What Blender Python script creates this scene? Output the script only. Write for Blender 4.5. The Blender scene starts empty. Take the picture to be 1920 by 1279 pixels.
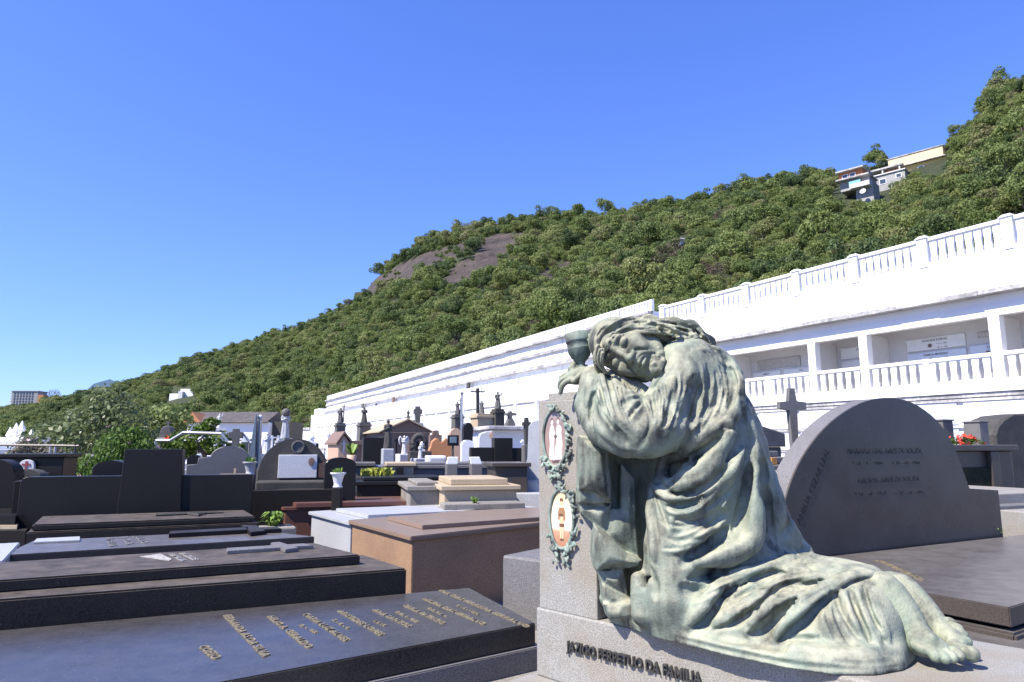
import bpy, bmesh, math, random
import numpy as np
from mathutils import Vector, Matrix

R = math.radians
EYE = 1.35                      # eye height above the cemetery ground
F = 1280.0                      # focal length in photo pixels (24 mm on 36 mm)
PITCH = math.atan(198.0 / 1280.0)
CP, SP = math.cos(PITCH), math.sin(PITCH)
SC = bpy.context.scene
COL = SC.collection


def ray(px, py):
    dx = (px - 960.0) / F
    dy = (639.5 - py) / F
    return Vector((dx, CP - dy * SP, SP + dy * CP))


def at(px, py, Y):
    """point at forward distance Y seen at photo pixel"""
    d = ray(px, py)
    return Vector((0, 0, EYE)) + d * (Y / d.y)


def onz(px, py, z=0.0):
    """point on the horizontal plane z seen at photo pixel"""
    d = ray(px, py)
    return Vector((0, 0, EYE)) + d * ((z - EYE) / d.z)


# ------------------------------------------------------------------ linking
def tag(o, label=None, cat=None, group=None, kind=None):
    if label: o['label'] = label
    if cat: o['category'] = cat
    if group: o['group'] = group
    if kind: o['kind'] = kind
    return o


def empty(name, loc=(0, 0, 0), rz=0.0):
    o = bpy.data.objects.new(name, None)
    o.empty_display_size = 0.1
    COL.objects.link(o)
    o.location = loc
    o.rotation_euler = (0, 0, rz)
    return o


def link_mesh(name, me, mat=None, parent=None, smooth=False):
    if mat is not None:
        me.materials.clear()
        for m in (mat if isinstance(mat, (list, tuple)) else [mat]):
            me.materials.append(m)
    if smooth:
        me.polygons.foreach_set('use_smooth', [True] * len(me.polygons))
    o = bpy.data.objects.new(name, me)
    COL.objects.link(o)
    if parent is not None:
        o.parent = parent
    return o


def copy_tree(o, parent=None):
    c = o.copy()
    COL.objects.link(c)
    c.parent = parent
    for ch in list(o.children):
        copy_tree(ch, c)
    return c


# ------------------------------------------------------------------ mesh builder
class MB:
    def __init__(self):
        self.bm = bmesh.new()

    def box(self, lo, hi, bev=0.0, M=None, taper=None):
        """box between two corners; taper scales the top; M a matrix"""
        x0, y0, z0 = lo
        x1, y1, z1 = hi
        cx, cy = (x0 + x1) / 2, (y0 + y1) / 2
        t = taper if taper is not None else 1.0
        tx, ty = t if isinstance(t, (tuple, list)) else (t, t)
        co = [(x0, y0, z0), (x1, y0, z0), (x1, y1, z0), (x0, y1, z0)]
        co += [(cx + (x - cx) * tx, cy + (y - cy) * ty, z1) for x, y in ((x0, y0), (x1, y0), (x1, y1), (x0, y1))]
        vs = [self.bm.verts.new(c) for c in co]
        fs = [self.bm.faces.new([vs[i] for i in f]) for f in
              ((3, 2, 1, 0), (4, 5, 6, 7), (0, 1, 5, 4), (1, 2, 6, 5), (2, 3, 7, 6), (3, 0, 4, 7))]
        geom = vs
        if bev > 0:
            es = list({e for f in fs for e in f.edges})
            r = bmesh.ops.bevel(self.bm, geom=es, offset=bev, segments=2, affect='EDGES', profile=0.5)
            geom = list({v for f in r['faces'] for v in f.verts} | {v for v in vs if v.is_valid})
        if M is not None:
            for v in geom:
                v.co = M @ v.co
        return self

    def prism(self, pts, y0, y1, bev=0.0, M=None):
        """outline pts (x,z) extruded along y"""
        a = [self.bm.verts.new((x, y0, z)) for x, z in pts]
        b = [self.bm.verts.new((x, y1, z)) for x, z in pts]
        n = len(pts)
        fs = [self.bm.faces.new(a), self.bm.faces.new(list(reversed(b)))]
        for i in range(n):
            j = (i + 1) % n
            fs.append(self.bm.faces.new((a[j], a[i], b[i], b[j])))
        vs = a + b
        if bev > 0:
            es = list(fs[0].edges) + list(fs[1].edges)
            r = bmesh.ops.bevel(self.bm, geom=es, offset=bev, segments=1, affect='EDGES')
            vs = list({v for f in r['faces'] for v in f.verts} | {v for v in vs if v.is_valid})
        if M is not None:
            for v in vs:
                v.co = M @ v.co
        return self

    def slab(self, pts, z0, z1, bev=0.0):
        """outline pts (x,y) extruded along z"""
        a = [self.bm.verts.new((x, y, z0)) for x, y in pts]
        b = [self.bm.verts.new((x, y, z1)) for x, y in pts]
        n = len(pts)
        fs = [self.bm.faces.new(list(reversed(a))), self.bm.faces.new(b)]
        for i in range(n):
            j = (i + 1) % n
            fs.append(self.bm.faces.new((a[i], a[j], b[j], b[i])))
        if bev > 0:
            es = list({e for f in fs for e in f.edges})
            bmesh.ops.bevel(self.bm, geom=es, offset=bev, segments=2, affect='EDGES')
        return self

    def tube(self, pts, r, seg=8, caps=True):
        pts = [Vector(p) for p in pts]
        rs = r if isinstance(r, (list, tuple)) else [r] * len(pts)
        rings = []
        up = Vector((0, 0, 1))
        for i, p in enumerate(pts):
            d = (pts[min(i + 1, len(pts) - 1)] - pts[max(i - 1, 0)]).normalized()
            u = d.cross(up)
            if u.length < 1e-3:
                u = d.cross(Vector((1, 0, 0)))
            u.normalize()
            v = d.cross(u).normalized()
            rings.append([self.bm.verts.new(p + (u * math.cos(a) + v * math.sin(a)) * rs[i])
                          for a in [2 * math.pi * k / seg for k in range(seg)]])
        for a, b in zip(rings, rings[1:]):
            for k in range(seg):
                self.bm.faces.new((a[k], a[(k + 1) % seg], b[(k + 1) % seg], b[k]))
        if caps:
            self.bm.faces.new(list(reversed(rings[0])))
            self.bm.faces.new(rings[-1])
        return self

    def lathe(self, prof, seg=20, M=None, caps=True):
        rings = []
        for r, z in prof:
            rings.append([self.bm.verts.new((r * math.cos(2 * math.pi * k / seg), r * math.sin(2 * math.pi * k / seg), z))
                          for k in range(seg)])
        for a, b in zip(rings, rings[1:]):
            for k in range(seg):
                self.bm.faces.new((a[k], a[(k + 1) % seg], b[(k + 1) % seg], b[k]))
        if caps:
            self.bm.faces.new(list(reversed(rings[0])))
            self.bm.faces.new(rings[-1])
        if M is not None:
            for ring in rings:
                for v in ring:
                    v.co = M @ v.co
        return self

    def ball(self, c, r, sub=2, sx=1, sy=1, sz=1, M=None, jit=0.0, rng=None):
        m = Matrix.Translation(c) @ (M if M is not None else Matrix.Identity(4)) @ Matrix.Diagonal((sx * r, sy * r, sz * r, 1))
        q = bmesh.ops.create_icosphere(self.bm, subdivisions=sub, radius=1.0, matrix=m)
        if jit and rng:
            for v in q['verts']:
                v.co += Vector((rng.uniform(-1, 1), rng.uniform(-1, 1), rng.uniform(-1, 1))) * jit
        return self

    def build(self, name, mat, parent=None, smooth=False):
        bmesh.ops.recalc_face_normals(self.bm, faces=self.bm.faces)
        me = bpy.data.meshes.new(name)
        self.bm.to_mesh(me)
        self.bm.free()
        o = link_mesh(name, me, mat, parent, False)
        if smooth:
            me.polygons.foreach_set('use_smooth', [True] * len(me.polygons))
            if smooth == 'auto':
                try:
                    me.set_sharp_from_angle(angle=R(35))
                except Exception:
                    pass
        return o


def text_mesh(body, size, extrude, align='LEFT', bold=0.0):
    cu = bpy.data.curves.new('lettering_curve', 'FONT')
    cu.body = body
    cu.size = size
    cu.extrude = extrude
    cu.offset = bold
    cu.align_x = align
    cu.resolution_u = 2
    o = bpy.data.objects.new('lettering_tmp', cu)
    COL.objects.link(o)
    dg = bpy.context.evaluated_depsgraph_get()
    me = bpy.data.meshes.new_from_object(o.evaluated_get(dg))
    bpy.data.objects.remove(o)
    bpy.data.curves.remove(cu)
    return me


def lettering(name, body, size, mat, M, parent=None, extrude=0.004, align='LEFT', bold=0.0, sx=1.0):
    me = text_mesh(body, size, extrude, align, bold)
    me.transform(M @ Matrix.Diagonal((sx, 1, 1, 1)))
    return link_mesh(name, me, mat, parent)


# ------------------------------------------------------------------ materials
def new_mat(name):
    m = bpy.data.materials.new(name)
    m.use_nodes = True
    nt = m.node_tree
    return m, nt, nt.nodes, nt.links, nt.nodes['Principled BSDF']


def ramp(nodes, stops, interp='LINEAR'):
    r = nodes.new('ShaderNodeValToRGB')
    cr = r.color_ramp
    cr.interpolation = interp
    while len(cr.elements) < len(stops):
        cr.elements.new(0.5)
    for e, (p, c) in zip(cr.elements, stops):
        e.position = p
        e.color = (c[0], c[1], c[2], 1) if isinstance(c, (tuple, list)) else (c, c, c, 1)
    return r


def noise(nodes, links, scale, detail=4, rough=0.55, coord=None, out='Fac'):
    n = nodes.new('ShaderNodeTexNoise')
    n.inputs['Scale'].default_value = scale
    n.inputs['Detail'].default_value = detail
    n.inputs['Roughness'].default_value = rough
    if coord is not None:
        links.new(coord, n.inputs['Vector'])
    return n.outputs[out]


def mixc(nodes, links, fac, a, b, mode='MIX'):
    m = nodes.new('ShaderNodeMix')
    m.data_type = 'RGBA'
    m.blend_type = mode
    for s, v in ((0, fac), (6, a), (7, b)):
        if hasattr(v, 'is_linked'):
            links.new(v, m.inputs[s])
        elif isinstance(v, (tuple, list)):
            m.inputs[s].default_value = (v[0], v[1], v[2], 1)
        else:
            m.inputs[s].default_value = v
    return m.outputs[2]


def coords(nodes, kind='Object', scale=None, links=None):
    t = nodes.new('ShaderNodeTexCoord')
    o = t.outputs[kind]
    if scale is not None:
        mp = nodes.new('ShaderNodeMapping')
        mp.inputs['Scale'].default_value = scale
        links.new(o, mp.inputs['Vector'])
        o = mp.outputs['Vector']
    return o


def bump(nodes, links, bsdf, h, strength=0.3, dist=0.01):
    b = nodes.new('ShaderNodeBump')
    b.inputs['Strength'].default_value = strength
    b.inputs['Distance'].default_value = dist
    links.new(h, b.inputs['Height'])
    links.new(b.outputs['Normal'], bsdf.inputs['Normal'])
    return b


def world_pos(nodes):
    return nodes.new('ShaderNodeNewGeometry').outputs['Position']


def stone(name, base, rough=0.5, speck=0.25, speck_scale=220, stain=0.35, stain_col=None, spec=0.5, grime_scale=3.0, bmp=0.12, dirt_up=None, flecks=0.0):
    """granite or stone: fine speckle, wide stains, slight relief"""
    m, nt, N, L, b = new_mat(name)
    co = world_pos(N)
    sp = noise(N, L, speck_scale, 2, 0.7, co)
    sr = ramp(N, [(0.35, tuple(c * (1 - speck) for c in base)), (0.5, base), (0.68, tuple(min(1, c * (1 + speck * 1.4)) for c in base))])
    L.new(sp, sr.inputs[0])
    st = noise(N, L, grime_scale, 6, 0.62, co)
    r2 = ramp(N, [(0.38, 0.0), (0.72, 1.0)])
    L.new(st, r2.inputs[0])
    sc = stain_col or tuple(c * 0.45 for c in base)
    f = N.new('ShaderNodeMath'); f.operation = 'MULTIPLY'; f.inputs[1].default_value = stain
    L.new(r2.outputs[0], f.inputs[0])
    col = mixc(N, L, f.outputs[0], sr.outputs[0], sc)
    if dirt_up is not None:                          # dust and lichen lying on the top faces
        g = N.new('ShaderNodeNewGeometry')
        sx = N.new('ShaderNodeSeparateXYZ'); L.new(g.outputs['Normal'], sx.inputs[0])
        mr = N.new('ShaderNodeMapRange'); mr.inputs[1].default_value = 0.7; mr.inputs[2].default_value = 1.0
        L.new(sx.outputs[2], mr.inputs[0])
        dn = noise(N, L, 9, 8, 0.7, co)
        dr = ramp(N, [(0.3, 0.15), (0.7, 1.0)]); L.new(dn, dr.inputs[0])
        mm = N.new('ShaderNodeMath'); mm.operation = 'MULTIPLY'; L.new(mr.outputs[0], mm.inputs[0]); L.new(dr.outputs[0], mm.inputs[1])
        m2 = N.new('ShaderNodeMath'); m2.operation = 'MULTIPLY'; L.new(mm.outputs[0], m2.inputs[0]); m2.inputs[1].default_value = 0.8
        col = mixc(N, L, m2.outputs[0], col, dirt_up)
    if flecks:                                       # crystals, dust and droppings: sparse pale specks
        v = N.new('ShaderNodeTexVoronoi'); v.inputs['Scale'].default_value = 42; L.new(co, v.inputs['Vector'])
        vr = ramp(N, [(0.05, 1.0), (0.10, 0.0)]); L.new(v.outputs['Distance'], vr.inputs[0])
        v2 = ramp(N, [(0.62, 0.0), (0.70, flecks)]); sepc = N.new('ShaderNodeSeparateColor'); L.new(v.outputs['Color'], sepc.inputs[0]); L.new(sepc.outputs[0], v2.inputs[0])
        fm = N.new('ShaderNodeMath'); fm.operation = 'MULTIPLY'; L.new(vr.outputs[0], fm.inputs[0]); L.new(v2.outputs[0], fm.inputs[1])
        col = mixc(N, L, fm.outputs[0], col, (0.30, 0.28, 0.26))
    L.new(col, b.inputs['Base Color'])
    rr = N.new('ShaderNodeMapRange'); rr.inputs[3].default_value = max(0.03, rough - 0.12); rr.inputs[4].default_value = min(1, rough + 0.15)
    L.new(st, rr.inputs[0]); L.new(rr.outputs[0], b.inputs['Roughness'])
    b.inputs['Specular IOR Level'].default_value = spec
    if bmp:
        bump(N, L, b, sp, bmp, 0.004)
    return m


def plain(name, base, rough=0.6, metallic=0.0, var=0.25, scale=12.0, spec=0.5):
    m, nt, N, L, b = new_mat(name)
    n = noise(N, L, scale, 5, 0.6, world_pos(N))
    r = ramp(N, [(0.3, tuple(c * (1 - var) for c in base)), (0.7, tuple(min(1, c * (1 + var)) for c in base))])
    L.new(n, r.inputs[0]); L.new(r.outputs[0], b.inputs['Base Color'])
    b.inputs['Roughness'].default_value = rough
    b.inputs['Metallic'].default_value = metallic
    b.inputs['Specular IOR Level'].default_value = spec
    return m
# ------------------------------------------------------------------ camera, sky, sun
SUN_H = Vector((-0.85, -0.527)).normalized()     # towards the sun, on the ground
SUN_EL = R(51)


def setup_view():
    cam = bpy.data.cameras.new('camera')
    cam.lens = 24.0
    cam.sensor_width = 36.0
    cam.clip_start = 0.05
    cam.clip_end = 20000
    co = bpy.data.objects.new('camera', cam)
    COL.objects.link(co)
    co.location = (0, 0, EYE)
    co.rotation_euler = (math.pi / 2 + PITCH, 0, 0)
    SC.camera = co
    w = bpy.data.worlds.new('World')
    SC.world = w
    w.use_nodes = True
    N, L = w.node_tree.nodes, w.node_tree.links
    bg = N['Background']
    sky = N.new('ShaderNodeTexSky')
    sky.sky_type = 'NISHITA'
    sky.sun_disc = False
    sky.sun_elevation = SUN_EL
    az = math.atan2(SUN_H.x, SUN_H.y)
    sky.sun_rotation = az
    sky.air_density = 1.0
    sky.dust_density = 0.0
    sky.ozone_density = 4.5
    sky.altitude = 10
    hs = N.new('ShaderNodeHueSaturation')
    hs.inputs['Hue'].default_value = 0.51
    hs.inputs['Saturation'].default_value = 1.08
    L.new(sky.outputs[0], hs.inputs['Color'])
    # soft shoulder, so that the bright band at the horizon keeps some blue
    k = N.new('ShaderNodeVectorMath'); k.operation = 'MULTIPLY_ADD'
    L.new(hs.outputs[0], k.inputs[0]); k.inputs[1].default_value = (0.15, 0.12, 0.09); k.inputs[2].default_value = (1, 1, 1)
    dv = N.new('ShaderNodeVectorMath'); dv.operation = 'DIVIDE'; L.new(hs.outputs[0], dv.inputs[0]); L.new(k.outputs[0], dv.inputs[1])
    tn = N.new('ShaderNodeVectorMath'); tn.operation = 'MULTIPLY'; L.new(dv.outputs[0], tn.inputs[0]); tn.inputs[1].default_value = (0.72, 0.87, 1.36)
    L.new(tn.outputs[0], bg.inputs[0])
    bg.inputs[1].default_value = 0.15
    li = bpy.data.lights.new('sun', 'SUN')
    li.energy = 5.0
    li.angle = R(0.5)
    li.color = (1.0, 0.93, 0.82)
    lo = bpy.data.objects.new('sun', li)
    COL.objects.link(lo)
    d = Vector((SUN_H.x * math.cos(SUN_EL), SUN_H.y * math.cos(SUN_EL), math.sin(SUN_EL)))
    lo.rotation_euler = d.to_track_quat('Z', 'Y').to_euler()
    vs = SC.view_settings
    vs.view_transform = 'Standard'
    vs.look = 'None'
    vs.exposure = 0.95
    vs.gamma = 1.0
    vs.use_curve_mapping = False
    return co


CAM = setup_view()
# ------------------------------------------------------------------ sculpting: signed distance field -> mesh
class Field:
    """a block of clay: distance values on a regular grid, shaped by adding, cutting and creasing"""

    def __init__(self, lo, hi, h):
        self.lo = np.array(lo, dtype=np.float32)
        self.h = h
        self.n = [int(math.ceil((b - a) / h)) + 1 for a, b in zip(lo, hi)]
        self.f = np.full(self.n, 0.5, dtype=np.float32)
        self.ax = [self.lo[i] + h * np.arange(self.n[i], dtype=np.float32) for i in range(3)]

    def sl(self, lo, hi):
        s = []
        for i in range(3):
            a = max(0, int((lo[i] - self.lo[i]) / self.h))
            b = min(self.n[i], int((hi[i] - self.lo[i]) / self.h) + 2)
            if b <= a:
                return None
            s.append(slice(a, b))
        return tuple(s)

    def grid(self, s):
        return (self.ax[0][s[0]][:, None, None], self.ax[1][s[1]][None, :, None], self.ax[2][s[2]][None, None, :])

    def comb(self, s, d, k, op):
        a = self.f[s]
        if op == 'add':
            if k <= 0:
                self.f[s] = np.minimum(a, d)
            else:
                h = np.clip(0.5 + 0.5 * (a - d) / k, 0, 1)
                self.f[s] = a * (1 - h) + d * h - k * h * (1 - h)
        else:
            d = -d
            if k <= 0:
                self.f[s] = np.maximum(a, d)
            else:
                h = np.clip(0.5 - 0.5 * (a - d) / k, 0, 1)
                self.f[s] = a * (1 - h) + d * h + k * h * (1 - h)

    @staticmethod
    def seg(X, Y, Z, a, b):
        ab = b - a
        L2 = float(ab @ ab) + 1e-12
        t = np.clip(((X - a[0]) * ab[0] + (Y - a[1]) * ab[1] + (Z - a[2]) * ab[2]) / L2, 0, 1)
        return np.sqrt((X - a[0] - t * ab[0]) ** 2 + (Y - a[1] - t * ab[1]) ** 2 + (Z - a[2] - t * ab[2]) ** 2), t

    def chain(self, pts, rs, k=0.02, op='add', flat=None):
        """tapered tube through the points (radius per point)"""
        P = np.array([tuple(p) for p in pts], dtype=np.float32)
        rs = rs if isinstance(rs, (list, tuple)) else [rs] * len(P)
        if len(P) > 2 or True:
            P, rs = smooth_line(P, rs)
        m = max(rs) + 2.5 * k + 2 * self.h
        s = self.sl(P.min(0) - m, P.max(0) + m)
        if s is None:
            return
        X, Y, Z = self.grid(s)
        d = None
        if len(P) == 1:
            d = np.sqrt((X - P[0][0]) ** 2 + (Y - P[0][1]) ** 2 + (Z - P[0][2]) ** 2) - rs[0]
        for i in range(len(P) - 1):
            e, t = self.seg(X, Y, Z, P[i], P[i + 1])
            e = e - (rs[i] + (rs[i + 1] - rs[i]) * t)
            d = e if d is None else np.minimum(d, e)
        self.comb(s, d, k, op)

    def ell(self, c, axes, rad, k=0.02, op='add'):
        """ellipsoid with given (unit) axes rows and radii"""
        c = np.array(tuple(c), dtype=np.float32)
        m = max(rad) + 2.5 * k + 2 * self.h
        s = self.sl(c - m, c + m)
        if s is None:
            return
        X, Y, Z = self.grid(s)
        X, Y, Z = X - c[0], Y - c[1], Z - c[2]
        q = [(X * a[0] + Y * a[1] + Z * a[2]) for a in axes]
        k0 = np.sqrt(sum((v / r) ** 2 for v, r in zip(q, rad)))
        k1 = np.sqrt(sum((v / (r * r)) ** 2 for v, r in zip(q, rad))) + 1e-9
        self.comb(s, k0 * (k0 - 1.0) / k1, k, op)

    def plate(self, poly, z0, z1, rnd=0.01, k=0.01, op='add'):
        """flat plate with polygon outline in plan"""
        P = np.array([(p[0], p[1]) for p in poly], dtype=np.float32)
        m = 0.03 + 2.5 * k
        s = self.sl((P[:, 0].min() - m, P[:, 1].min() - m, z0 - m), (P[:, 0].max() + m, P[:, 1].max() + m, z1 + m))
        X, Y, Z = self.grid(s)
        X2, Y2 = X[:, :, 0], Y[:, :, 0]
        d = np.full((X2.shape[0], Y2.shape[1]), 1e9, dtype=np.float32)
        inside = np.zeros(d.shape, dtype=bool)
        n = len(P)
        for i in range(n):
            a, b = P[i], P[(i + 1) % n]
            ab = b - a
            t = np.clip(((X2 - a[0]) * ab[0] + (Y2 - a[1]) * ab[1]) / float(ab @ ab), 0, 1)
            d = np.minimum(d, np.hypot(X2 - a[0] - t * ab[0], Y2 - a[1] - t * ab[1]))
            c = ((a[1] > Y2) != (b[1] > Y2))
            with np.errstate(divide='ignore', invalid='ignore'):
                xi = (b[0] - a[0]) * (Y2 - a[1]) / (b[1] - a[1] + 1e-12) + a[0]
            inside ^= c & (X2 < xi)
        d = np.where(inside, -d, d) + rnd
        zz = np.abs(Z - (z0 + z1) / 2) - (z1 - z0) / 2 + rnd
        d3 = d[:, :, None]
        dd = np.minimum(np.maximum(d3, zz), 0) + np.sqrt(np.maximum(d3, 0) ** 2 + np.maximum(zz, 0) ** 2) - rnd
        self.comb(s, dd, k, op)

    def sheet(self, pix, Y, thick, rnd=0.006, k=0.006, op='add', bulge=0.0):
        """upright piece of cloth: outline by photo pixels on the upright plane at distance Y, with thickness behind it"""
        P = np.array([tuple(at(x, y, Y)) for x, y in pix], dtype=np.float32)
        m = rnd + 2.5 * k + 2 * self.h
        s = self.sl((P[:, 0].min() - m, Y - bulge - m, P[:, 2].min() - m), (P[:, 0].max() + m, Y + thick + m, P[:, 2].max() + m))
        X, YY, Z = self.grid(s)
        A, B = X[:, 0, :], Z[:, 0, :]
        d = np.full((A.shape[0], B.shape[1]), 1e9, dtype=np.float32)
        ins = np.zeros(d.shape, dtype=bool)
        n = len(P)
        for i in range(n):
            a, b = P[i][[0, 2]], P[(i + 1) % n][[0, 2]]
            ab = b - a
            t = np.clip(((A - a[0]) * ab[0] + (B - a[1]) * ab[1]) / (float(ab @ ab) + 1e-12), 0, 1)
            d = np.minimum(d, np.hypot(A - a[0] - t * ab[0], B - a[1] - t * ab[1]))
            c = ((a[1] > B) != (b[1] > B))
            xi = (b[0] - a[0]) * (B - a[1]) / (b[1] - a[1] + 1e-12) + a[0]
            ins ^= c & (A < xi)
        d = np.where(ins, -d, d) + rnd
        front = Y - bulge * (1 - np.exp(np.minimum(d, 0) / 0.02))
        d3 = d[:, None, :]
        yy = np.maximum(front[:, None, :] - YY, YY - (Y + thick)) + rnd
        dd = np.minimum(np.maximum(d3, yy), 0) + np.sqrt(np.maximum(d3, 0) ** 2 + np.maximum(yy, 0) ** 2) - rnd
        self.comb(s, dd, k, op)

    def bumpline(self, pts, w, hgt, sharp=2.0):
        """raise (hgt>0) or crease (hgt<0) the surface along a line of 3-D points, fading out at both ends"""
        P = np.array([tuple(p) for p in pts], dtype=np.float32)
        n = len(P)
        ws = w if isinstance(w, (list, tuple)) else [w] * n
        P, ws = smooth_line(P, ws)
        n = len(P)
        L = np.concatenate([[0], np.cumsum(np.linalg.norm(np.diff(P, axis=0), axis=1))])
        u = L / max(L[-1], 1e-6)
        env = np.clip(np.minimum(u / 0.22, (1 - u) / 0.22), 0.0, 1) ** 0.8
        ws = [w_ * (0.3 + 0.7 * min(1.0, e_ * 1.15)) for w_, e_ in zip(ws, env)]
        m = 2.4 * max(ws)
        s = self.sl(P.min(0) - m, P.max(0) + m)
        if s is None:
            return
        X, Y, Z = self.grid(s)
        best = wt = ht = None
        for i in range(n - 1):
            e, t = self.seg(X, Y, Z, P[i], P[i + 1])
            wi = ws[i] + (ws[i + 1] - ws[i]) * t
            hi = env[i] + (env[i + 1] - env[i]) * t
            if best is None:
                best, wt, ht = e, wi, hi
            else:
                c = e < best
                best = np.where(c, e, best); wt = np.where(c, wi, wt); ht = np.where(c, hi, ht)
        self.f[s] -= hgt * ht * np.exp(-np.power(best / wt, sharp))

    def sample(self, p):
        q = (np.asarray(p, dtype=np.float32) - self.lo) / self.h
        i = np.floor(q).astype(int)
        fr = q - i
        out = np.zeros(len(q), dtype=np.float32)
        ok = np.all((i >= 0) & (i < np.array(self.n) - 1), axis=1)
        i = np.clip(i, 0, np.array(self.n) - 2)
        for a in (0, 1):
            for b in (0, 1):
                for c in (0, 1):
                    wgt = (fr[:, 0] if a else 1 - fr[:, 0]) * (fr[:, 1] if b else 1 - fr[:, 1]) * (fr[:, 2] if c else 1 - fr[:, 2])
                    out += wgt * self.f[i[:, 0] + a, i[:, 1] + b, i[:, 2] + c]
        return np.where(ok, out, 0.5)

    def hit(self, px, py, t0=1.2, t1=3.2):
        """first surface point met when looking out at a photo pixel"""
        d = np.array(ray(px, py), dtype=np.float32)
        t = np.arange(t0, t1, self.h * 0.7, dtype=np.float32)
        pts = np.array([0, 0, EYE], dtype=np.float32) + t[:, None] * d
        v = self.sample(pts)
        idx = np.nonzero(v < 0)[0]
        if len(idx) == 0:
            j = int(np.argmin(v))
            return pts[j], bool(v[j] < 0.03)
        j = idx[0]
        if j == 0:
            return pts[0], True
        a = v[j - 1] / (v[j - 1] - v[j] + 1e-9)
        return pts[j - 1] + (pts[j] - pts[j - 1]) * a, True

    def fold(self, pix, w, hgt, sharp=2.0):
        """bumpline laid on the present surface along photo pixels"""
        # resample so that it follows the surface
        q = np.array(pix, dtype=float)
        ws = list(w) if isinstance(w, (list, tuple)) else [w] * len(q)
        Q, W = smooth_line(np.c_[q, np.zeros(len(q))].astype(np.float32), ws)
        pts, wl = [], []
        for (x, y, _), ww in zip(Q, W):
            p, ok = self.hit(x, y)
            if ok:
                pts.append(p); wl.append(float(ww))
        if len(pts) < 2:
            return
        # drop jumps in depth
        segs, cur, cw = [], [pts[0]], [wl[0]]
        for a, b, ww in zip(pts, pts[1:], wl[1:]):
            if np.linalg.norm(b - a) > 0.09:
                segs.append((cur, cw)); cur, cw = [], []
            cur.append(b); cw.append(ww)
        segs.append((cur, cw))
        for c, cwid in segs:
            if len(c) >= 2:
                self.bumpline(c, cwid, hgt, sharp)

    def roll(self, pix, rs, sink=0.3, k=0.014):
        """a heavy fold: a tapered roll half sunk in the present surface along photo pixels"""
        q = np.array(pix, dtype=float)
        Q, W = smooth_line(np.c_[q, np.zeros(len(q))].astype(np.float32), list(rs))
        pts, ww = [], []
        for (x, y, _), r in zip(Q, W):
            p, ok = self.hit(x, y)
            if ok:
                d = np.array(ray(x, y)); d = d / np.linalg.norm(d)
                pts.append(p + d * r * sink); ww.append(float(r))
        for _ in range(2):                       # even out the depth along the fold
            pts = [pts[0]] + [(a + 2 * b + c) / 4 for a, b, c in zip(pts, pts[1:], pts[2:])] + [pts[-1]]
        self.chain(pts, ww, k=k)

    def slit(self, pix, r, k=0.004):
        """a sharp crease cut into the surface along photo pixels, running out at both ends"""
        q = np.array(pix, dtype=float)
        Q, _ = smooth_line(np.c_[q, np.zeros(len(q))].astype(np.float32), [0] * len(q))
        pts, ww = [], []
        for i, (x, y, _) in enumerate(Q):
            p, ok = self.hit(x, y)
            if ok:
                pts.append(p); ww.append(r * (0.15 + 0.85 * math.sin(math.pi * (i + .5) / len(Q)) ** .6))
        run, rw = [pts[0]], [ww[0]]
        for a, b, w in zip(pts, pts[1:], ww[1:]):
            if np.linalg.norm(b - a) > .06:
                if len(run) > 2: self.chain(run, rw, k=k, op='cut')
                run, rw = [], []
            run.append(b); rw.append(w)
        if len(run) > 2: self.chain(run, rw, k=k, op='cut')

    def mesh(self, name):
        """surface nets"""
        f = self.f
        neg = f < 0
        nx, ny, nz = f.shape
        c = neg[:-1, :-1, :-1].astype(np.int8)
        tot = np.zeros((nx - 1, ny - 1, nz - 1), dtype=np.int8)
        for a in (0, 1):
            for b in (0, 1):
                for d in (0, 1):
                    tot += neg[a:nx - 1 + a, b:ny - 1 + b, d:nz - 1 + d]
        act = (tot > 0) & (tot < 8)
        idx = np.argwhere(act)
        vid = np.full(act.shape, -1, dtype=np.int32)
        vid[act] = np.arange(len(idx), dtype=np.int32)
        i, j, k = idx.T
        acc = np.zeros((len(idx), 3), dtype=np.float64)
        cnt = np.zeros(len(idx))
        cor = [(a, b, d) for a in (0, 1) for b in (0, 1) for d in (0, 1)]
        val = {q: f[i + q[0], j + q[1], k + q[2]] for q in cor}
        for q in cor:
            for ax in range(3):
                if q[ax] == 0:
                    r = list(q); r[ax] = 1; r = tuple(r)
                    a, b = val[q], val[r]
                    m = (a < 0) != (b < 0)
                    t = np.where(m, a / (a - b + 1e-20), 0)
                    for x in range(3):
                        acc[:, x] += np.where(m, q[x] + (t if x == ax else 0), 0)
                    cnt += m
        co = (idx + acc / cnt[:, None]) * self.h + self.lo
        quads = []
        for ax in range(3):
            u, v = (ax + 1) % 3, (ax + 2) % 3
            sa = [slice(None)] * 3; sb = [slice(None)] * 3
            sa[ax] = slice(0, -1); sb[ax] = slice(1, None)
            A, B = neg[tuple(sa)], neg[tuple(sb)]
            e = np.argwhere(A != B)
            e = e[(e[:, u] > 0) & (e[:, v] > 0) & (e[:, u] < f.shape[u] - 1) & (e[:, v] < f.shape[v] - 1)]
            if len(e) == 0:
                continue
            q = []
            for du, dv in ((1, 1), (0, 1), (0, 0), (1, 0)):
                w = e.copy(); w[:, u] -= du; w[:, v] -= dv
                q.append(vid[w[:, 0], w[:, 1], w[:, 2]])
            q = np.stack(q, 1)
            flip = ~A[e[:, 0], e[:, 1], e[:, 2]]
            q[flip] = q[flip][:, ::-1]
            quads.append(q)
        q = np.concatenate(quads)
        q = q[(q >= 0).all(1)]
        me = bpy.data.meshes.new(name)
        me.vertices.add(len(co)); me.vertices.foreach_set('co', co.astype(np.float32).ravel())
        me.loops.add(q.size); me.loops.foreach_set('vertex_index', q.ravel().astype(np.int32))
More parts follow.
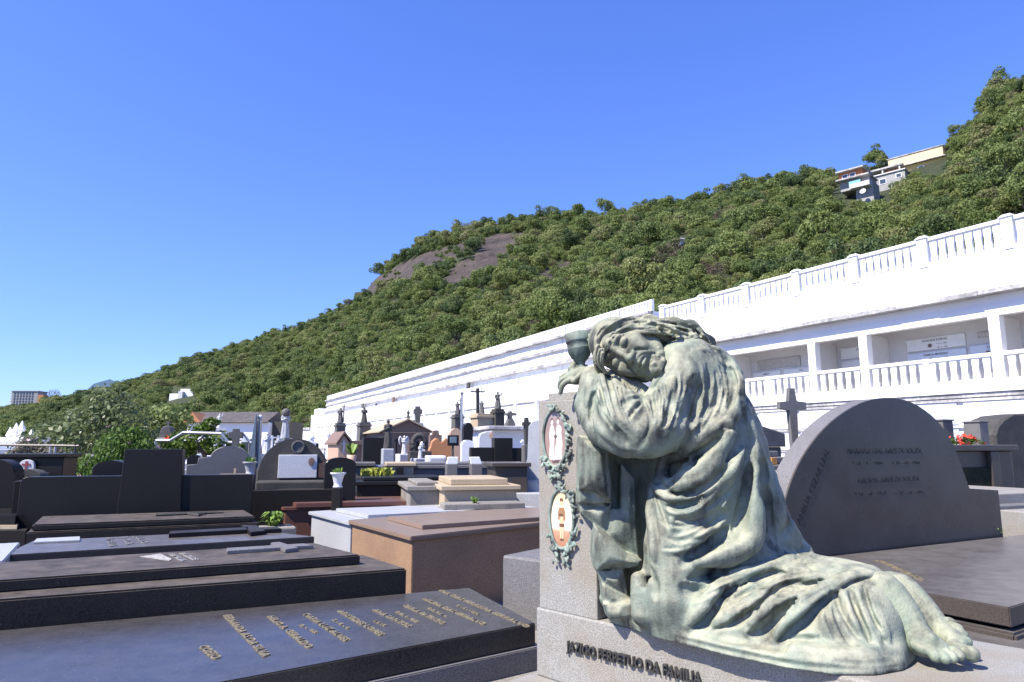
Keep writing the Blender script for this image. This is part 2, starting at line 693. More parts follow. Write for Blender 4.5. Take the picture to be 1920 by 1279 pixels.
        me.polygons.add(len(q)); me.polygons.foreach_set('loop_start', np.arange(0, q.size, 4, dtype=np.int32))
        try:
            me.polygons.foreach_set('loop_total', np.full(len(q), 4, dtype=np.int32))
        except Exception:
            pass
        me.update(calc_edges=True)
        me.validate()
        me.polygons.foreach_set('use_smooth', [True] * len(me.polygons))
        return me


def smooth_line(P, ws, sub=3):
    """Catmull-Rom through points with widths"""
    P = np.asarray(P, dtype=np.float32)
    n = len(P)
    if n < 3:
        return P, list(ws)
    out, wo = [], []
    for i in range(n - 1):
        p0, p1, p2, p3 = P[max(i - 1, 0)], P[i], P[i + 1], P[min(i + 2, n - 1)]
        for s in range(sub):
            t = s / sub
            out.append(0.5 * (2 * p1 + (p2 - p0) * t + (2 * p0 - 5 * p1 + 4 * p2 - p3) * t * t + (3 * p1 - p0 - 3 * p2 + p3) * t ** 3))
            wo.append(ws[i] + (ws[i + 1] - ws[i]) * t)
    out.append(P[-1]); wo.append(ws[-1])
    return np.array(out, dtype=np.float32), wo
# ------------------------------------------------------------------ the bronze figure
FM, WM = 1.5, 0.9
ZB = 0.83                        # top of the granite plinth


def zm(ox, oy, s):
    return lambda pts: [(ox + x / s, oy + y / s) for x, y in pts]


zA = zm(1180, 840, 5.33); zBf = zm(1180, 1040, 6.396); zC = zm(1060, 820, 3.555); zD = zm(1400, 1020, 4.937)
zE = zm(1040, 600, 7.99); zF = zm(1100, 590, 8.528); zG = zm(1260, 640, 3.046); z5 = zm(1100, 580, 4.567); zH = zm(1600, 1040, 5.35)


def A3(l):
    return [at(*p) for p in l]


def bronze(name, bright, dark_mix, up_cream=0.6):
    m, nt, N, L, b = new_mat(name)
    co = world_pos(N)
    mp = N.new('ShaderNodeMapping'); mp.inputs['Scale'].default_value = (1, 1, 0.22); L.new(co, mp.inputs[0])
    n1 = noise(N, L, 22, 8, 0.65, mp.outputs[0])            # vertical drips
    n2 = noise(N, L, 9, 6, 0.6, co)                          # broad patches
    n3 = noise(N, L, 150, 3, 0.7, co)                        # pitting
    r1 = ramp(N, [(0.42, (0.034, 0.036, 0.035)), (0.53, tuple(c * 0.58 for c in bright)), (0.65, bright)])
    L.new(n1, r1.inputs[0])
    r2 = ramp(N, [(0.4, 0.0), (0.66, 1.0)]); L.new(n2, r2.inputs[0])
    c1 = mixc(N, L, r2.outputs[0], r1.outputs[0], (bright[0] * 0.80, bright[1] * 0.93, bright[2] * 0.93))
    # cream patina and painted sunlight on surfaces that look up, broken by noise
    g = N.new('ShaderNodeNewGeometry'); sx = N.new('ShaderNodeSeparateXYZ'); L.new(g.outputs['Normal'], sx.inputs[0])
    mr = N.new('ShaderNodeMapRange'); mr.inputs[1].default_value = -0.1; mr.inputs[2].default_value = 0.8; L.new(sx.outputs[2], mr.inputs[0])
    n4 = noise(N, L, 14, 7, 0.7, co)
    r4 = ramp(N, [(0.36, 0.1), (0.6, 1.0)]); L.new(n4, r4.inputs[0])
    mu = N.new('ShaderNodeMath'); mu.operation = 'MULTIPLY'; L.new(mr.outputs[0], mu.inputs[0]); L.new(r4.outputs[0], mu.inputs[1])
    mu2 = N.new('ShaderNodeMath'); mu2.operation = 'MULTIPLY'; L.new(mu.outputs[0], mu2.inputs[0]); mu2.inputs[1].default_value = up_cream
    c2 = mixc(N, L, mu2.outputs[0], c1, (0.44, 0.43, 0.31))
    # dark pits
    r3 = ramp(N, [(0.27, 1.0), (0.36, 0.0)]); L.new(n3, r3.inputs[0])
    mu3 = N.new('ShaderNodeMath'); mu3.operation = 'MULTIPLY'; L.new(r3.outputs[0], mu3.inputs[0]); mu3.inputs[1].default_value = dark_mix
    c3 = mixc(N, L, mu3.outputs[0], c2, (0.07, 0.075, 0.06))
    L.new(c3, b.inputs['Base Color'])
    b.inputs['Roughness'].default_value = 0.62
    b.inputs['Specular IOR Level'].default_value = 0.35
    ad = N.new('ShaderNodeMath'); ad.operation = 'ADD'; L.new(n3, ad.inputs[0]); L.new(n1, ad.inputs[1])
    bump(N, L, b, ad.outputs[0], 0.35, 0.008)
    return m


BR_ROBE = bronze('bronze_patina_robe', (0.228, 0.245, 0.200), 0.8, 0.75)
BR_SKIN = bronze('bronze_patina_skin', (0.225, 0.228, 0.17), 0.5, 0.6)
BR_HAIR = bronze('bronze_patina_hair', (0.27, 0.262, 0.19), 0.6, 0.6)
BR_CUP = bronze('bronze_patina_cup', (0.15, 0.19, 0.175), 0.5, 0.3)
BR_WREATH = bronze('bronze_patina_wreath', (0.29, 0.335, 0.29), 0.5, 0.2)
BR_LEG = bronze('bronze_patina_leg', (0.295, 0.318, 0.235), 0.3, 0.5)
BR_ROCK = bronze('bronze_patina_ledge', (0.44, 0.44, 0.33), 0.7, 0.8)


def robe_mesh(h=0.0036):
    f = Field((0.0, 1.58, 0.80), (1.30, 2.72, 1.80), h)
    # --- torso leaning on the stele
    f.chain(A3([(1376, 1100, 2.20), (1342, 970, 2.15), (1338, 860, 2.12), (1318, 760, 2.11), (1296, 700, 2.09)]),
            [.225, .195, .165, .135, .10], k=.05)
    # front of the skirt, straight edge facing the stele
    f.chain(A3([(1262, 925, 2.05), (1272, 1020, 2.03), (1268, 1120, 2.02)]), [.075, .095, .105], k=.05)
    # trailing cloth behind
    f.chain(A3([(1380, 800, 2.24), (1398, 880, 2.26), (1424, 960, 2.28), (1462, 1030, 2.28), (1506, 1072, 2.26)]), [.04, .05, .055, .05, .03], k=.05)
    # thighs and lower legs under the cloth
    f.chain(A3([(1380, 1125, 2.08), (1500, 1120, 1.98), (1600, 1120, 1.88), (1640, 1135, 1.83)]), [.12, .105, .085, .06], k=.05)
    f.chain(A3([(1290, 1165, 2.0), (1420, 1175, 1.90), (1540, 1185, 1.83), (1640, 1190, 1.79)]), [.07, .085, .085, .06], k=.06)
    f.chain(A3([(1470, 1080, 2.12), (1560, 1085, 2.02), (1630, 1095, 1.93)]), [.08, .06, .05], k=.04)
    # --- right sleeve: shoulder - elbow - wrist
    f.chain(A3([(1285, 690, 2.08), (1275, 740, 2.03), (1256, 790, 1.99), (1222, 815, 1.97)]), [.092, .086, .078, .06], k=.03)
    f.chain(A3([(1222, 808, 1.97), (1175, 780, 2.02), (1130, 735, 2.10), (1110, 705, 2.16)]), [.062, .075, .055, .028], k=.02)
    # hanging mouth of the sleeve
    f.chain(A3([(1112, 712, 2.15), (1108, 760, 2.12), (1125, 805, 2.06), (1172, 840, 2.0)]), [.034, .05, .045, .030], k=.03)
    f.chain(A3([(1165, 800, 2.0), (1205, 836, 1.97), (1240, 822, 1.98)]), [.05, .036, .035], k=.03)
    # bowl of shade between sleeve and skirt
    f.chain(A3([(1220, 880, 2.02), (1262, 872, 2.05)]), [.05, .045], k=.03, op='cut')
    f.chain(A3([(1200, 930, 2.03), (1197, 1000, 2.02), (1203, 1090, 2.01)]), [.028, .03, .028], k=.01, op='cut')
    # --- cloth hanging from the far arm along the stele, in tiers with loose hems
    f.sheet(zC([(110, 0), (620, 0), (640, 300), (640, 900), (650, 1190), (330, 1200), (240, 900), (180, 500)]), 2.19, .16, .02, .02)
    f.sheet(zC([(95, -20), (290, 20), (305, 250), (320, 420), (285, 440), (180, 382), (98, 352)]), 2.085, .12, .014, .008, bulge=.03)
    f.sheet(zC([(94, 340), (300, 400), (314, 440), (200, 450), (90, 440)]), 2.108, .10, .008, .006, bulge=.01)
    f.sheet(zC([(90, 440), (200, 440), (312, 440), (290, 560), (268, 645), (150, 556), (95, 505)]), 2.125, .09, .010, .008, bulge=.02)
    f.sheet(zC([(200, 590), (268, 640), (345, 700), (420, 780), (516, 822), (490, 862), (360, 884), (205, 896), (196, 790)]), 2.075, .12, .010, .006, bulge=.025)
    f.sheet(zC([(370, 165), (470, 285), (482, 700), (505, 830), (340, 720), (262, 660), (316, 475), (372, 480)]), 2.125, .10, .012, .008, bulge=.015)
    f.sheet(zC([(206, 880), (300, 890), (385, 860), (432, 1105), (400, 1072), (300, 1024), (244, 985)]), 2.095, .10, .010, .006, bulge=.02)
    f.sheet(zC([(248, 980), (330, 1020), (408, 1060), (436, 1105), (365, 1124), (264, 1136)]), 2.085, .10, .008, .006, bulge=.015)
    f.sheet(zC([(262, 1120), (365, 1110), (450, 1090), (480, 1195), (300, 1222)]), 2.06, .12, .012, .012)
    f.bumpline(A3([(1092, 920, 2.09), (1115, 930, 2.08), (1146, 942, 2.085)]), .010, -.012)
    f.bumpline(A3([(1090, 947, 2.10), (1115, 950, 2.10), (1146, 947, 2.105)]), .008, -.010)
    f.bumpline(A3([(1122, 1073, 2.07), (1150, 1070, 2.07), (1180, 1066, 2.075)]), .012, -.020)
    f.bumpline(A3([(1132, 1140, 2.06), (1150, 1137, 2.06), (1165, 1134, 2.06)]), .012, -.02)
    f.chain(A3([(1197, 1088, 2.03), (1201, 1115, 2.015), (1206, 1152, 2.005)]), [.022, .029, .033], k=.02)
    f.chain(A3([(1222, 1090, 2.03), (1226, 1130, 2.01)]), [.012, .02], k=.012, op='cut')
    # --- ground sheet of the casting
    foot = [onz(*p, ZB) for p in [(1143, 1168), (1200, 1186), (1290, 1212), (1380, 1234), (1470, 1252), (1560, 1266), (1640, 1268),
                                  (1690, 1258), (1716, 1236), (1690, 1180), (1560, 1120), (1400, 1085), (1190, 1120)]]
    f.plate(foot, 0.80, ZB + 0.026, rnd=.012, k=.035)
    foot2 = [onz(*p, ZB) for p in [(1480, 1252), (1560, 1262), (1640, 1262), (1690, 1252), (1712, 1232), (1680, 1190), (1560, 1180)]]
    f.plate(foot2, 0.80, ZB + 0.05, rnd=.015, k=.03)
    base = f

    # ---- the heavy folds of the mantle and of the lap, laid on first
    f.roll(zG([(250, 55), (328, 120), (370, 215), (373, 310), (348, 410), (280, 475), (170, 552), (60, 635), (0, 668)]), [.007, .011, .014, .016, .017, .018, .018, .017, .012])
    f.roll(zG([(350, 430), (322, 540), (240, 660), (120, 755), (-10, 828)]), [.010, .017, .021, .021, .014])
    f.roll(zG([(412, 610), (372, 690), (290, 765), (180, 852), (60, 908), (-20, 905)]), [.005, .012, .016, .016, .013, .008])
    f.roll(zG([(482, 630), (487, 760), (478, 900), (478, 1040), (440, 1150), (320, 1215), (140, 1262)]), [.005, .013, .019, .022, .024, .024, .016])
    f.roll(zG([(583, 760), (600, 880), (634, 1000), (688, 1110), (772, 1190)]), [.006, .014, .018, .020, .014])
    f.roll(zG([(318, 1020), (255, 1085), (150, 1150), (40, 1190)]), [.006, .013, .014, .008])
    f.roll(zBf([(690, 850), (800, 720), (950, 560), (1060, 420), (1250, 280), (1450, 200), (1660, 150)]), [.008, .015, .018, .018, .017, .014, .009])
    f.roll(zD([(240, 890), (330, 760), (470, 640), (640, 490), (820, 370), (960, 300), (1180, 280)]), [.008, .014, .016, .015, .013, .011, .006])
    f.roll(zD([(20, 820), (150, 650), (290, 540), (420, 505), (560, 450)]), [.008, .014, .014, .012, .006])
    f.roll(z5([(1090, 330), (1190, 390), (1275, 530), (1290, 700)]), [.006, .012, .014, .012])

    def ridges(lst, conv, under=True, fm=1.0):
        wr = []
        for pix, w, hh in lst:
            if under and hh > .015:                       # the crease lying under the edge of each fold
                q = conv(pix); wv = w if isinstance(w, list) else [w] * len(q)
                off = []
                for i, (x, y) in enumerate(q):
                    a, b = q[max(i - 1, 0)], q[min(i + 1, len(q) - 1)]
                    dx, dy = b[0] - a[0], b[1] - a[1]
                    l = math.hypot(dx, dy) + 1e-6
                    nx, ny = -dy / l, dx / l
                    if nx * .45 + ny * .9 < 0: nx, ny = -nx, -ny
                    e = wv[i] * 600 * 1.35
                    off.append((x + nx * e, y + ny * e))
                f.fold(off, [x * .42 for x in wv], -.5 * hh * FM, 1.6)
            if hh > .012:                                  # fine wrinkles running with the fold
                q = conv(pix); wv = w if isinstance(w, list) else [w] * len(q)
                for sgn, am in ((-.75, -.35), (.55, .30), (1.9, .28)):
                    off = []
                    for i, (x, y) in enumerate(q):
                        a, b = q[max(i - 1, 0)], q[min(i + 1, len(q) - 1)]
                        dx, dy = b[0] - a[0], b[1] - a[1]
                        l = math.hypot(dx, dy) + 1e-6
                        e = wv[i] * 600 * sgn * (1 + .25 * math.sin(i * 2.1 + sgn))
                        off.append((x - dy / l * e, y + dx / l * e))
                    wr.append((off, [x * .30 for x in wv], am * .012))
            f.fold(conv(pix), [x * WM for x in w] if isinstance(w, list) else w * WM, hh * FM * fm, 1.6)
        for off, wv, hh in wr:
            f.fold(off, wv, hh, 1.6)

    def fan(conv, A, B, n, w, hh, seed):
        """fine pleats between two guide lines"""
        r = random.Random(seed)
        A, B = np.array(conv(A)), np.array(conv(B))
        for i in range(n):
            k = (i + .5) / n + r.uniform(-.3, .3) / n
            q = A * (1 - k) + B * k
            a, b = r.uniform(0, .25) * (len(q) - 1), (1 - r.uniform(0, .3)) * (len(q) - 1)
            s = [a + (b - a) * j / 5 for j in range(6)]
            pts = [tuple(q[min(int(x), len(q) - 2)] * (1 - (x - min(int(x), len(q) - 2))) + q[min(int(x), len(q) - 2) + 1] * (x - min(int(x), len(q) - 2))) for x in s]
            f.fold(pts, w * r.uniform(.7, 1.3), hh * (1 if i % 2 else -1.2) * r.uniform(.6, 1.2), 1.5)

    # ---- shoulder, back: long folds falling to the waist (view G)
    ridges([
        ([(270, 70), (340, 130), (372, 220), (372, 320), (345, 420), (270, 480), (160, 560), (50, 640), (0, 690)], [.014, .017, .019, .019, .02, .02, .02, .02, .018], .030),
        ([(300, 140), (345, 210), (352, 290), (330, 390)], .011, -.024),
        ([(345, 440), (320, 540), (240, 660), (120, 760), (0, 830)], [.018, .022, .026, .028, .026], .034),
        ([(300, 500), (230, 580), (130, 660), (60, 720)], .013, -.026),
        ([(410, 620), (370, 690), (290, 760), (180, 850), (60, 915), (0, 915)], [.010, .016, .018, .018, .016, .014], .030),
        ([(330, 700), (230, 790), (110, 870), (20, 870)], .012, -.022),
        ([(300, 870), (230, 930), (130, 985), (0, 990)], [.01, .014, .016, .014], .020),
        ([(310, 1030), (260, 1080), (150, 1150), (40, 1190)], .015, .022),
        ([(290, 1090), (220, 1140), (110, 1210), (60, 1250)], .013, -.028),
        ([(480, 640), (485, 760), (470, 900), (475, 1060), (440, 1160), (300, 1220), (120, 1270)], [.010, .016, .022, .024, .028, .03, .026], .038),
        ([(440, 700), (425, 820), (395, 940), (350, 1070), (330, 1140)], [.012, .018, .024, .026, .02], -.046),
        ([(520, 650), (525, 800), (540, 960), (560, 1120), (600, 1200)], [.012, .018, .024, .026, .02], -.040),
        ([(585, 770), (600, 880), (630, 1000), (680, 1110), (760, 1190)], [.012, .018, .022, .024, .02], .026),
        ([(395, 300), (430, 430), (470, 560), (500, 700)], .013, .012),
        ([(405, 230), (410, 380), (405, 520), (380, 620)], .012, -.016),
        ([(440, 470), (440, 600), (425, 720)], .010, -.014),
    ], zG)
    # ---- between arm and back (view 5)
    ridges([
        ([(940, 560), (935, 740), (890, 880), (860, 1000)], [.02, .026, .028, .02], -.040),
        ([(1000, 640), (990, 760), (950, 880), (905, 1050)], .009, .016),
        ([(1185, 740), (1150, 850), (1060, 930), (1000, 1040)], .011, .020),
    ], z5, False)
    fan(z5, [(950, 430), (975, 600), (975, 740), (940, 860), (905, 1000)], [(1270, 540), (1285, 700), (1245, 850), (1130, 960), (1010, 1080)], 15, .0052, .012, 3)
    # pleats of the sleeve and of the upper arm
    fan(z5, [(40, 520), (75, 700), (130, 880), (240, 1040), (380, 1150)], [(340, 560), (380, 700), (420, 850), (460, 960), (490, 1050)], 16, .0048, .017, 4)
    fan(z5, [(530, 720), (555, 840), (565, 960), (540, 1100)], [(900, 420), (900, 620), (830, 820), (700, 1060)], 13, .0052, .017, 5)
    fan(zG, [(80, 20), (190, 70), (250, 150), (290, 260)], [(230, 10), (310, 70), (350, 150), (362, 250)], 9, .0045, .009, 6)
    ridges([
        ([(120, 520), (160, 660), (205, 820), (260, 960), (340, 1080)], .010, .014),
        ([(170, 520), (215, 680), (255, 840), (320, 980)], .007, -.014),
        ([(215, 540), (265, 690), (310, 860), (380, 1020), (440, 1100)], .010, .012),
        ([(55, 520), (100, 700), (130, 860), (190, 1000)], .009, .012),
        ([(90, 560), (135, 740), (170, 900), (235, 1040)], .006, -.014),
        ([(455, 745), (350, 750), (270, 800)], .009, .010),
        ([(450, 760), (370, 775), (300, 840)], .006, -.012),
        ([(560, 650), (520, 770), (545, 900), (510, 1060)], .010, .010),
        ([(740, 560), (710, 700), (650, 850), (640, 1010)], .012, .010),
        ([(800, 560), (770, 700), (700, 860), (660, 1020)], .008, -.012),
        ([(880, 420), (900, 540), (880, 660)], .012, .010),
        ([(600, 560), (560, 660), (500, 740)], .008, .010),
    ], z5, False)
    # ---- sleeve (view 5)
    ridges([
        ([(80, 560), (60, 700), (40, 860), (10, 1000)], .006, -.030),
        ([(110, 590), (170, 700), (205, 840), (240, 980), (290, 1090)], .012, .011),
        ([(60, 880), (80, 990), (180, 1090), (320, 1190), (430, 1200)], .012, .012),
        ([(250, 1000), (300, 1090), (380, 1150)], .010, -.010),
        ([(450, 775), (390, 820), (340, 900)], .010, .013),
        ([(485, 820), (430, 880), (395, 950)], .009, .013),
        ([(470, 800), (410, 850), (365, 930)], .006, -.015),
        ([(415, 760), (360, 810), (320, 880)], .006, -.010),
        ([(475, 760), (530, 880), (535, 1000), (500, 1110), (430, 1195)], .009, -.014),
        ([(500, 790), (560, 900), (560, 1020), (530, 1120)], .010, .008),
        ([(690, 530), (640, 640), (600, 740)], .009, .012),
        ([(665, 530), (620, 600), (560, 700)], .006, -.016),
        ([(640, 700), (600, 830), (620, 950)], .014, -.008),
        ([(845, 720), (780, 880), (720, 1010), (680, 1110)], .012, .016),
        ([(770, 740), (720, 870), (680, 990)], .014, -.014),
        ([(880, 760), (830, 900), (790, 1020)], .012, -.012),
        ([(20, 560), (10, 700), (0, 850)], .012, .010),
        ([(190, 600), (260, 720), (300, 860)], .010, .007),
    ], z5, False, .62)
    # ---- front and lap (view A)
    ridges([
        ([(500, 80), (400, 130), (365, 180), (360, 300), (400, 400)], .011, .024),
        ([(390, 410), (520, 380), (680, 330), (820, 220), (940, 60)], [.016, .02, .022, .022, .02], .022),
        ([(400, 440), (530, 455), (660, 410), (800, 330)], .010, -.026),
        ([(230, 350), (330, 460), (480, 500), (640, 480), (800, 400)], .013, .016),
        ([(380, 570), (520, 570), (640, 540), (740, 480)], .011, -.030),
        ([(400, 660), (560, 640), (700, 580), (830, 470), (980, 330), (1130, 60)], [.014, .017, .018, .018, .016, .012], .024),
        ([(740, 610), (850, 550), (930, 460)], .010, -.020),
        ([(160, 400), (190, 620), (230, 900), (260, 1150)], .012, .020),
        ([(260, 450), (310, 570), (390, 790)], .008, -.020),
        ([(800, 780), (880, 720), (960, 600)], .014, -.022),
        ([(490, 890), (640, 860), (760, 850), (880, 780), (980, 700)], .014, .020),
        ([(480, 960), (620, 930)], .010, -.012),
        ([(560, 1090), (720, 1010), (880, 880), (980, 790)], [.014, .02, .026, .028], -.036),
        ([(510, 1200), (600, 1080), (720, 1030)], .012, -.018),
        ([(440, 500), (420, 700), (400, 900)], .012, .006),
    ], zA)
    # ---- cloth over the thigh (view B, D)
    ridges([
        ([(700, 850), (800, 720), (950, 560), (1060, 420), (1250, 280), (1450, 200), (1660, 150)], [.012, .018, .022, .022, .02, .017, .014], .028),
        ([(760, 860), (900, 800), (1010, 650), (1140, 470), (1300, 360)], [.010, .013, .013, .011, .008], -.026),
        ([(690, 290), (850, 280), (1060, 240), (1200, 200)], [.012, .016, .018, .014], -.024),
        ([(600, 350), (700, 420), (830, 420), (950, 360)], .014, -.020),
        ([(420, 400), (580, 480)], .008, -.014),
        ([(640, 330), (820, 300), (1060, 300)], .010, .014),
        ([(950, 830), (1180, 740), (1420, 600), (1660, 420)], .018, .018),
        ([(1170, 860), (1400, 730), (1560, 600), (1660, 530)], .010, -.022),
        ([(1290, 540), (1370, 460), (1540, 400)], .010, -.012),
        ([(1280, 500), (1400, 420), (1560, 370)], .010, .010),
        ([(230, 180), (300, 360), (310, 560)], .010, -.020),
    ], zBf)
    ridges([
        ([(0, 330), (140, 270), (300, 240)], .008, -.018),
        ([(0, 280), (150, 240), (290, 215), (450, 250), (640, 290), (800, 290)], .013, .016),
        ([(0, 660), (140, 540), (330, 390), (560, 330)], .009, -.020),
        ([(0, 600), (140, 490), (330, 350), (560, 300), (760, 300)], .016, .016),
        ([(20, 830), (160, 790), (330, 640), (500, 490)], [.014, .016, .014, .008], -.030),
        ([(0, 750), (130, 650), (260, 550), (400, 510), (560, 450)], .018, .018),
        ([(250, 880), (330, 760), (470, 640), (640, 490), (820, 370), (960, 300), (1180, 280)], [.012, .017, .018, .018, .016, .013, .010], .030),
        ([(300, 900), (420, 800), (560, 680), (700, 540), (800, 440)], [.010, .015, .015, .012, .008], -.034),
        ([(380, 880), (500, 870), (640, 880)], .008, -.014),
        ([(350, 890), (420, 840), (560, 830), (680, 840)], .010, .010),
        ([(820, 440), (860, 600), (960, 770), (1060, 890)], .007, -.013),
        ([(940, 400), (1030, 620), (1110, 800), (1140, 930)], .007, -.016),
        ([(880, 420), (960, 640), (1060, 820)], .010, .010),
        ([(1080, 370), (1110, 500), (1180, 690), (1270, 830)], .007, -.016),
        ([(1010, 400), (1090, 640), (1190, 860), (1230, 970)], .010, .012),
        ([(1130, 420), (1180, 600), (1260, 760), (1330, 930)], .010, .014),
        ([(700, 560), (720, 740), (800, 900)], .010, .008),
        ([(600, 620), (580, 760)], .014, -.006),
        ([(60, 230), (250, 190), (420, 130), (520, 150)], .012, .012),
        ([(650, 260), (560, 190), (520, 140)], .008, -.010),
    ], zD)
    f.fold([(1255, 1192), (1330, 1212), (1420, 1232), (1520, 1250), (1640, 1254), (1690, 1246)], .005, -.012)
    f.fold([(1560, 1240), (1620, 1246), (1680, 1240)], .007, -.008)
    fan(zA, [(240, 480), (480, 640), (700, 560), (900, 380), (1080, 120)], [(300, 1150), (560, 1120), (760, 1000), (950, 820), (1160, 480)], 14, .0045, .008, 7)
    fan(zG, [(420, 330), (470, 520), (510, 760), (560, 1000), (620, 1150)], [(435, 340), (500, 560), (575, 800), (655, 1000), (730, 1150)], 8, .0055, .009, 8)
    fan(zBf, [(500, 480), (760, 430), (1060, 330), (1300, 250)], [(950, 820), (1180, 700), (1420, 520), (1650, 330)], 8, .0045, .008, 9)
    fan(zD, [(30, 420), (200, 320), (400, 280), (640, 280)], [(260, 860), (500, 640), (740, 470), (960, 320)], 10, .0045, .008, 10)
    fan(zD, [(700, 520), (720, 700), (800, 880), (900, 980)], [(1120, 400), (1180, 600), (1270, 800), (1330, 940)], 10, .0045, .008, 11)
    # hanging cloth by the stele (view C)
    ridges([
        ([(105, 60), (110, 180), (105, 330)], .008, .008),
        ([(160, 60), (175, 200), (170, 350)], .008, -.008),
        ([(230, 80), (240, 220), (270, 360)], .009, .009),
        ([(305, 120), (318, 280), (320, 420)], .010, -.020),
        ([(100, 350), (180, 380), (300, 435)], .007, -.014),
        ([(90, 455), (180, 455), (310, 445)], .006, -.012),
        ([(340, 730), (350, 850)], .007, -.010),
        ([(385, 200), (385, 480)], .008, .008),
        ([(420, 220), (430, 600)], .01, .008),
        ([(500, 260), (520, 520), (530, 780)], .012, -.02),
    ], zC, False)
    # ---- deep undercut creases
    P_ = lambda l: l
    for conv, pix, r in [
        (P_, [(1124, 708), (1114, 738), (1108, 770), (1111, 805)], .0085), (P_, [(1313, 725), (1304, 770), (1292, 812), (1276, 848)], .015),
        (zG, [(338, 150), (356, 235), (350, 325), (322, 395)], .010), (zG, [(300, 508), (230, 592), (130, 674), (55, 727)], .0085),
        (zG, [(335, 694), (240, 794), (120, 872), (20, 870)], .009), (zG, [(446, 700), (430, 820), (400, 940), (352, 1075)], .016),
        (zG, [(525, 680), (535, 820), (552, 980), (592, 1160)], .016), (zG, [(200, 130), (215, 260), (190, 380), (150, 470)], .008),
        (zG, [(250, 180), (262, 290), (235, 400), (180, 500)], .007), (zG, [(290, 180), (300, 300), (270, 410)], .006),
        (zA, [(400, 448), (530, 462), (660, 414), (790, 330)], .007), (zA, [(380, 577), (520, 577), (650, 542), (735, 487)], .008), (zA, [(740, 618), (850, 555), (925, 467)], .006),
        (zA, [(560, 1098), (720, 1016), (880, 886), (975, 800)], .015), (zA, [(262, 455), (310, 580), (385, 790)], .006), (zA, [(560, 200), (640, 150), (720, 80)], .010),
        (zBf, [(760, 868), (900, 808), (1010, 658), (1140, 478), (1290, 368)], .009), (zBf, [(1180, 864), (1400, 735), (1600, 594)], .008), (zBf, [(700, 292), (850, 282), (1060, 243)], .009),
        (zD, [(300, 908), (420, 803), (560, 683), (700, 548), (790, 453)], .010), (zD, [(20, 841), (160, 798), (330, 648), (490, 498)], .010), (zD, [(0, 660), (140, 543), (330, 393), (520, 335)], .006),
        (zD, [(1080, 375), (1115, 510), (1185, 700), (1260, 820)], .005), (zD, [(940, 410), (1030, 630), (1110, 805), (1140, 930)], .005), (zD, [(825, 450), (865, 610), (960, 775)], .004),
        (z5, [(472, 800), (412, 852), (368, 930)], .005), (z5, [(665, 535), (622, 605), (570, 690)], .005), (z5, [(480, 770), (535, 890), (538, 1005), (500, 1110)], .006), (z5, [(830, 760), (770, 900), (715, 1030)], .006),
    ]:
        f.slit(conv(pix), r)
    # slow unevenness of hand-worked wax
    X, Y, Z = f.grid((slice(None),) * 3)
    f.f += (0.0016 * np.sin(41 * X + 13 * Z) * np.sin(37 * Z + 9 * Y) + 0.0012 * np.sin(73 * Y + 31 * X) * np.sin(67 * Z - 20 * X)).astype(np.float32)
    # drop what lies under the plinth
    f.f = np.maximum(f.f, (ZB + 0.001 - Z).astype(np.float32) * np.ones_like(f.f))
    return f.mesh('robe')


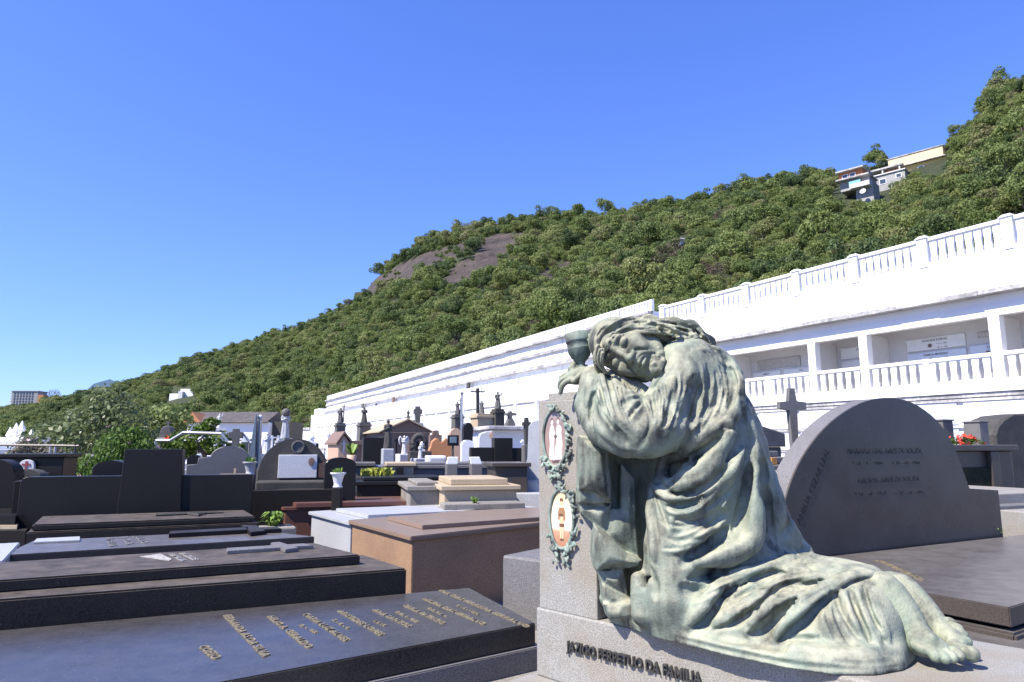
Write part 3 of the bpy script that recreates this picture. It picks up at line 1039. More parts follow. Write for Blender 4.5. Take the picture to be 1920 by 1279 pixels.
def head_meshes(h=0.0026):
    fw = Vector((-0.34, -0.90, -0.22)).normalized()
    u = Vector((-0.86, 0.22, 0.43)); u = (u - fw * u.dot(fw)).normalized()
    s = u.cross(fw).normalized()
    K = 1.05
    C = np.array(at(1169, 642, 2.03) - (u * .003 + fw * .083 + s * .031) * K)

    def P(a, b, c):
        return Vector(C) + (u * a + fw * b + s * c) * K
    ax = [tuple(u), tuple(fw), tuple(s)]

    def el(fd, p, rad, k, op='add'):
        fd.ell(p, ax, [r * K for r in rad], k=k, op=op)
    lo, hi = C - 0.25, C + 0.25
    f = Field(lo, hi, h)
    el(f, P(.024, -.014, 0), [.090, .094, .073], 0)
    el(f, P(-.030, .026, 0), [.080, .060, .060], .03)
    f.chain([P(-.080, .045, 0), P(-.104, .062, 0)], [.036, .026], k=.025)                   # chin
    for c in (-1, 1):
        f.chain([P(-.02, -.01, .060 * c), P(-.07, .012, .052 * c), P(-.1, .045, .022 * c)], [.020, .022, .022], k=.025)  # jaw
        f.chain([P(-.022, .066, .040 * c), P(-.016, .042, .056 * c)], [.018, .016], k=.03)    # cheekbone
        f.chain([P(-.050, .070, .028 * c)], [.022], k=.03)
        el(f, P(.004, .090, .030 * c), [.013, .020, .020], .014, 'cut')                       # eye socket
        f.bumpline([P(.024, .089, .008 * c), P(.030, .086, .030 * c), P(.022, .068, .054 * c)], .010, .009)   # brow
        el(f, P(.002, .0765, .031 * c), [.0115, .0115, .0165], .005)                          # closed lid
        f.bumpline([P(-.004, .089, .017 * c), P(-.0075, .090, .031 * c), P(-.003, .083, .046 * c)], .0032, -.006)
        f.bumpline([P(.013, .087, .016 * c), P(.0155, .088, .031 * c), P(.010, .080, .048 * c)], .0032, -.006)
        f.chain([P(-.036, .101, .010 * c), P(-.036, .095, .0155 * c)], [.008, .007], k=.008)  # nostril wing
        f.chain([P(-.045, .105, .006 * c)], [.0042], k=.004, op='cut')
        f.bumpline([P(-.032, .090, .022 * c), P(-.05, .086, .033 * c), P(-.074, .074, .038 * c)], .006, -.010)   # fold beside the mouth
        # moustache
        f.chain([P(-.051, .098, .003 * c), P(-.055, .0945, .016 * c), P(-.066, .083, .031 * c), P(-.084, .070, .038 * c)], [.0045, .0062, .0055, .003], k=.006)
        f.bumpline([P(-.053, .104, .006 * c), P(-.060, .094, .022 * c), P(-.074, .080, .034 * c)], .0025, -.004)
    f.chain([P(.030, .084, 0), P(.008, .088, 0), P(-.018, .102, 0), P(-.034, .111, 0)], [.010, .0075, .0085, .0095], k=.014)
    f.chain([P(-.0635, .092, -.018), P(-.062, .099, 0), P(-.0635, .092, .018)], [.003, .0062, .003], k=.005)      # lips
    f.chain([P(-.0735, .088, -.014), P(-.0735, .096, 0), P(-.0735, .088, .014)], [.0035, .0075, .0035], k=.005)
    f.bumpline([P(-.068, .090, -.022), P(-.068, .102, 0), P(-.068, .090, .022)], 0.003, -.007)
    f.bumpline([P(-.083, .085, -.016), P(-.084, .092, 0), P(-.083, .085, .016)], .006, -.007)
    rng = random.Random(5)
    # beard: short curling locks along the jaw and chin
    for i in range(120):
        t = rng.uniform(-1, 1)
        a = -.092 - .018 * (1 - abs(t)) + rng.uniform(-.012, .012) + .075 * max(0, abs(t) - .5)
        b = .090 - .085 * abs(t) ** 1.6 + rng.uniform(-.006, .006)
        c = .062 * t
        q, _ = P(a, b, c), 0
        d = Vector((rng.uniform(-1, 1), rng.uniform(-1, 1), rng.uniform(-1, 1))) * .007
        f.chain([q - d, q + u * rng.uniform(-.010, 0), q + d - u * .010], [.0035, .0052, .003], k=.006)
    # ear on the upper side
    e = P(-.018, -.034, .076)
    ring = [e + (u * math.cos(t) * .026 + fw * (math.sin(t) * .015)) * K + s * .006 for t in [x * math.pi / 5 for x in range(-1, 9)]]
    f.chain(ring, .0060, k=.005)
    f.chain([e - u * .028 + fw * .006 + s * .004], [.009], k=.006)
    # neck
    f.chain([P(-.02, -.045, .0), P(-.10, -.055, .012), P(-.17, -.05, .03)], [.056, .054, .062], k=.03)
    face = f.mesh('head')

    # ---- hair: wavy locks thrown back from the forehead over the nape
    lo = np.array(at(1095, 760, 1.95)); hi = np.array(at(1405, 575, 2.36))
    g = Field(np.minimum(lo, hi) - .03, np.maximum(lo, hi) + .03, h * 1.1)
    el(g, P(.032, -.030, .004), [.094, .092, .080], 0)
    el(g, P(-.030, .082, -.010), [.094, .080, .086], .008, 'cut')
    el(g, P(-.09, .03, 0), [.09, .09, .09], .01, 'cut')
    g.chain(A3([(1128, 634, 2.09), (1160, 615, 2.085), (1210, 612, 2.085), (1262, 618, 2.10), (1308, 638, 2.125), (1346, 668, 2.15)]), [.016, .020, .020, .020, .018, .012], k=.02)
    g.chain(A3([(1222, 622, 2.085), (1245, 630, 2.10), (1275, 642, 2.11)]), [.018, .022, .018], k=.015)
    path = np.array([(1118, 662), (1120, 640), (1132, 620), (1158, 604), (1195, 598), (1232, 600), (1268, 606), (1302, 618), (1328, 640), (1348, 672)], dtype=float)
    nrm = np.gradient(path, axis=0); nrm = np.c_[-nrm[:, 1], nrm[:, 0]]; nrm /= np.linalg.norm(nrm, axis=1)[:, None]
    rng = random.Random(21)
    big = [
        ([(1120, 652, 2.06), (1122, 632, 2.045), (1136, 616, 2.035), (1156, 610, 2.03), (1176, 603, 2.04), (1196, 604, 2.05)], .013),
        ([(1146, 616, 2.03), (1164, 606, 2.03), (1184, 600, 2.05), (1206, 602, 2.05), (1226, 597, 2.07)], .012),
        ([(1160, 622, 2.02), (1182, 613, 2.015), (1204, 616, 2.02), (1222, 608, 2.03), (1240, 612, 2.045)], .011),
        ([(1196, 602, 2.07), (1218, 596, 2.07), (1238, 604, 2.065), (1256, 600, 2.075), (1272, 607, 2.07)], .013),
        ([(1212, 624, 2.03), (1230, 618, 2.03), (1246, 624, 2.03), (1258, 618, 2.035), (1266, 626, 2.03), (1262, 636, 2.035)], .009),
        ([(1244, 606, 2.07), (1262, 600, 2.07), (1280, 607, 2.065), (1298, 606, 2.08), (1314, 618, 2.08)], .013),
        ([(1262, 616, 2.05), (1280, 611, 2.045), (1294, 618, 2.045), (1300, 630, 2.045), (1290, 637, 2.04), (1280, 631, 2.04)], .0095),
        ([(1290, 612, 2.09), (1308, 618, 2.085), (1318, 630, 2.085), (1334, 638, 2.10), (1340, 654, 2.11)], .013),
        ([(1298, 634, 2.06), (1312, 630, 2.06), (1324, 638, 2.06), (1326, 652, 2.06), (1316, 657, 2.06)], .009),
        ([(1318, 646, 2.085), (1330, 648, 2.09), (1338, 660, 2.10), (1348, 670, 2.12), (1356, 684, 2.14)], .010),
        ([(1270, 642, 2.05), (1290, 645, 2.05), (1306, 652, 2.055), (1322, 664, 2.08), (1336, 680, 2.11)], .009),
    ]

    def flow(u0, o):
        x = min(max(u0, 0), 1) * (len(path) - 1)
        i = min(int(x), len(path) - 2); fr = x - i
        q = path[i] * (1 - fr) + path[i + 1] * fr
        n = nrm[i] * (1 - fr) + nrm[i + 1] * fr
        q = q + n * o
        return (q[0], q[1], 2.095 + .05 * max(0, u0 - .55) / .45 - .052 * math.sin(min(1, o / 24) * 1.5))
    locks = []
    locks_big = big
    for i in range(46):
        u0 = rng.uniform(-.02, .74)
        ln = rng.uniform(.22, .42)
        o = rng.uniform(1, 22) if u0 < .55 else rng.uniform(1, 30)
        ph, am = rng.uniform(0, 6.28), rng.uniform(2.5, 5.0)
        n = 8
        pts = []
        for k in range(n):
            uu = u0 + ln * k / (n - 1)
            oo = o + am * math.sin(ph + 9 * uu * 2) + (rng.uniform(0, 6) * k / n)
            lim = 23 if uu < .5 else (21 if uu < .72 else 36)
            pts.append(flow(uu, max(0.5, min(oo, lim))))
        locks.append((pts, rng.uniform(.005, .0085)))
    locks += [
        ([(1236, 612, 2.035), (1256, 610, 2.025), (1264, 620, 2.025), (1261, 634, 2.04)], .009),
        ([(1272, 634, 2.05), (1290, 637, 2.045), (1306, 630, 2.05), (1322, 636, 2.06), (1321, 650, 2.065)], .008),
        ([(1310, 642, 2.065), (1320, 655, 2.07), (1335, 661, 2.085), (1348, 674, 2.11)], .008),
        ([(1275, 645, 2.06), (1300, 646, 2.06), (1318, 660, 2.075), (1336, 672, 2.10)], .008),
        ([(1123, 648, 2.05), (1119, 664, 2.06), (1122, 682, 2.07), (1134, 698, 2.08)], .008),
        ([(1127, 655, 2.035), (1123, 672, 2.045), (1128, 688, 2.06), (1140, 702, 2.07)], .007),
        ([(1119, 655, 2.07), (1116, 670, 2.075), (1120, 690, 2.085), (1130, 702, 2.09)], .008),
        ([(1131, 662, 2.03), (1128, 678, 2.04), (1134, 692, 2.055)], .005),
        ([(1136, 700, 2.12), (1165, 712, 2.10), (1200, 724, 2.08)], .016),
    ]
    for i in range(16):                                       # locks falling onto the arm
        w = i / 15
        x0, y0 = 1140 + 46 * w + rng.uniform(-3, 3), 700 + 10 * w
        x1, y1 = 1172 + 42 * w + rng.uniform(-6, 6), 738 + 8 * rng.random()
        locks.append(([(x0, y0, 2.10), (x0 + (x1 - x0) * .45, y0 + 6 + 4 * rng.random(), 2.075), (x1 + rng.uniform(-2, 6), (y0 + y1) / 2 + 8, 2.058), (x1, y1, 2.045)], rng.uniform(.004, .0065)))
    for i in range(15):
        c = -.075 + .15 * i / 14
        q = [P(.115 - .9 * abs(c) * .4, .055 - .2 * abs(c), c), P(.128 - 3 * c * c, -.02, c * 1.02), P(.085 - 2 * c * c, -.10, c * 1.03)]
        q = [x + s * .006 * math.sin(i * 1.7 + j * 2) for j, x in enumerate(q)]
        g.bumpline(q, .005, -.006); g.bumpline([x + s * .006 for x in q], .005, .004)
    locks += [([(x, y, Y + (.028 if Y < 2.052 else .006)) for x, y, Y in pts], r * .92) for pts, r in big]
    for pts, r in locks:
        p3 = A3(pts)
        n = len(p3)
        rs = [r * (0.75 + 0.35 * math.sin(math.pi * (i + .6) / n)) * (0.5 if i == n - 1 else 1) for i in range(n)]
        g.chain(p3, rs, k=.003)
        for o in (-.9, -.2, .55):                       # strands combed along the lock
            off = [q + Vector((0, -0.85 * r, (0.55 * o + .25) * r)) for q in p3]
            g.bumpline(off, r * .24, -.006)
    # comb the whole head of hair with fine waving lines
    rng = random.Random(33)
    for i in range(60):
        u0, ln = rng.uniform(-.02, .8), rng.uniform(.14, .30)
        o = rng.uniform(-3, 24 if u0 < .5 else 30)
        ph, am = rng.uniform(0, 6.28), rng.uniform(1.5, 3.5)
        pts = []
        for k in range(8):
            uu = u0 + ln * k / 7
            pts.append(flow(uu, o + am * math.sin(ph + 22 * uu))[:2])
        g.fold(pts, rng.uniform(.0026, .0042), rng.choice((-.010, -.008, .007)), 1.6)
    return face, g.mesh('hair')


def hand_mesh(h=0.0026):
    pts = A3([(1048, 742, 2.25), (1110, 680, 2.12)])
    lo = np.minimum(np.array(pts[0]), np.array(pts[1])) - .07
    hi = np.maximum(np.array(pts[0]), np.array(pts[1])) + .07
    f = Field(lo, hi, h)
    f.chain(A3([(1118, 704, 2.15), (1098, 702, 2.17), (1082, 708, 2.185)]), [.027, .024, .023], k=.01)
    f.chain(A3([(1090, 700, 2.17), (1078, 706, 2.18), (1068, 710, 2.19)]), [.020, .022, .018], k=.012)
    # four fingers laid over the edge of the stele
    f.chain(A3([(1076, 712, 2.165), (1062, 716, 2.165), (1054, 724, 2.17), (1051, 736, 2.175)]), [.0105, .0095, .009, .0075], k=.005)
    f.chain(A3([(1074, 706, 2.185), (1060, 709, 2.19), (1051, 716, 2.195), (1049, 727, 2.20)]), [.0105, .0095, .009, .007], k=.005)
    f.chain(A3([(1074, 701, 2.205), (1061, 703, 2.212), (1053, 709, 2.22), (1052, 719, 2.225)]), [.010, .009, .0085, .007], k=.005)
    f.chain(A3([(1078, 697, 2.22), (1067, 698, 2.235), (1061, 703, 2.245)]), [.009, .008, .0065], k=.005)
    # thumb against the palm
    f.chain(A3([(1096, 700, 2.15), (1084, 708, 2.145), (1076, 716, 2.15)]), [.011, .0095, .0075], k=.006)
    near = f.mesh('hand')
    # the other hand, closed round the stem of the chalice
    g = Field(lo - .03, hi + .06, h)
    g.chain(A3([(1084, 700, 2.245), (1080, 690, 2.25)]), [.024, .022], k=.01)
    for i, (x, y) in enumerate([(1076, 696), (1074, 690), (1077, 684), (1082, 679)]):
        Y = 2.232 + .005 * i
        g.chain(A3([(x + 10, y - 2, Y + .012), (x - 1, y - 1, Y - .010), (x - 5, y + 4, Y - .006), (x + 2, y + 8, Y - .014)]), [.009, .0092, .008, .007], k=.004)
    g.chain(A3([(1092, 692, 2.228), (1091, 682, 2.222), (1086, 676, 2.222)]), [.010, .009, .007], k=.005)
    far = g.mesh('hand')
    return near, far


def legs_mesh(h=0.0034):
    lo = np.array((0.80, 1.55, 0.82)); hi = np.array((1.30, 2.05, 1.14))
    f = Field(lo, hi, h)
    # near calf, ankle
    f.chain(A3([(1622, 1120, 1.85), (1652, 1108, 1.83), (1690, 1150, 1.80), (1715, 1185, 1.775), (1733, 1206, 1.755)]), [.05, .050, .0445, .036, .030], k=.012)
    # far calf
    f.chain(A3([(1650, 1105, 1.93), (1685, 1108, 1.91), (1722, 1140, 1.875), (1752, 1172, 1.84), (1772, 1196, 1.81)]), [.045, .047, .042, .034, .028], k=.012)
    # feet
    f.chain(A3([(1724, 1204, 1.755), (1746, 1210, 1.735), (1770, 1220, 1.722)]), [.029, .027, .017], k=.014)
    f.chain(A3([(1768, 1188, 1.82), (1782, 1198, 1.785), (1800, 1208, 1.762)]), [.027, .027, .019], k=.014)
    f.chain(A3([(1716, 1210, 1.738), (1728, 1217, 1.722), (1738, 1220, 1.715)]), [.011, .0125, .0115], k=.004)
    for x, y, Y, r in [(1754, 1231, 1.700, .0135), (1772, 1235, 1.692, .0125), (1787, 1234, 1.692, .0120), (1801, 1230, 1.695, .0115)]:
        f.chain(A3([(x - 15, y - 12, Y + .020), (x - 5, y - 6, Y + .006), (x, y, Y)]), [r * .75, r * .95, r], k=.0025)
    f.chain(A3([(1786, 1210, 1.75), (1806, 1220, 1.725), (1821, 1226, 1.712)]), [.015, .0145, .0185], k=.004)           # big toe of the far foot
    for x, y, Y, r in [(1784, 1167, 1.82, .0125), (1796, 1178, 1.80, .0135), (1805, 1190, 1.785, .0135), (1812, 1202, 1.765, .0135)]:
        f.chain(A3([(x - 20, y + 4, Y + .004), (x - 7, y - 1, Y), (x, y + 2, Y - .002)]), [r * .75, r * .95, r], k=.003)
    # ankle bones, tendons
    f.chain([at(1748, 1200, 1.725)], [.010], k=.012)
    f.fold(zH([(330, 620), (420, 760), (540, 860)]), .012, -.004)
    f.fold(zH([(640, 680), (760, 790), (840, 860)]), .008, .004)
    X, Y, Z = f.grid((slice(None),) * 3)
    f.f = np.maximum(f.f, (ZB + 0.001 - Z).astype(np.float32) * np.ones_like(f.f))
    return f.mesh('bare_legs')


def build_statue():
    o = empty('bronze_statue', (0.65, 2.1, ZB))
    tag(o, 'green weathered bronze figure of a robed man slumped over a granite stele with a chalice', 'statue')
    bpy.context.view_layer.update()
    inv = o.matrix_world.inverted()

    def part(me, mat, name, label=None):
        me.transform(inv)
        p = link_mesh(name, me, mat, o)
        if label: p['label'] = label
        return p
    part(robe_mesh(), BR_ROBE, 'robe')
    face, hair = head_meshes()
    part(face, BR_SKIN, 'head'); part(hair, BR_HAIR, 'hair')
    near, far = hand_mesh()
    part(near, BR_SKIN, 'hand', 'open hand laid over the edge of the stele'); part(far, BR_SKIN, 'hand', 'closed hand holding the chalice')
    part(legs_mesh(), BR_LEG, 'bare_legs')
    # chalice
    top, bot = at(1082, 626, 2.235), at(1092, 690, 2.225)
    axis = (top - bot); Lc = axis.length
    q = axis.to_track_quat('Z', 'Y').to_matrix().to_4x4()
    M = Matrix.Translation(bot) @ q
    k = Lc / 0.105
    prof = [(.001, -.02), (.012, -.02), (.011, .006), (.009, .012), (.012, .018), (.018, .024), (.027, .034), (.033, .048), (.034, .056), (.0345, .058), (.033, .060),
            (.033, .076), (.0355, .079), (.036, .083), (.0345, .085), (.037, .105), (.034, .105), (.031, .085), (.028, .055), (.015, .035), (.001, .03)]
    b = MB(); b.lathe([(r * k * 1.05, z * k) for r, z in prof], 32, M, caps=False)
    c = b.build('chalice', BR_CUP, None, True)
    c.data.transform(inv); c.parent = o
    return o
# ------------------------------------------------------------------ ground
def build_ground():
    m, nt, N, L, b = new_mat('cemetery_ground')
    co = world_pos(N)
    n1 = noise(N, L, 1.2, 6, .6, co); n2 = noise(N, L, 25, 4, .7, co)
    r = ramp(N, [(.35, (.11, .10, .085)), (.6, (.21, .195, .17)), (.8, (.28, .26, .23))]); L.new(n1, r.inputs[0])
    c = mixc(N, L, .35, r.outputs[0], n2, 'OVERLAY')
    L.new(c, b.inputs['Base Color']); b.inputs['Roughness'].default_value = .9
    bump(N, L, b, n2, .4, .03)
    mb = MB()
    S = 9000
    vs = [mb.bm.verts.new(p) for p in ((-S, -S, 0), (S, -S, 0), (S, S, 0), (-S, S, 0))]
    mb.bm.faces.new(vs)
    o = mb.build('ground', m)
    tag(o, 'worn cement and earth ground between the graves', 'ground', kind='structure')


build_ground()
STATUE = build_statue()
# ------------------------------------------------------------------ materials of the graves
M = {}
M['granite'] = stone('granite_pale_grey', (0.265, 0.262, 0.245), 0.62, 0.38, 300, 0.55, (0.21, 0.155, 0.09), 0.35, 4.0, 0.35)
M['granite_mid'] = stone('granite_mid_grey', (0.15, 0.145, 0.145), 0.55, 0.5, 240, 0.3, (0.08, 0.075, 0.07), 0.4, 3.0, 0.2)
M['arch_face'] = stone('stained_polished_granite', (0.058, 0.049, 0.042), 0.26, 0.3, 240, 0.8, (0.105, 0.095, 0.078), 0.25, 1.7, 0.0)
M['granite_pol'] = stone('granite_polished_grey', (0.064, 0.054, 0.047), 0.32, 0.35, 240, 0.35, (0.075, 0.07, 0.062), 0.22, 2.0, 0.0, (0.16, 0.15, 0.145))
M['slab_blue'] = stone('black_granite_polished', (0.032, 0.029, 0.027), 0.24, 0.6, 160, 0.4, (0.062, 0.055, 0.048), 0.45, 2.5, 0.0, (0.075, 0.069, 0.068), flecks=.55)
M['black'] = stone('black_granite', (0.017, 0.0155, 0.015), 0.5, 0.35, 200, 0.3, (0.010, 0.010, 0.010), 0.12, 3.0, 0.05, (0.060, 0.052, 0.046))
M['black_pol'] = stone('black_granite_headstone', (0.016, 0.0155, 0.0155), 0.3, 0.3, 200, 0.25, (0.024, 0.023, 0.022), 0.18, 2.0, 0.0)
M['weathered'] = stone('black_granite_weathered', (0.020, 0.0185, 0.017), 0.65, 0.5, 160, 0.5, (0.035, 0.032, 0.028), 0.2, 6.0, 0.25, (0.15, 0.125, 0.108), flecks=.5)
M['concrete'] = stone('old_cement', (0.24, 0.225, 0.205), 0.85, 0.3, 120, 0.6, (0.10, 0.09, 0.075), 0.2, 3.0, 0.4)
M['orange'] = stone('ochre_granite', (0.29, 0.185, 0.115), 0.5, 0.35, 160, 0.55, (0.15, 0.095, 0.068), 0.35, 2.5, 0.05)
M['orange_lid'] = stone('pink_granite_lid', (0.24, 0.165, 0.12), 0.3, 0.22, 220, 0.3, (0.12, 0.10, 0.085), 0.45, 3.0, 0.0, (0.21, 0.175, 0.145))
M['redbrown'] = stone('red_brown_granite', (0.14, 0.060, 0.045), 0.32, 0.3, 220, 0.3, (0.08, 0.04, 0.03), 0.45, 3.0, 0.0, (0.14, 0.10, 0.09))
M['white_marble'] = stone('white_marble', (0.55, 0.55, 0.56), 0.45, 0.1, 60, 0.3, (0.40, 0.40, 0.40), 0.4, 3.0, 0.05)
M['grey_marble'] = stone('grey_marble', (0.36, 0.37, 0.39), 0.45, 0.2, 120, 0.3, (0.22, 0.22, 0.23), 0.4, 3.0, 0.05)
M['beige'] = stone('beige_granite', (0.42, 0.34, 0.23), 0.6, 0.25, 180, 0.35, (0.24, 0.19, 0.13), 0.35, 3.0, 0.15)
M['old_grey'] = stone('old_grey_stone', (0.125, 0.122, 0.116), 0.7, 0.4, 140, 0.5, (0.045, 0.043, 0.04), 0.3, 4.0, 0.3)
M['sooty'] = stone('sooty_stone', (0.066, 0.063, 0.058), 0.75, 0.4, 120, 0.5, (0.03, 0.03, 0.027), 0.3, 5.0, 0.3)
M['white_paint'] = stone('whitewash', (0.80, 0.80, 0.81), 0.8, 0.04, 30, 0.25, (0.62, 0.61, 0.60), 0.3, 0.6, 0.1)
M['brass'] = plain('brass_letters', (0.27, 0.225, 0.14), 0.5, 0.4, 0.3, 60)
M['iron'] = plain('dark_lettering', (0.06, 0.058, 0.056), 0.5, 0.4, 0.3, 80)
M['sooty_letter'] = plain('worn_letter', (0.016, 0.015, 0.015), 0.6, 0.0, 0.4, 60)
M['pale_letter'] = plain('pale_lettering', (0.48, 0.46, 0.40), 0.6, 0.0, 0.2, 80)
M['steel'] = plain('painted_pipe', (0.34, 0.36, 0.39), 0.4, 0.5, 0.15, 20)
M['terracotta'] = stone('terracotta', (0.48, 0.22, 0.10), 0.7, 0.15, 60, 0.3, (0.25, 0.13, 0.08), 0.3, 3.0, 0.1)
M['salmon'] = stone('salmon_granite', (0.50, 0.34, 0.24), 0.5, 0.2, 150, 0.2, (0.35, 0.24, 0.17), 0.35, 3.0, 0.05)
M['brown_wall'] = stone('brown_stone', (0.20, 0.135, 0.105), 0.65, 0.15, 60, 0.3, (0.12, 0.085, 0.07), 0.3, 1.2, 0.1)
M['blue_grey'] = stone('blue_grey_granite', (0.13, 0.17, 0.21), 0.35, 0.25, 160, 0.25, (0.06, 0.08, 0.10), 0.45, 2.0, 0.05)
M['weed'] = plain('weed_leaf', (0.13, 0.22, 0.03), 0.6, 0, 0.5, 30)

BG = bpy.context.view_layer


def poly(pix, z):
    return [tuple(onz(x, y, z))[:2] for x, y in pix]


def local_slab(name, pts, z0, z1, mat, parent, bev=0.006):
    """slab with plan outline pts (world), hung under parent"""
    b = MB()
    c = parent.location
    # rotation of parents is zero for these
    b.slab([(x - c.x, y - c.y) for x, y in pts], z0 - c.z, z1 - c.z, bev)
    return b.build(name, mat, parent)


def grow(pts, d):
    """move an outline outwards by d"""
    n = len(pts)
    cx = sum(p[0] for p in pts) / n; cy = sum(p[1] for p in pts) / n
    out = []
    for i in range(n):
        p0, p, p1 = Vector(pts[i - 1]), Vector(pts[i]), Vector(pts[(i + 1) % n])
        e0 = (p - p0).normalized(); e1 = (p1 - p).normalized()
        n0 = Vector((e0.y, -e0.x)); n1 = Vector((e1.y, -e1.x))
        if n0.dot(p - Vector((cx, cy))) < 0: n0 = -n0
        if n1.dot(p - Vector((cx, cy))) < 0: n1 = -n1
        m = (n0 + n1)
        m = m / max(0.3, m.length_squared) * 2
        out.append(tuple(p + m * d))
    return out


def grave(name, label, cat, pts, group=None):
    c = [sum(p[0] for p in pts) / len(pts), sum(p[1] for p in pts) / len(pts)]
    o = empty(name, (c[0], c[1], 0))
    return tag(o, label, cat, group)


def text_on_top(parent, body, px0, px1, z, hcap, mat, name='lettering', flip=False, ext=0.002):
    """raised letters lying on a horizontal slab from photo point px0 to px1"""
    a, b = onz(*px0, z), onz(*px1, z)
    d = (b - a); L = d.length; d.normalize()
    n = Vector((-d.y, d.x, 0))
    me = text_mesh(body, hcap / 0.7, ext, 'LEFT', hcap * 0.02)
    w = max(v.co.x for v in me.vertices) - min(v.co.x for v in me.vertices)
    k = L / max(w, 1e-5)
    c = parent.location
    Mx = Matrix(((d.x * k, n.x, 0, a.x - c.x), (d.y * k, n.y, 0, a.y - c.y), (0, 0, 1, z - c.z + ext), (0, 0, 0, 1)))
    me.transform(Mx)
    return link_mesh(name, me, mat, parent)


# ------------------------------------------------------------------ tomb of the bronze figure
E1 = Vector((math.sin(R(45)), -math.cos(R(45)), 0))      # along the plinth, towards the viewer
E2 = Vector((math.cos(R(45)), math.sin(R(45)), 0))       # across it
A0 = Vector((0.079, 2.345, 0))


def pl(x, y, z):
    return A0 + E1 * x + E2 * y + Vector((0, 0, z))


MPL = Matrix((( E1.x, E2.x, 0, A0.x), (E1.y, E2.y, 0, A0.y), (0, 0, 1, 0), (0, 0, 0, 1)))
pt = empty('statue_tomb', A0)
pt.rotation_euler = (0, 0, R(-45))
tag(pt, 'pale grey granite plinth under the green bronze figure, lettered along its front', 'plinth')
b = MB(); b.box((0, 0, .62), (1.335, .56, ZB), .006); b.build('plinth_block', M['granite'], pt)
b = MB(); b.box((-.03, -.34, .30), (1.72, .86, .62), .008); b.build('lower_slab', M['granite'], pt)
b = MB(); b.box((.0, -.30, 0), (1.68, .82, .30), .008); b.build('tomb_body', M['granite_mid'], pt)
# lettering on the front face: local x along, z up, facing -y
def plinth_xz(px, py):
    d = ray(px, py); e = Vector((0, 0, EYE)); t = (A0 - e).dot(E2) / d.dot(E2); q = e + d * t
    return (q - A0).dot(E1), q.z


me = text_mesh('JAZIGO PERPETUO DA FAMILIA', 0.042, 0.005, 'LEFT', 0.0006)
w = max(v.co.x for v in me.vertices)
xa, za = plinth_xz(1066, 1219); xb, zb_ = plinth_xz(1318, 1283)
me.transform(Matrix((((xb - xa) / w, 0, 0, xa), (0, 0, -1, -0.0045), ((zb_ - za) / w, 1, 0, za), (0, 0, 0, 1))))
link_mesh('lettering', me, M['iron'], pt)

# the stele
st = empty('granite_stele', pl(.012, .004, ZB))
st.rotation_euler = (0, 0, R(-45))
tag(st, 'upright grey granite stele with two oval portraits, the bronze figure leaning on it', 'stele')
SW, SD, SH = .238, .235, .70
b = MB(); b.box((0, 0, 0), (SW, SD, SH - .028), .003)
b.box((.026, .02, SH - .0282), (SW - .002, SD - .02, SH), .003)
b.build('stone', M['granite'], st)


def face_xy(px, py):
    o = pl(.012, .004, 0); n = -E2
    d = ray(px, py); e = Vector((0, 0, EYE))
    t = (o - e).dot(n) / d.dot(n)
    p = e + d * t
    return (p - o).dot(E1), p.z - ZB


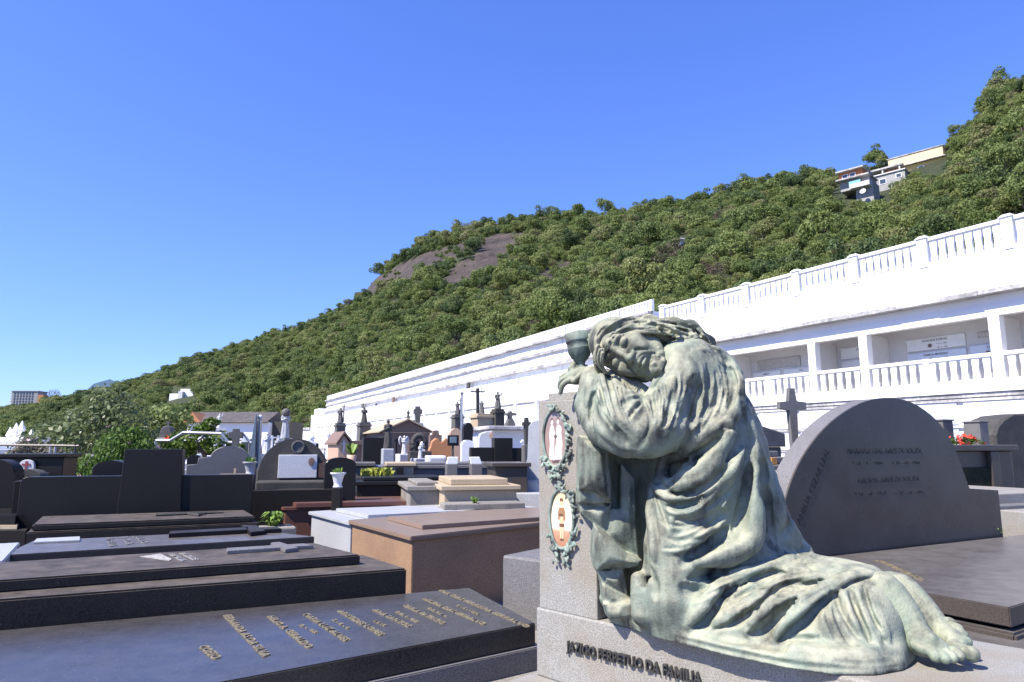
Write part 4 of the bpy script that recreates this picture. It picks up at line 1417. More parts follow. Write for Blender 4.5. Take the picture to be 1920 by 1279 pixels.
def oval_frame(name_label, L, Rr, T, B, kind, portrait_label):
    x0, _ = face_xy(L, (T + B) / 2); x1, _ = face_xy(Rr, (T + B) / 2)
    xm = (x0 + x1) / 2; pxm = (L + Rr) / 2
    _, z1 = face_xy(pxm, T); _, z0 = face_xy(pxm, B)
    zc, rx, rz = (z0 + z1) / 2, (x1 - x0) / 2, (z1 - z0) / 2
    f = Field((xm - rx - .06, -.035, zc - rz - .09), (xm + rx + .06, .012, zc + rz + .06), .0026)
    ring = [(xm + (rx + .007) * math.cos(a), -.006, zc + (rz + .007) * math.sin(a)) for a in [i * math.pi / 14 for i in range(29)]]
    f.chain(ring, .0052, k=.003)
    rng = random.Random(kind + 3)
    spots = [(.75, .02), (.95, .016), (1.0, .022), (0.9, .016), (1.25, .012), (1.3, .014)]
    # leaf wreath: right side, foot and a sprig on top
    for i in range(78):
        u = rng.random()
        if u < .45: a = rng.uniform(-1.35, .95)
        elif u < .8: a = rng.uniform(-2.6, -1.2)
        else: a = rng.uniform(1.1, 1.9)
        o = abs(rng.gauss(0, .010)) + .010
        if -1.9 < a < -1.25: o += rng.uniform(0, .034)
        if a > 1.1: o *= .7
        c = Vector((xm + (rx + o) * math.cos(a), rng.uniform(-.016, -.004), zc + (rz + o) * math.sin(a)))
        d = Vector((rng.uniform(-1, 1), rng.uniform(-.5, .3), rng.uniform(-1, 1))).normalized()
        q = Vector((d.z, rng.uniform(-.3, .3), -d.x)).normalized()
        r3 = d.cross(q).normalized()
        f.ell(c, [tuple(d), tuple(q), tuple(r3)], [rng.uniform(.007, .014), rng.uniform(.004, .007), .0035], k=.0015)
    X, Y, Z = f.grid((slice(None),) * 3)
    f.f = np.maximum(f.f, (Y - .002) * np.ones_like(f.f))
    m = f.mesh('wreath_frame')
    fr = link_mesh('wreath_frame', m, BR_WREATH, st); fr['label'] = name_label
    # enamel plate
    b = MB()
    n = 40
    vs = [b.bm.verts.new((xm + rx * 1.03 * math.cos(2 * math.pi * i / n), -.004, zc + rz * 1.03 * math.sin(2 * math.pi * i / n))) for i in range(n)]
    vb = [b.bm.verts.new((v.co.x, .001, v.co.z)) for v in vs]
    b.bm.faces.new(vs)
    for i in range(n):
        b.bm.faces.new((vs[i], vs[(i + 1) % n], vb[(i + 1) % n], vb[i]))
    pm, nt, N, Lk, bs = new_mat('enamel_portrait')
    co = coords(N, 'Object')
    sx = N.new('ShaderNodeSeparateXYZ'); Lk.new(co, sx.inputs[0])
    mr = N.new('ShaderNodeMapRange'); mr.inputs[1].default_value = z0; mr.inputs[2].default_value = z1; Lk.new(sx.outputs[2], mr.inputs[0])
    if kind == 0:
        rr = ramp(N, [(0, (.30, .20, .17)), (.3, (.30, .20, .17)), (.75, (.24, .18, .17)), (1, (.30, .26, .27))])
    else:
        rr = ramp(N, [(0, (.36, .17, .10)), (.26, (.44, .25, .16)), (.34, (.80, .66, .52)), (.7, (.85, .70, .48)), (1, (.62, .46, .24))])
    Lk.new(mr.outputs[0], rr.inputs[0])
    nn = noise(N, Lk, 60, 4, .6, co)
    cc = mixc(N, Lk, .25, rr.outputs[0], nn, 'OVERLAY')
    Lk.new(cc, bs.inputs['Base Color']); bs.inputs['Roughness'].default_value = .35
    po = b.build('oval_portrait', pm, st); po['label'] = portrait_label
    # figures on the enamel: flat raised outlines
    def fig(pts, mat, lift):
        q = MB()
        va = [q.bm.verts.new((xm + x * rx, -.004 - lift, zc + z * rz)) for x, z in pts]
        vb = [q.bm.verts.new((v.co.x, -.003, v.co.z)) for v in va]
        q.bm.faces.new(va)
        k = len(pts)
        for i in range(k):
            q.bm.faces.new((va[i], va[(i + 1) % k], vb[(i + 1) % k], vb[i]))
        return q.build('printed_figure', mat, po)
    el = lambda cx, cz, a, c, k=14: [(cx + a * math.cos(2 * math.pi * i / k), cz + c * math.sin(2 * math.pi * i / k)) for i in range(k)]
    if kind == 0:
        pale, skin, dark = plain('print_pale', (.80, .70, .66), .4, 0, .06), plain('print_face', (.62, .48, .43), .4, 0, .1), plain('print_dark', (.12, .08, .08), .4, 0, .2)
        fig([(-.62, -.80), (-.10, -.85), (-.12, -.2), (-.05, .22), (-.18, .45), (-.35, .50), (-.50, .40), (-.58, .1), (-.52, -.2)], pale, .0006)
        fig([(-.05, -.82), (.62, -.80), (.70, -.2), (.60, .12), (.62, .40), (.40, .50), (.18, .46), (.08, .2), (.12, -.15), (.0, -.4)], pale, .0009)
        fig(el(-.30, .60, .13, .12), skin, .0010); fig(el(.30, .62, .13, .12), skin, .0012)
        fig([(-.46, .62), (-.40, .75), (-.24, .76), (-.14, .66), (-.24, .70), (-.38, .66)], dark, .0013)
        fig([(.14, .64), (.20, .77), (.38, .78), (.47, .66), (.40, .71), (.24, .70)], dark, .0014)
        fig(el(.04, .06, .16, .07), dark, .0015)
        fig([(-.30, -.95), (.30, -.95), (.40, -.80), (-.40, -.80)], dark, .0005)
    else:
        sep, dk, lt = plain('print_sepia', (.30, .16, .08), .4, 0, .15), plain('print_brown', (.14, .07, .04), .4, 0, .15), plain('print_light', (.62, .42, .26), .4, 0, .1)
        fig([(-.22, .42), (.24, .42), (.36, .25), (.34, -.05), (.20, -.06), (.20, .08), (-.20, .08), (-.22, -.05), (-.36, -.04), (-.36, .25)], sep, .0006)
        fig([(-.18, .08), (.18, .08), (.22, -.25), (.16, -.72), (.03, -.72), (.0, -.30), (-.03, -.72), (-.16, -.72), (-.22, -.25)], lt, .0008)
        fig(el(0, .58, .13, .11), lt, .0009)
        fig([(-.16, .63), (-.12, .76), (.12, .76), (.20, .63), (.0, .66)], dk, .0011)
        fig([(-.24, -.18), (.24, -.18), (.23, -.30), (-.23, -.30)], dk, .0010)
        fig(el(-.05, .14, .22, .05), dk, .0011)
        fig([(-.16, -.72), (-.02, -.72), (-.02, -.80), (-.18, -.80)], dk, .0009); fig([(.16, -.72), (.02, -.72), (.02, -.80), (.18, -.80)], dk, .0009)


oval_frame('upper green bronze wreath round the portrait of two people in pale clothes', 1024, 1062, 772, 871, 0, 'oval portrait of two standing figures in pale clothes')
oval_frame('lower green bronze wreath round the sepia portrait', 1036, 1074, 922, 1024, 1, 'sepia oval portrait of one standing figure')

# block standing behind the stele
kb = empty('granite_block', at(1010, 1100, 3.35)); kb.location.z = .0; kb.rotation_euler = (0, 0, R(-38))
tag(kb, 'small dark grey granite block behind the stele, at the head of the lettered slab', 'block')
b = MB(); b.box((-.30, -.02, .0), (.30, .45, .815), .012); b.build('stone', M['granite_mid'], kb)
x = kb.location; kb.location = Vector((.20, 3.36, 0))

# ------------------------------------------------------------------ left foreground tombs
Z = .66
top = poly([(880, 1102), (1004, 1168), (415, 1279)], Z)
v = Vector(top[2]) - Vector(top[1]); fl = tuple(Vector(top[1]) + v * 2.05)
bl = poly([(0, 1182)], Z)[0]; w = Vector(bl) - Vector(top[0]); bl = tuple(Vector(top[0]) + w * 1.25)
top = [top[0], top[1], fl, bl]
g = grave('tomb_slab', 'wide polished blue-black granite slab with rows of brass lettering, nearest the camera', 'tomb slab', top)
local_slab('slab', top, Z - .085, Z, M['slab_blue'], g, .004)
local_slab('tomb_body', grow(top, .02), .25, Z - .085, M['granite_mid'], g, .004)
local_slab('ledge', grow(top, .30), 0, .49, M['concrete'], g, .01)
for body, p0, p1, h in [('EVA DIAS FERREIRA SERRALVO', (822, 1108), (986, 1177), .034), ('8 - 9 - 1974', (855, 1136), (894, 1153), .022),
                        ('HELENA DIAS SERRALVO', (791, 1124), (904, 1172), .034), ('5.2.97 +', (800, 1141), (834, 1158), .022),
                        ('CARLA PATRICIO', (754, 1136), (828, 1171), .034), ('28.1.95', (740, 1148), (780, 1168), .022),
                        ('ANA SANTOS', (698, 1145), (764, 1177), .034), ('1.9.18', (698, 1165), (718, 1174), .022),
                        ('ARISTIDES LOPES', (632, 1147), (712, 1193), .036), ('3 - 8 - 6', (622, 1163), (650, 1180), .022),
                        ('MARIA LUZ ALVES', (568, 1153), (645, 1203), .038), ('2 - 95', (560, 1173), (590, 1188), .022),
                        ('HELIO A. GERALDO', (500, 1157), (574, 1216), .040), ('FERNANDA AS DA SILVA', (418, 1155), (492, 1233), .042), ('COESO', (371, 1214), (398, 1237), .046)]:
    text_on_top(g, body, p0, p1, Z, h * .72, M['brass'])

# second: weathered black tomb with a stone cross lying on it
Z2 = .805
top = poly([(590, 1018), (676, 1040), (0, 1088), (0, 1052)], Z2)
e = Vector(top[2]) - Vector(top[1]); f1 = tuple(Vector(top[1]) + e * 1.35); f2 = tuple(Vector(top[0]) + e * 1.35)
top = [top[0], top[1], f1, f2]
g = grave('cross_tomb', 'weathered black tomb with stepped slab, flat stone cross and white streaked inscription', 'tomb', top)
local_slab('upper_slab', top, Z2 - .05, Z2, M['weathered'], g, .007)
zb = Z2 - .05
body = poly([(682, 1040), (763, 1066), (0, 1124), (0, 1060)], zb)
e = Vector(body[2]) - Vector(body[1])
body = [body[0], body[1], tuple(Vector(body[1]) + e * 1.35), tuple(Vector(body[0]) + e * 1.35)]
local_slab('tomb_body', body, 0, zb, M['weathered'], g, .008)
cr = MB()
c = g.location


def bar_top(b, pix, z0, z1):
    b.slab([(x - c.x, y - c.y) for x, y in poly(pix, z0)], z0 - c.z, z1 - c.z, .003)


bar_top(cr, [(424, 1034), (426, 1040), (588, 1029), (570, 1025)], Z2, Z2 + .018)
bar_top(cr, [(507, 1024), (524, 1022.5), (560, 1034), (535, 1037.5)], Z2 + .0005, Z2 + .02)
cr.build('flat_cross', M['granite_mid'], g)
text_on_top(g, 'FAMILIA', (315, 1040), (340, 1053), Z2, .028, M['granite'], 'inscription')
text_on_top(g, 'SAUDADE', (335, 1038), (362, 1051), Z2, .028, M['granite'], 'inscription')
bar = MB(); bar_top(bar, [(262, 1044), (300, 1039), (322, 1049), (318, 1052)], Z2, Z2 + .002); bar.build('lime_streak', plain('lime_streak', (.30, .29, .27), .8, 0, .5, 60), g)

# third: polished slab with a long cross in relief
Z3 = .73
top = poly([(478, 994), (590, 1006), (5, 1041), (62, 1014)], Z3)
g = grave('relief_slab', 'flat grey polished slab with a long raised cross and small engraved letters', 'tomb slab', top)
c = g.location
local_slab('slab', top, Z3 - .05, Z3, M['granite_pol'], g, .004)
local_slab('tomb_body', grow(top, -.02), 0, Z3 - .05, M['black'], g, .004)
cr = MB(); bar_top(cr, [(318, 1004), (316, 1009), (464, 1001), (466, 996)], Z3, Z3 + .03); bar_top(cr, [(452, 992), (470, 1006), (497, 1003), (480, 992)], Z3 + .0004, Z3 + .03)
bar_top(cr, [(486, 996), (490, 1001), (528, 999), (520, 995)], Z3, Z3 + .029); cr.build('raised_cross', M['black'], g)
for body, p0, p1 in [('AMELIA', (198, 1009), (206, 1026), ), ('ROSA', (226, 1007), (238, 1022)), ('JULIO', (252, 1006), (266, 1020))]:
    text_on_top(g, body, p0, p1, Z3, .045, M['granite_mid'], 'engraved_name')
b = MB(); bar_top(b, [(68, 1013), (62, 1020), (150, 1016), (150, 1009)], Z3, Z3 + .012); b.build('pale_plaque', M['grey_marble'], g)
# pale slab at the picture's left edge
top = poly([(38, 1017), (6, 1052), (-140, 1062), (-60, 1022)], .74)
g = grave('pale_slab', 'pale blue-grey marble slab at the left end of the relief slab', 'tomb slab', top)
local_slab('slab', top, .60, .74, M['grey_marble'], g, .006); local_slab('tomb_body', grow(top, -.04), 0, .60, M['concrete'], g, .006)

# fourth: bed tomb before the three part headstone
Z4 = .72
top = poly([(458, 956), (479, 968), (60, 984), (78, 968)], Z4)
g = grave('bed_tomb', 'mossy black bed tomb with a bronze branch, before the three part headstone', 'tomb', top)
c = g.location
local_slab('lid', top, Z4 - .055, Z4, M['weathered'], g, .012)
local_slab('tomb_body', grow(top, .03), .0, Z4 - .055, M['weathered'], g, .01)
b = MB(); b.tube([tuple(onz(x, y, Z4 + .012) - c) for x, y in [(292, 966), (330, 964), (380, 962), (420, 960.5)]], [.012, .018, .016, .006], 6)
b.tube([tuple(onz(x, y, Z4 + .012) - c) for x, y in [(350, 963), (372, 966), (386, 962)]], [.01, .014, .006], 6)
b.build('bronze_branch', M['sooty'], g)


def pxm(px, Y):
    return at(px, 838, Y).x


# three part black headstone
Yl, Yr = 6.75, 7.35
pL, pR = Vector((pxm(45, Yl), Yl, 0)), Vector((pxm(477, Yr), Yr, 0))
ang = math.atan2(pR.y - pL.y, pR.x - pL.x); Lh = (pR - pL).length
hs = empty('headstone', pL, ang)
tag(hs, 'large plain black headstone of three panels, the middle one taller', 'headstone')
zw = at(260, 892, 7.05).z; zc_ = at(280, 842, 7.05).z
x1, x2 = Lh * .42, Lh * .672
pts = [(0, .30), (0, zw - .05), (.02, zw - .015), (.06, zw), (x1, zw), (x1, .30)]
b = MB(); b.prism(pts, 0, .14, .004); b.build('side_panel', M['black_pol'], hs)
b = MB(); b.prism([(x2, .30), (x2, zw), (Lh - .01, zw), (Lh, zw - .01), (Lh, .30)], 0, .14, .004); b.build('side_panel', M['black_pol'], hs)
b = MB(); b.prism([(x1 - .04, .3), (x1, zc_), (x2, zc_), (x2 + .04, .3)], -.025, .16, .006); b.build('centre_panel', M['black_pol'], hs)
b = MB(); b.box((-.1, -.06, 0), (Lh + .06, .22, .31), .01); b.build('footing', M['black'], hs)

# ochre sarcophagus and its neighbours
def sarcophagus(name, label, cat, front_corner, left_back, right_end, z0, z1, mats, lid_px=None, over=.03, lidh=.035, ybase=None):
    """front_corner: px of the near left corner of the lid; left_back: px of the far end of the lid's short side; right_end: px on the long side"""
    A, B, Cc = onz(*front_corner, z1), onz(*left_back, z1), onz(*right_end, z1)
    D = Cc + (B - A)
    pts = [tuple(p)[:2] for p in (B, A, Cc, D)]
    g = grave(name, label, cat, pts)
    local_slab('cornice', pts, z1 - lidh, z1, mats[1], g, .006)
    local_slab('tomb_body', grow(pts, -over), z0, z1 - lidh, mats[0], g, .005)
    return g, pts


ZO = .70
g, pts = sarcophagus('ochre_tomb', 'ochre granite sarcophagus with pink lid and low cement footing', 'sarcophagus', (770, 1006), (653, 975), (1075, 973), .05, ZO, (M['orange'], M['orange_lid']))
lid = poly([(726, 968), (792, 985), (1080, 965), (1010, 951)], ZO + .035)
local_slab('lid', lid, ZO, ZO + .035, M['orange_lid'], g, .005)
local_slab('footing', grow(pts, .10), 0, .10, M['concrete'], g, .01)
ZG = .66
g, pts = sarcophagus('pale_tomb', 'pale grey granite sarcophagus beside the ochre one', 'sarcophagus', (655, 979), (578, 959), (1010, 952), .0, ZG, (M['grey_marble'], M['grey_marble']))
lid = poly([(630, 953), (690, 966), (1010, 951), (930, 943)], ZG + .04)
local_slab('lid', lid, ZG, ZG + .04, M['grey_marble'], g, .005)
c = g.location
b = MB(); bar_top(b, [(820, 951), (850, 957), (930, 951), (900, 946)], ZG + .04, ZG + .043); b.build('worn_inscription', M['old_grey'], g)
ZR = .66
g, pts = sarcophagus('red_tomb', 'red-brown granite sarcophagus with stepped lid', 'sarcophagus', (532, 952), (488, 937), (892, 943), .0, ZR, (M['redbrown'], M['redbrown']))
lid = poly([(522, 932), (556, 944), (856, 938), (790, 928)], ZR + .05)
local_slab('lid', lid, ZR, ZR + .05, M['redbrown'], g, .005)
g, pts = sarcophagus('dark_tomb', 'low black sarcophagus behind the red-brown one, small cross on its lid', 'sarcophagus', (515, 924), (476, 915), (792, 920), .0, .66, (M['black'], M['black_pol']))
c = g.location
b = MB(); bar_top(b, [(664, 913), (668, 917), (730, 917), (726, 913.5)], .66, .69); bar_top(b, [(728, 914), (736, 917), (760, 916), (750, 913)], .66, .688); b.build('flat_cross', M['old_grey'], g)
g, pts = sarcophagus('grey_tomb', 'narrow grey tomb edge left of the red-brown sarcophagus', 'tomb', (500, 985), (474, 925), (516, 984), .0, .45, (M['granite_mid'], M['granite_mid']))

# stepped slabs at the left edge
for i, (zz, ya, yb, xr) in enumerate([(.72, 940, 950, 32), (.62, 951, 962, 38), (.52, 968, 980, 44)]):
    pass
top = poly([(44, 950), (30, 968), (-120, 968), (-90, 948)], .70)
g = grave('stepped_tomb', 'dark stepped tomb with ochre edge, left of the three part headstone', 'tomb', top)
local_slab('upper_slab', top, .62, .70, M['black_pol'], g, .006)
local_slab('pale_course', grow(top, .02), .58, .62, M['beige'], g, .004)
local_slab('middle_slab', grow(top, .10), .42, .58, M['black'], g, .006)
local_slab('tomb_body', grow(top, .22), .0, .42, M['black'], g, .006)

# ------------------------------------------------------------------ right foreground: arched headstone and its slab
AN = R(28.5)
Yh = 3.05
pL = at(1478, 950, 3.86); pL.z = 0
ah = empty('arched_headstone', pL, AN)
tag(ah, 'thick grey granite headstone with a wide half-round arch and engraved names', 'headstone')
RT = ah.matrix_basis.copy()
bpy.context.view_layer.update()


def face_local(px, py, o, yoff=0.0):
    """photo pixel -> local x,z on the front face of a turned upright thing"""
    rot = Matrix.Rotation(o.rotation_euler.z, 3, 'Z')
    n = rot @ Vector((0, -1, 0)); ex = rot @ Vector((1, 0, 0))
    p0 = Vector(o.location) + rot @ Vector((0, yoff, 0)); e = Vector((0, 0, EYE)); d = ray(px, py)
    t = (p0 - e).dot(n) / d.dot(n)
    p = e + d * t
    return (p - p0).dot(ex), p.z - o.location.z


arc = [face_local(x, y, ah) for x, y in [(1469, 953), (1483, 905), (1505, 858), (1540, 810), (1580, 775), (1625, 752), (1668, 746), (1712, 756), (1755, 787), (1785, 830), (1805, 880), (1818, 917)]]
AP, _ = smooth_line(np.array([(x, 0, z) for x, z in arc], dtype=np.float32), [0] * len(arc), 4)
right = [face_local(x, y, ah) for x, y in [(1872, 919), (1888, 1006)]]
outline = [(float(p[0]), float(p[2])) for p in AP] + [(right[0][0], right[0][1]), (right[0][0] + .002, .45), (arc[0][0] + .005, .45)]
b = MB(); b.prism(outline, 0, .012, .003); b.build('polished_face', M['arch_face'], ah)
b = MB(); b.prism([(x + .002, z - .002) for x, z in outline], .0121, .135, .004); b.build('stone', M['granite_mid'], ah)
for body, a0, a1, h in [('MARIANA LEAL AIRES DE SOUZA', (1588, 851), (1728, 848), .044), ('* 18 - 9 - 1880', (1598, 872), (1655, 871), .026), ('+ 30 - 10 - 1965', (1672, 871), (1725, 869), .026),
                        ('NELSON AIRES DE SOUZA', (1608, 906), (1724, 904), .040), ('* 20 - 10 - 1910', (1603, 930), (1662, 929), .026), ('+ 27 - 10 - 1971', (1678, 928), (1732, 926), .026)]:
    x0, z0 = face_local(*a0, ah); x1, z1 = face_local(*a1, ah)
    me = text_mesh(body, h * .8 / .7, .0008, 'LEFT', 0)
    w = max(v.co.x for v in me.vertices)
    me.transform(Matrix((((x1 - x0) / w, 0, 0, x0), (0, 0, -1, -.001), (0, 1, 0, z0), (0, 0, 0, 1))))
    link_mesh('engraved_name', me, M['sooty_letter'], ah)
x0, z0 = face_local(1500, 985, ah); x1, z1 = face_local(1556, 845, ah)
me = text_mesh('AMELIA CEZAR LEAL', .06, .0008, 'LEFT', 0); w = max(v.co.x for v in me.vertices)
d = Vector((x1 - x0, z1 - z0)); k = d.length / w; a = math.atan2(d.y, d.x)
me.transform(Matrix(((math.cos(a) * k, -math.sin(a), 0, x0), (0, 0, -1, -.001), (math.sin(a) * k, math.cos(a), 0, z0), (0, 0, 0, 1))))
link_mesh('engraved_name', me, M['sooty_letter'], ah)

ZS = .74
top = poly([(1888, 1006), (2080, 1050), (1896, 1146), (1440, 1049)], ZS)
# rebuild as clean outline: far edge under the headstone, near edge seen at the slab's front
f0, f1 = onz(1535, 1046, ZS), onz(1888, 1006, ZS)
n0, n1 = onz(1700, 1105, ZS), onz(1892, 1139, ZS)
r1 = onz(2030, 1098, ZS)
ex = (f1 - f0).normalized(); ey = Vector((-ex.y, ex.x, 0))
nd = (n1 - n0).normalized()
nl = n1 - nd * 1.25
pts = [tuple(f0 - ex * .25)[:2], tuple(nl)[:2], tuple(n1)[:2], tuple(n1 + (r1 - n1).normalized() * 1.3)[:2], tuple(f1 + ex * .62)[:2]]
g = grave('polished_slab', 'polished grey granite slab before the arched headstone with one line of pale letters', 'tomb slab', pts)
local_slab('slab', pts, ZS - .075, ZS, M['granite_pol'], g, .004)
local_slab('tomb_body', grow(pts, .02), .0, ZS - .09, M['granite_pol'], g, .01)
nn = (n1 - n0).normalized()
step = [tuple(nl - Vector((nd.y, -nd.x, 0)) * -.02)[:2]]
off = Vector((nd.y, -nd.x, 0))
off = off if off.y < 0 else -off
led = [tuple(nl + off * .19)[:2], tuple(n1 + off * .19 + nd * .6)[:2], tuple(n1 + nd * .6 - off * .3)[:2], tuple(nl - off * .3)[:2]]
local_slab('lower_ledge', led, .0, .625, M['granite_pol'], g, .008)
a_, b_ = onz(1645, 1052, ZS), onz(1728, 1090, ZS)
text_on_top(g, 'JOSE DE SOUZA', (1645, 1052), (1728, 1090), ZS, .03, M['brass'])
# weeds
def tuft(px, py, z, r, n, seed, label, mat=None, name='weed_tuft', hh=1.0, group=None):
    rng = random.Random(seed)
    b = MB()
    p = onz(px, py, z)
    for i in range(n):
        a = rng.uniform(0, 6.28); l = r * rng.uniform(.5, 1.1); w = r * .13
        d = Vector((math.cos(a), math.sin(a), 0)); q = Vector((-d.y, d.x, 0)) * w
        o = d * rng.uniform(0, r * .35)
        up = rng.uniform(.4, 1.2) * hh * r
        v = [b.bm.verts.new(x) for x in (o - q * .5, o + q * .5, o + d * l * .5 + q + Vector((0, 0, up)), o + d * l * .5 - q + Vector((0, 0, up)))]
        t = b.bm.verts.new(o + d * l + Vector((0, 0, up * .75)))
        b.bm.faces.new(v); b.bm.faces.new((v[3], v[2], t))
    o = b.build(name, mat or M['weed'])
    o.location = p
    return tag(o, label, 'weeds', group)


tuft(1866, 1004, ZS, .05, 26, 3, 'small green weed at the foot of the arched headstone')
q = onz(512, 988, .53)
o = empty('kerb_block', (q.x, q.y, 0), R(28)); tag(o, 'low cement kerb block with grass on it, at the left end of the red-brown tomb', 'kerb')
b = MB(); b.box((-.16, -.10, 0), (.22, .22, .53), .02); b.build('block', M['concrete'], o)
tuft(512, 986, .528, .13, 70, 4, 'bright green grass tuft at the left end of the red-brown tomb')
# ------------------------------------------------------------------ white columbarium along the right side
WP = M['white_paint']
M['shade_plaster'] = stone('grey_shade_plaster', (0.62, 0.61, 0.60), 0.85, 0.05, 30, 0.35, (0.42, 0.40, 0.38), 0.2, 1.0, 0.1)  # grey render; gallery back and partitions have their shade put into this colour
M['grime'] = stone('weathered_ledge', (0.50, 0.49, 0.49), 0.85, 0.25, 8, 0.9, (0.13, 0.125, 0.13), 0.2, 0.9, 0.2)
D1 = Vector((-.492, .870, 0))


def balusters(b, x0, x1, y, z0, z1, n, w, d, shaped=True):
    """a run of flat balusters as one panel"""
    step = (x1 - x0) / n
    for i in range(n):
        x = x0 + step * (i + .5)
        if shaped:
            h = z1 - z0
            b.prism([(x - w * .5, z0), (x + w * .5, z0), (x + w * .5, z0 + h * .18), (x + w * .43, z0 + h * .30), (x + w * .43, z0 + h * .55), (x + w * .5, z0 + h * .72),
                     (x + w * .5, z1), (x - w * .5, z1), (x - w * .5, z0 + h * .72), (x - w * .43, z0 + h * .55), (x - w * .43, z0 + h * .30), (x - w * .5, z0 + h * .18)], y - d / 2, y + d / 2)
        else:
            b.box((x - w / 2, y - d / 2, z0), (x + w / 2, y + d / 2, z1))


def columbarium():
    o = empty('columbarium', (16.5, 21.0, 0), R(119.5))
    tag(o, 'white two storey columbarium with open niche gallery and roof balustrade', 'columbarium')
    S0, S1 = -14.0, 17.35
    b = MB(); b.box((S0, -7.5, 0), (S1, -1.62, 7.72)); b.box((S0, -1.62, 0), (S1, -.02, 3.12)); b.box((S0, -1.62, 5.98), (S1, -.02, 7.72)); b.build('wall', WP, o)
    b = MB(); b.box((S0, -.02, 6.46), (S1, .0, 7.70)); b.build('parapet', WP, o)
    # eave slab, uneven weathered lip
    rng = random.Random(8)
    b = MB()
    x = S0
    while x < S1 - .01:
        x2 = min(S1, x + rng.uniform(1.2, 3.4))
        b.box((x + .003, -.03, 6.30 + rng.uniform(-.015, .015)), (x2 - .003, .42 + rng.uniform(-.02, .02), 6.45))
        x = x2
    b.build('eave', M['grime'], o)
    b = MB(); b.box((S0, -.30, 5.62), (S1, .02, 5.975)); b.build('lintel', WP, o)
    b = MB(); b.box((S0, -1.6, 3.13), (S1, .16, 3.36)); b.build('gallery_floor', WP, o)
    b = MB(); b.box((S0, -.01, 2.98), (S1, .10, 3.125)); b.build('ledge', M['grime'], o)
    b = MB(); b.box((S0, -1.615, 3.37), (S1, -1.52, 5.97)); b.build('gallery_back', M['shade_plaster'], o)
    pill = [-9.5, -4.6, 1.28, 5.9, 8.18, 12.8, 17.1]
    for x in pill:
        b = MB(); b.box((x - .17, -.30, 3.365), (x + .17, .04, 5.615), .01); b.build('pillar', WP, o)
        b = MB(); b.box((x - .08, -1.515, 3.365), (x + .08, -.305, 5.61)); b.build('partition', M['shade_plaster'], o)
    for a, c in zip(pill, pill[1:]):
        n = max(4, int((c - a - .4) / .33))
        b = MB()
        b.box((a + .175, -.16, 3.365), (c - .175, -.02, 3.56)); b.box((a + .175, -.17, 4.30), (c - .175, .0, 4.42))
        balusters(b, a + .2, c - .2, -.09, 3.555, 4.305, n, .225, .09)
        m_ = (a + c) / 2
        if c - a > 3: b.box((m_ - .09, -.175, 3.37), (m_ + .09, .01, 4.43))
        b.build('gallery_railing', WP, o)
    # burial plaques on the gallery wall
    def plaque(x0, x1, z0, z1, mat, words, medal=True, name='burial_plaque'):
        b = MB(); b.box((x0, -1.515, z0), (x1, -1.47, z1), .03); p = b.build(name, mat, o)
        xc = (x0 + x1) / 2
        # seen from outside, +x runs to the viewer's left
        for i, (t, s) in enumerate(words):
            me = text_mesh(t, s, .002, 'CENTER', .001)
            me.transform(Matrix(((-1, 0, 0, xc - (.25 if i else 0)), (0, 0, 1, -1.468), (0, 1, 0, z1 - .16 - .14 * i), (0, 0, 0, 1))))
            link_mesh('lettering', me, M['iron'], p)
        if medal:
            b = MB(); b.lathe([(.075, 0), (.075, .02), (.001, .025)], 14, Matrix.Translation((xc + .18, -1.47, z1 - .32)) @ Matrix.Rotation(-math.pi / 2, 4, 'X'), caps=False); b.build('medallion', M['brown_wall'], p)
    pale = plain('plaque_enamel', (.72, .72, .70), .35, 0, .05, 3)
    blue = plain('plaque_marble_blue', (.62, .66, .74), .35, 0, .05, 3)
    tan = plain('plaque_stone', (.42, .39, .36), .5, 0, .2, 6)
    plaque(2.95, 5.1, 4.95, 5.42, pale, [('SAUDADE ETERNA', .11), ('* 3 - 5 - 1921', .07), ('+ 8 - 2 - 1990', .07)])
    plaque(2.95, 5.1, 4.36, 4.88, blue, [('FAMILIA MOREIRA', .11), ('* 1 - 9 - 1930', .07), ('+ 4 - 6 - 1988', .07)])
    plaque(1.3, 2.85, 4.42, 4.92, blue, [('ETERNA', .11), ('* 2 - 2 - 1941', .07), ('+ 9 - 9 - 1992', .07)])
    plaque(1.5, 2.55, 5.16, 5.38, tan, [], False); plaque(9.9, 12.3, 4.95, 5.40, tan, [], False)
    plaque(9.0, 10.8, 4.2, 4.85, pale, [('PAZ', .12)], False); plaque(11.0, 12.6, 4.2, 4.85, pale, [('AMOR', .12)], False)
    plaque(6.2, 7.9, 4.98, 5.45, pale, [('JULIA', .10)], False); plaque(6.2, 7.9, 4.38, 4.9, pale, [], False)
    plaque(-.6, .9, 5.0, 5.5, M['brown_wall'], [], False); plaque(-2.2, -.8, 4.4, 4.9, blue, [], False)
    # closed niches of the lower storey
    x = -6.0
    while x < 16.5:
        for z in (.35, 1.22, 2.1):
            b = MB(); b.box((x + .05, -.015, z), (x + 2.0, .035, z + .74), .012); b.build('niche_front', blue if (int(x * 7 + z * 5) % 4 == 0) else WP, o)
        x += 2.16
    b = MB()
    for z in (1.10, 1.97, 2.85): b.box((S0, -.015, z), (S1, .075, z + .09))
    b.build('niche_course', M['grime'], o)
    # roof balustrade
    xs = [-10.4, -7.6, -4.85, -2.1, .6, 3.35, 6.05, 8.75, 11.5, 14.3, 17.2]
    for x in xs:
        b = MB(); b.box((x - .17, -.28, 7.725), (x + .17, .03, 8.80)); b.box((x - .22, -.33, 8.802), (x + .22, .08, 8.90), 0, None, .55); b.build('post', WP, o)
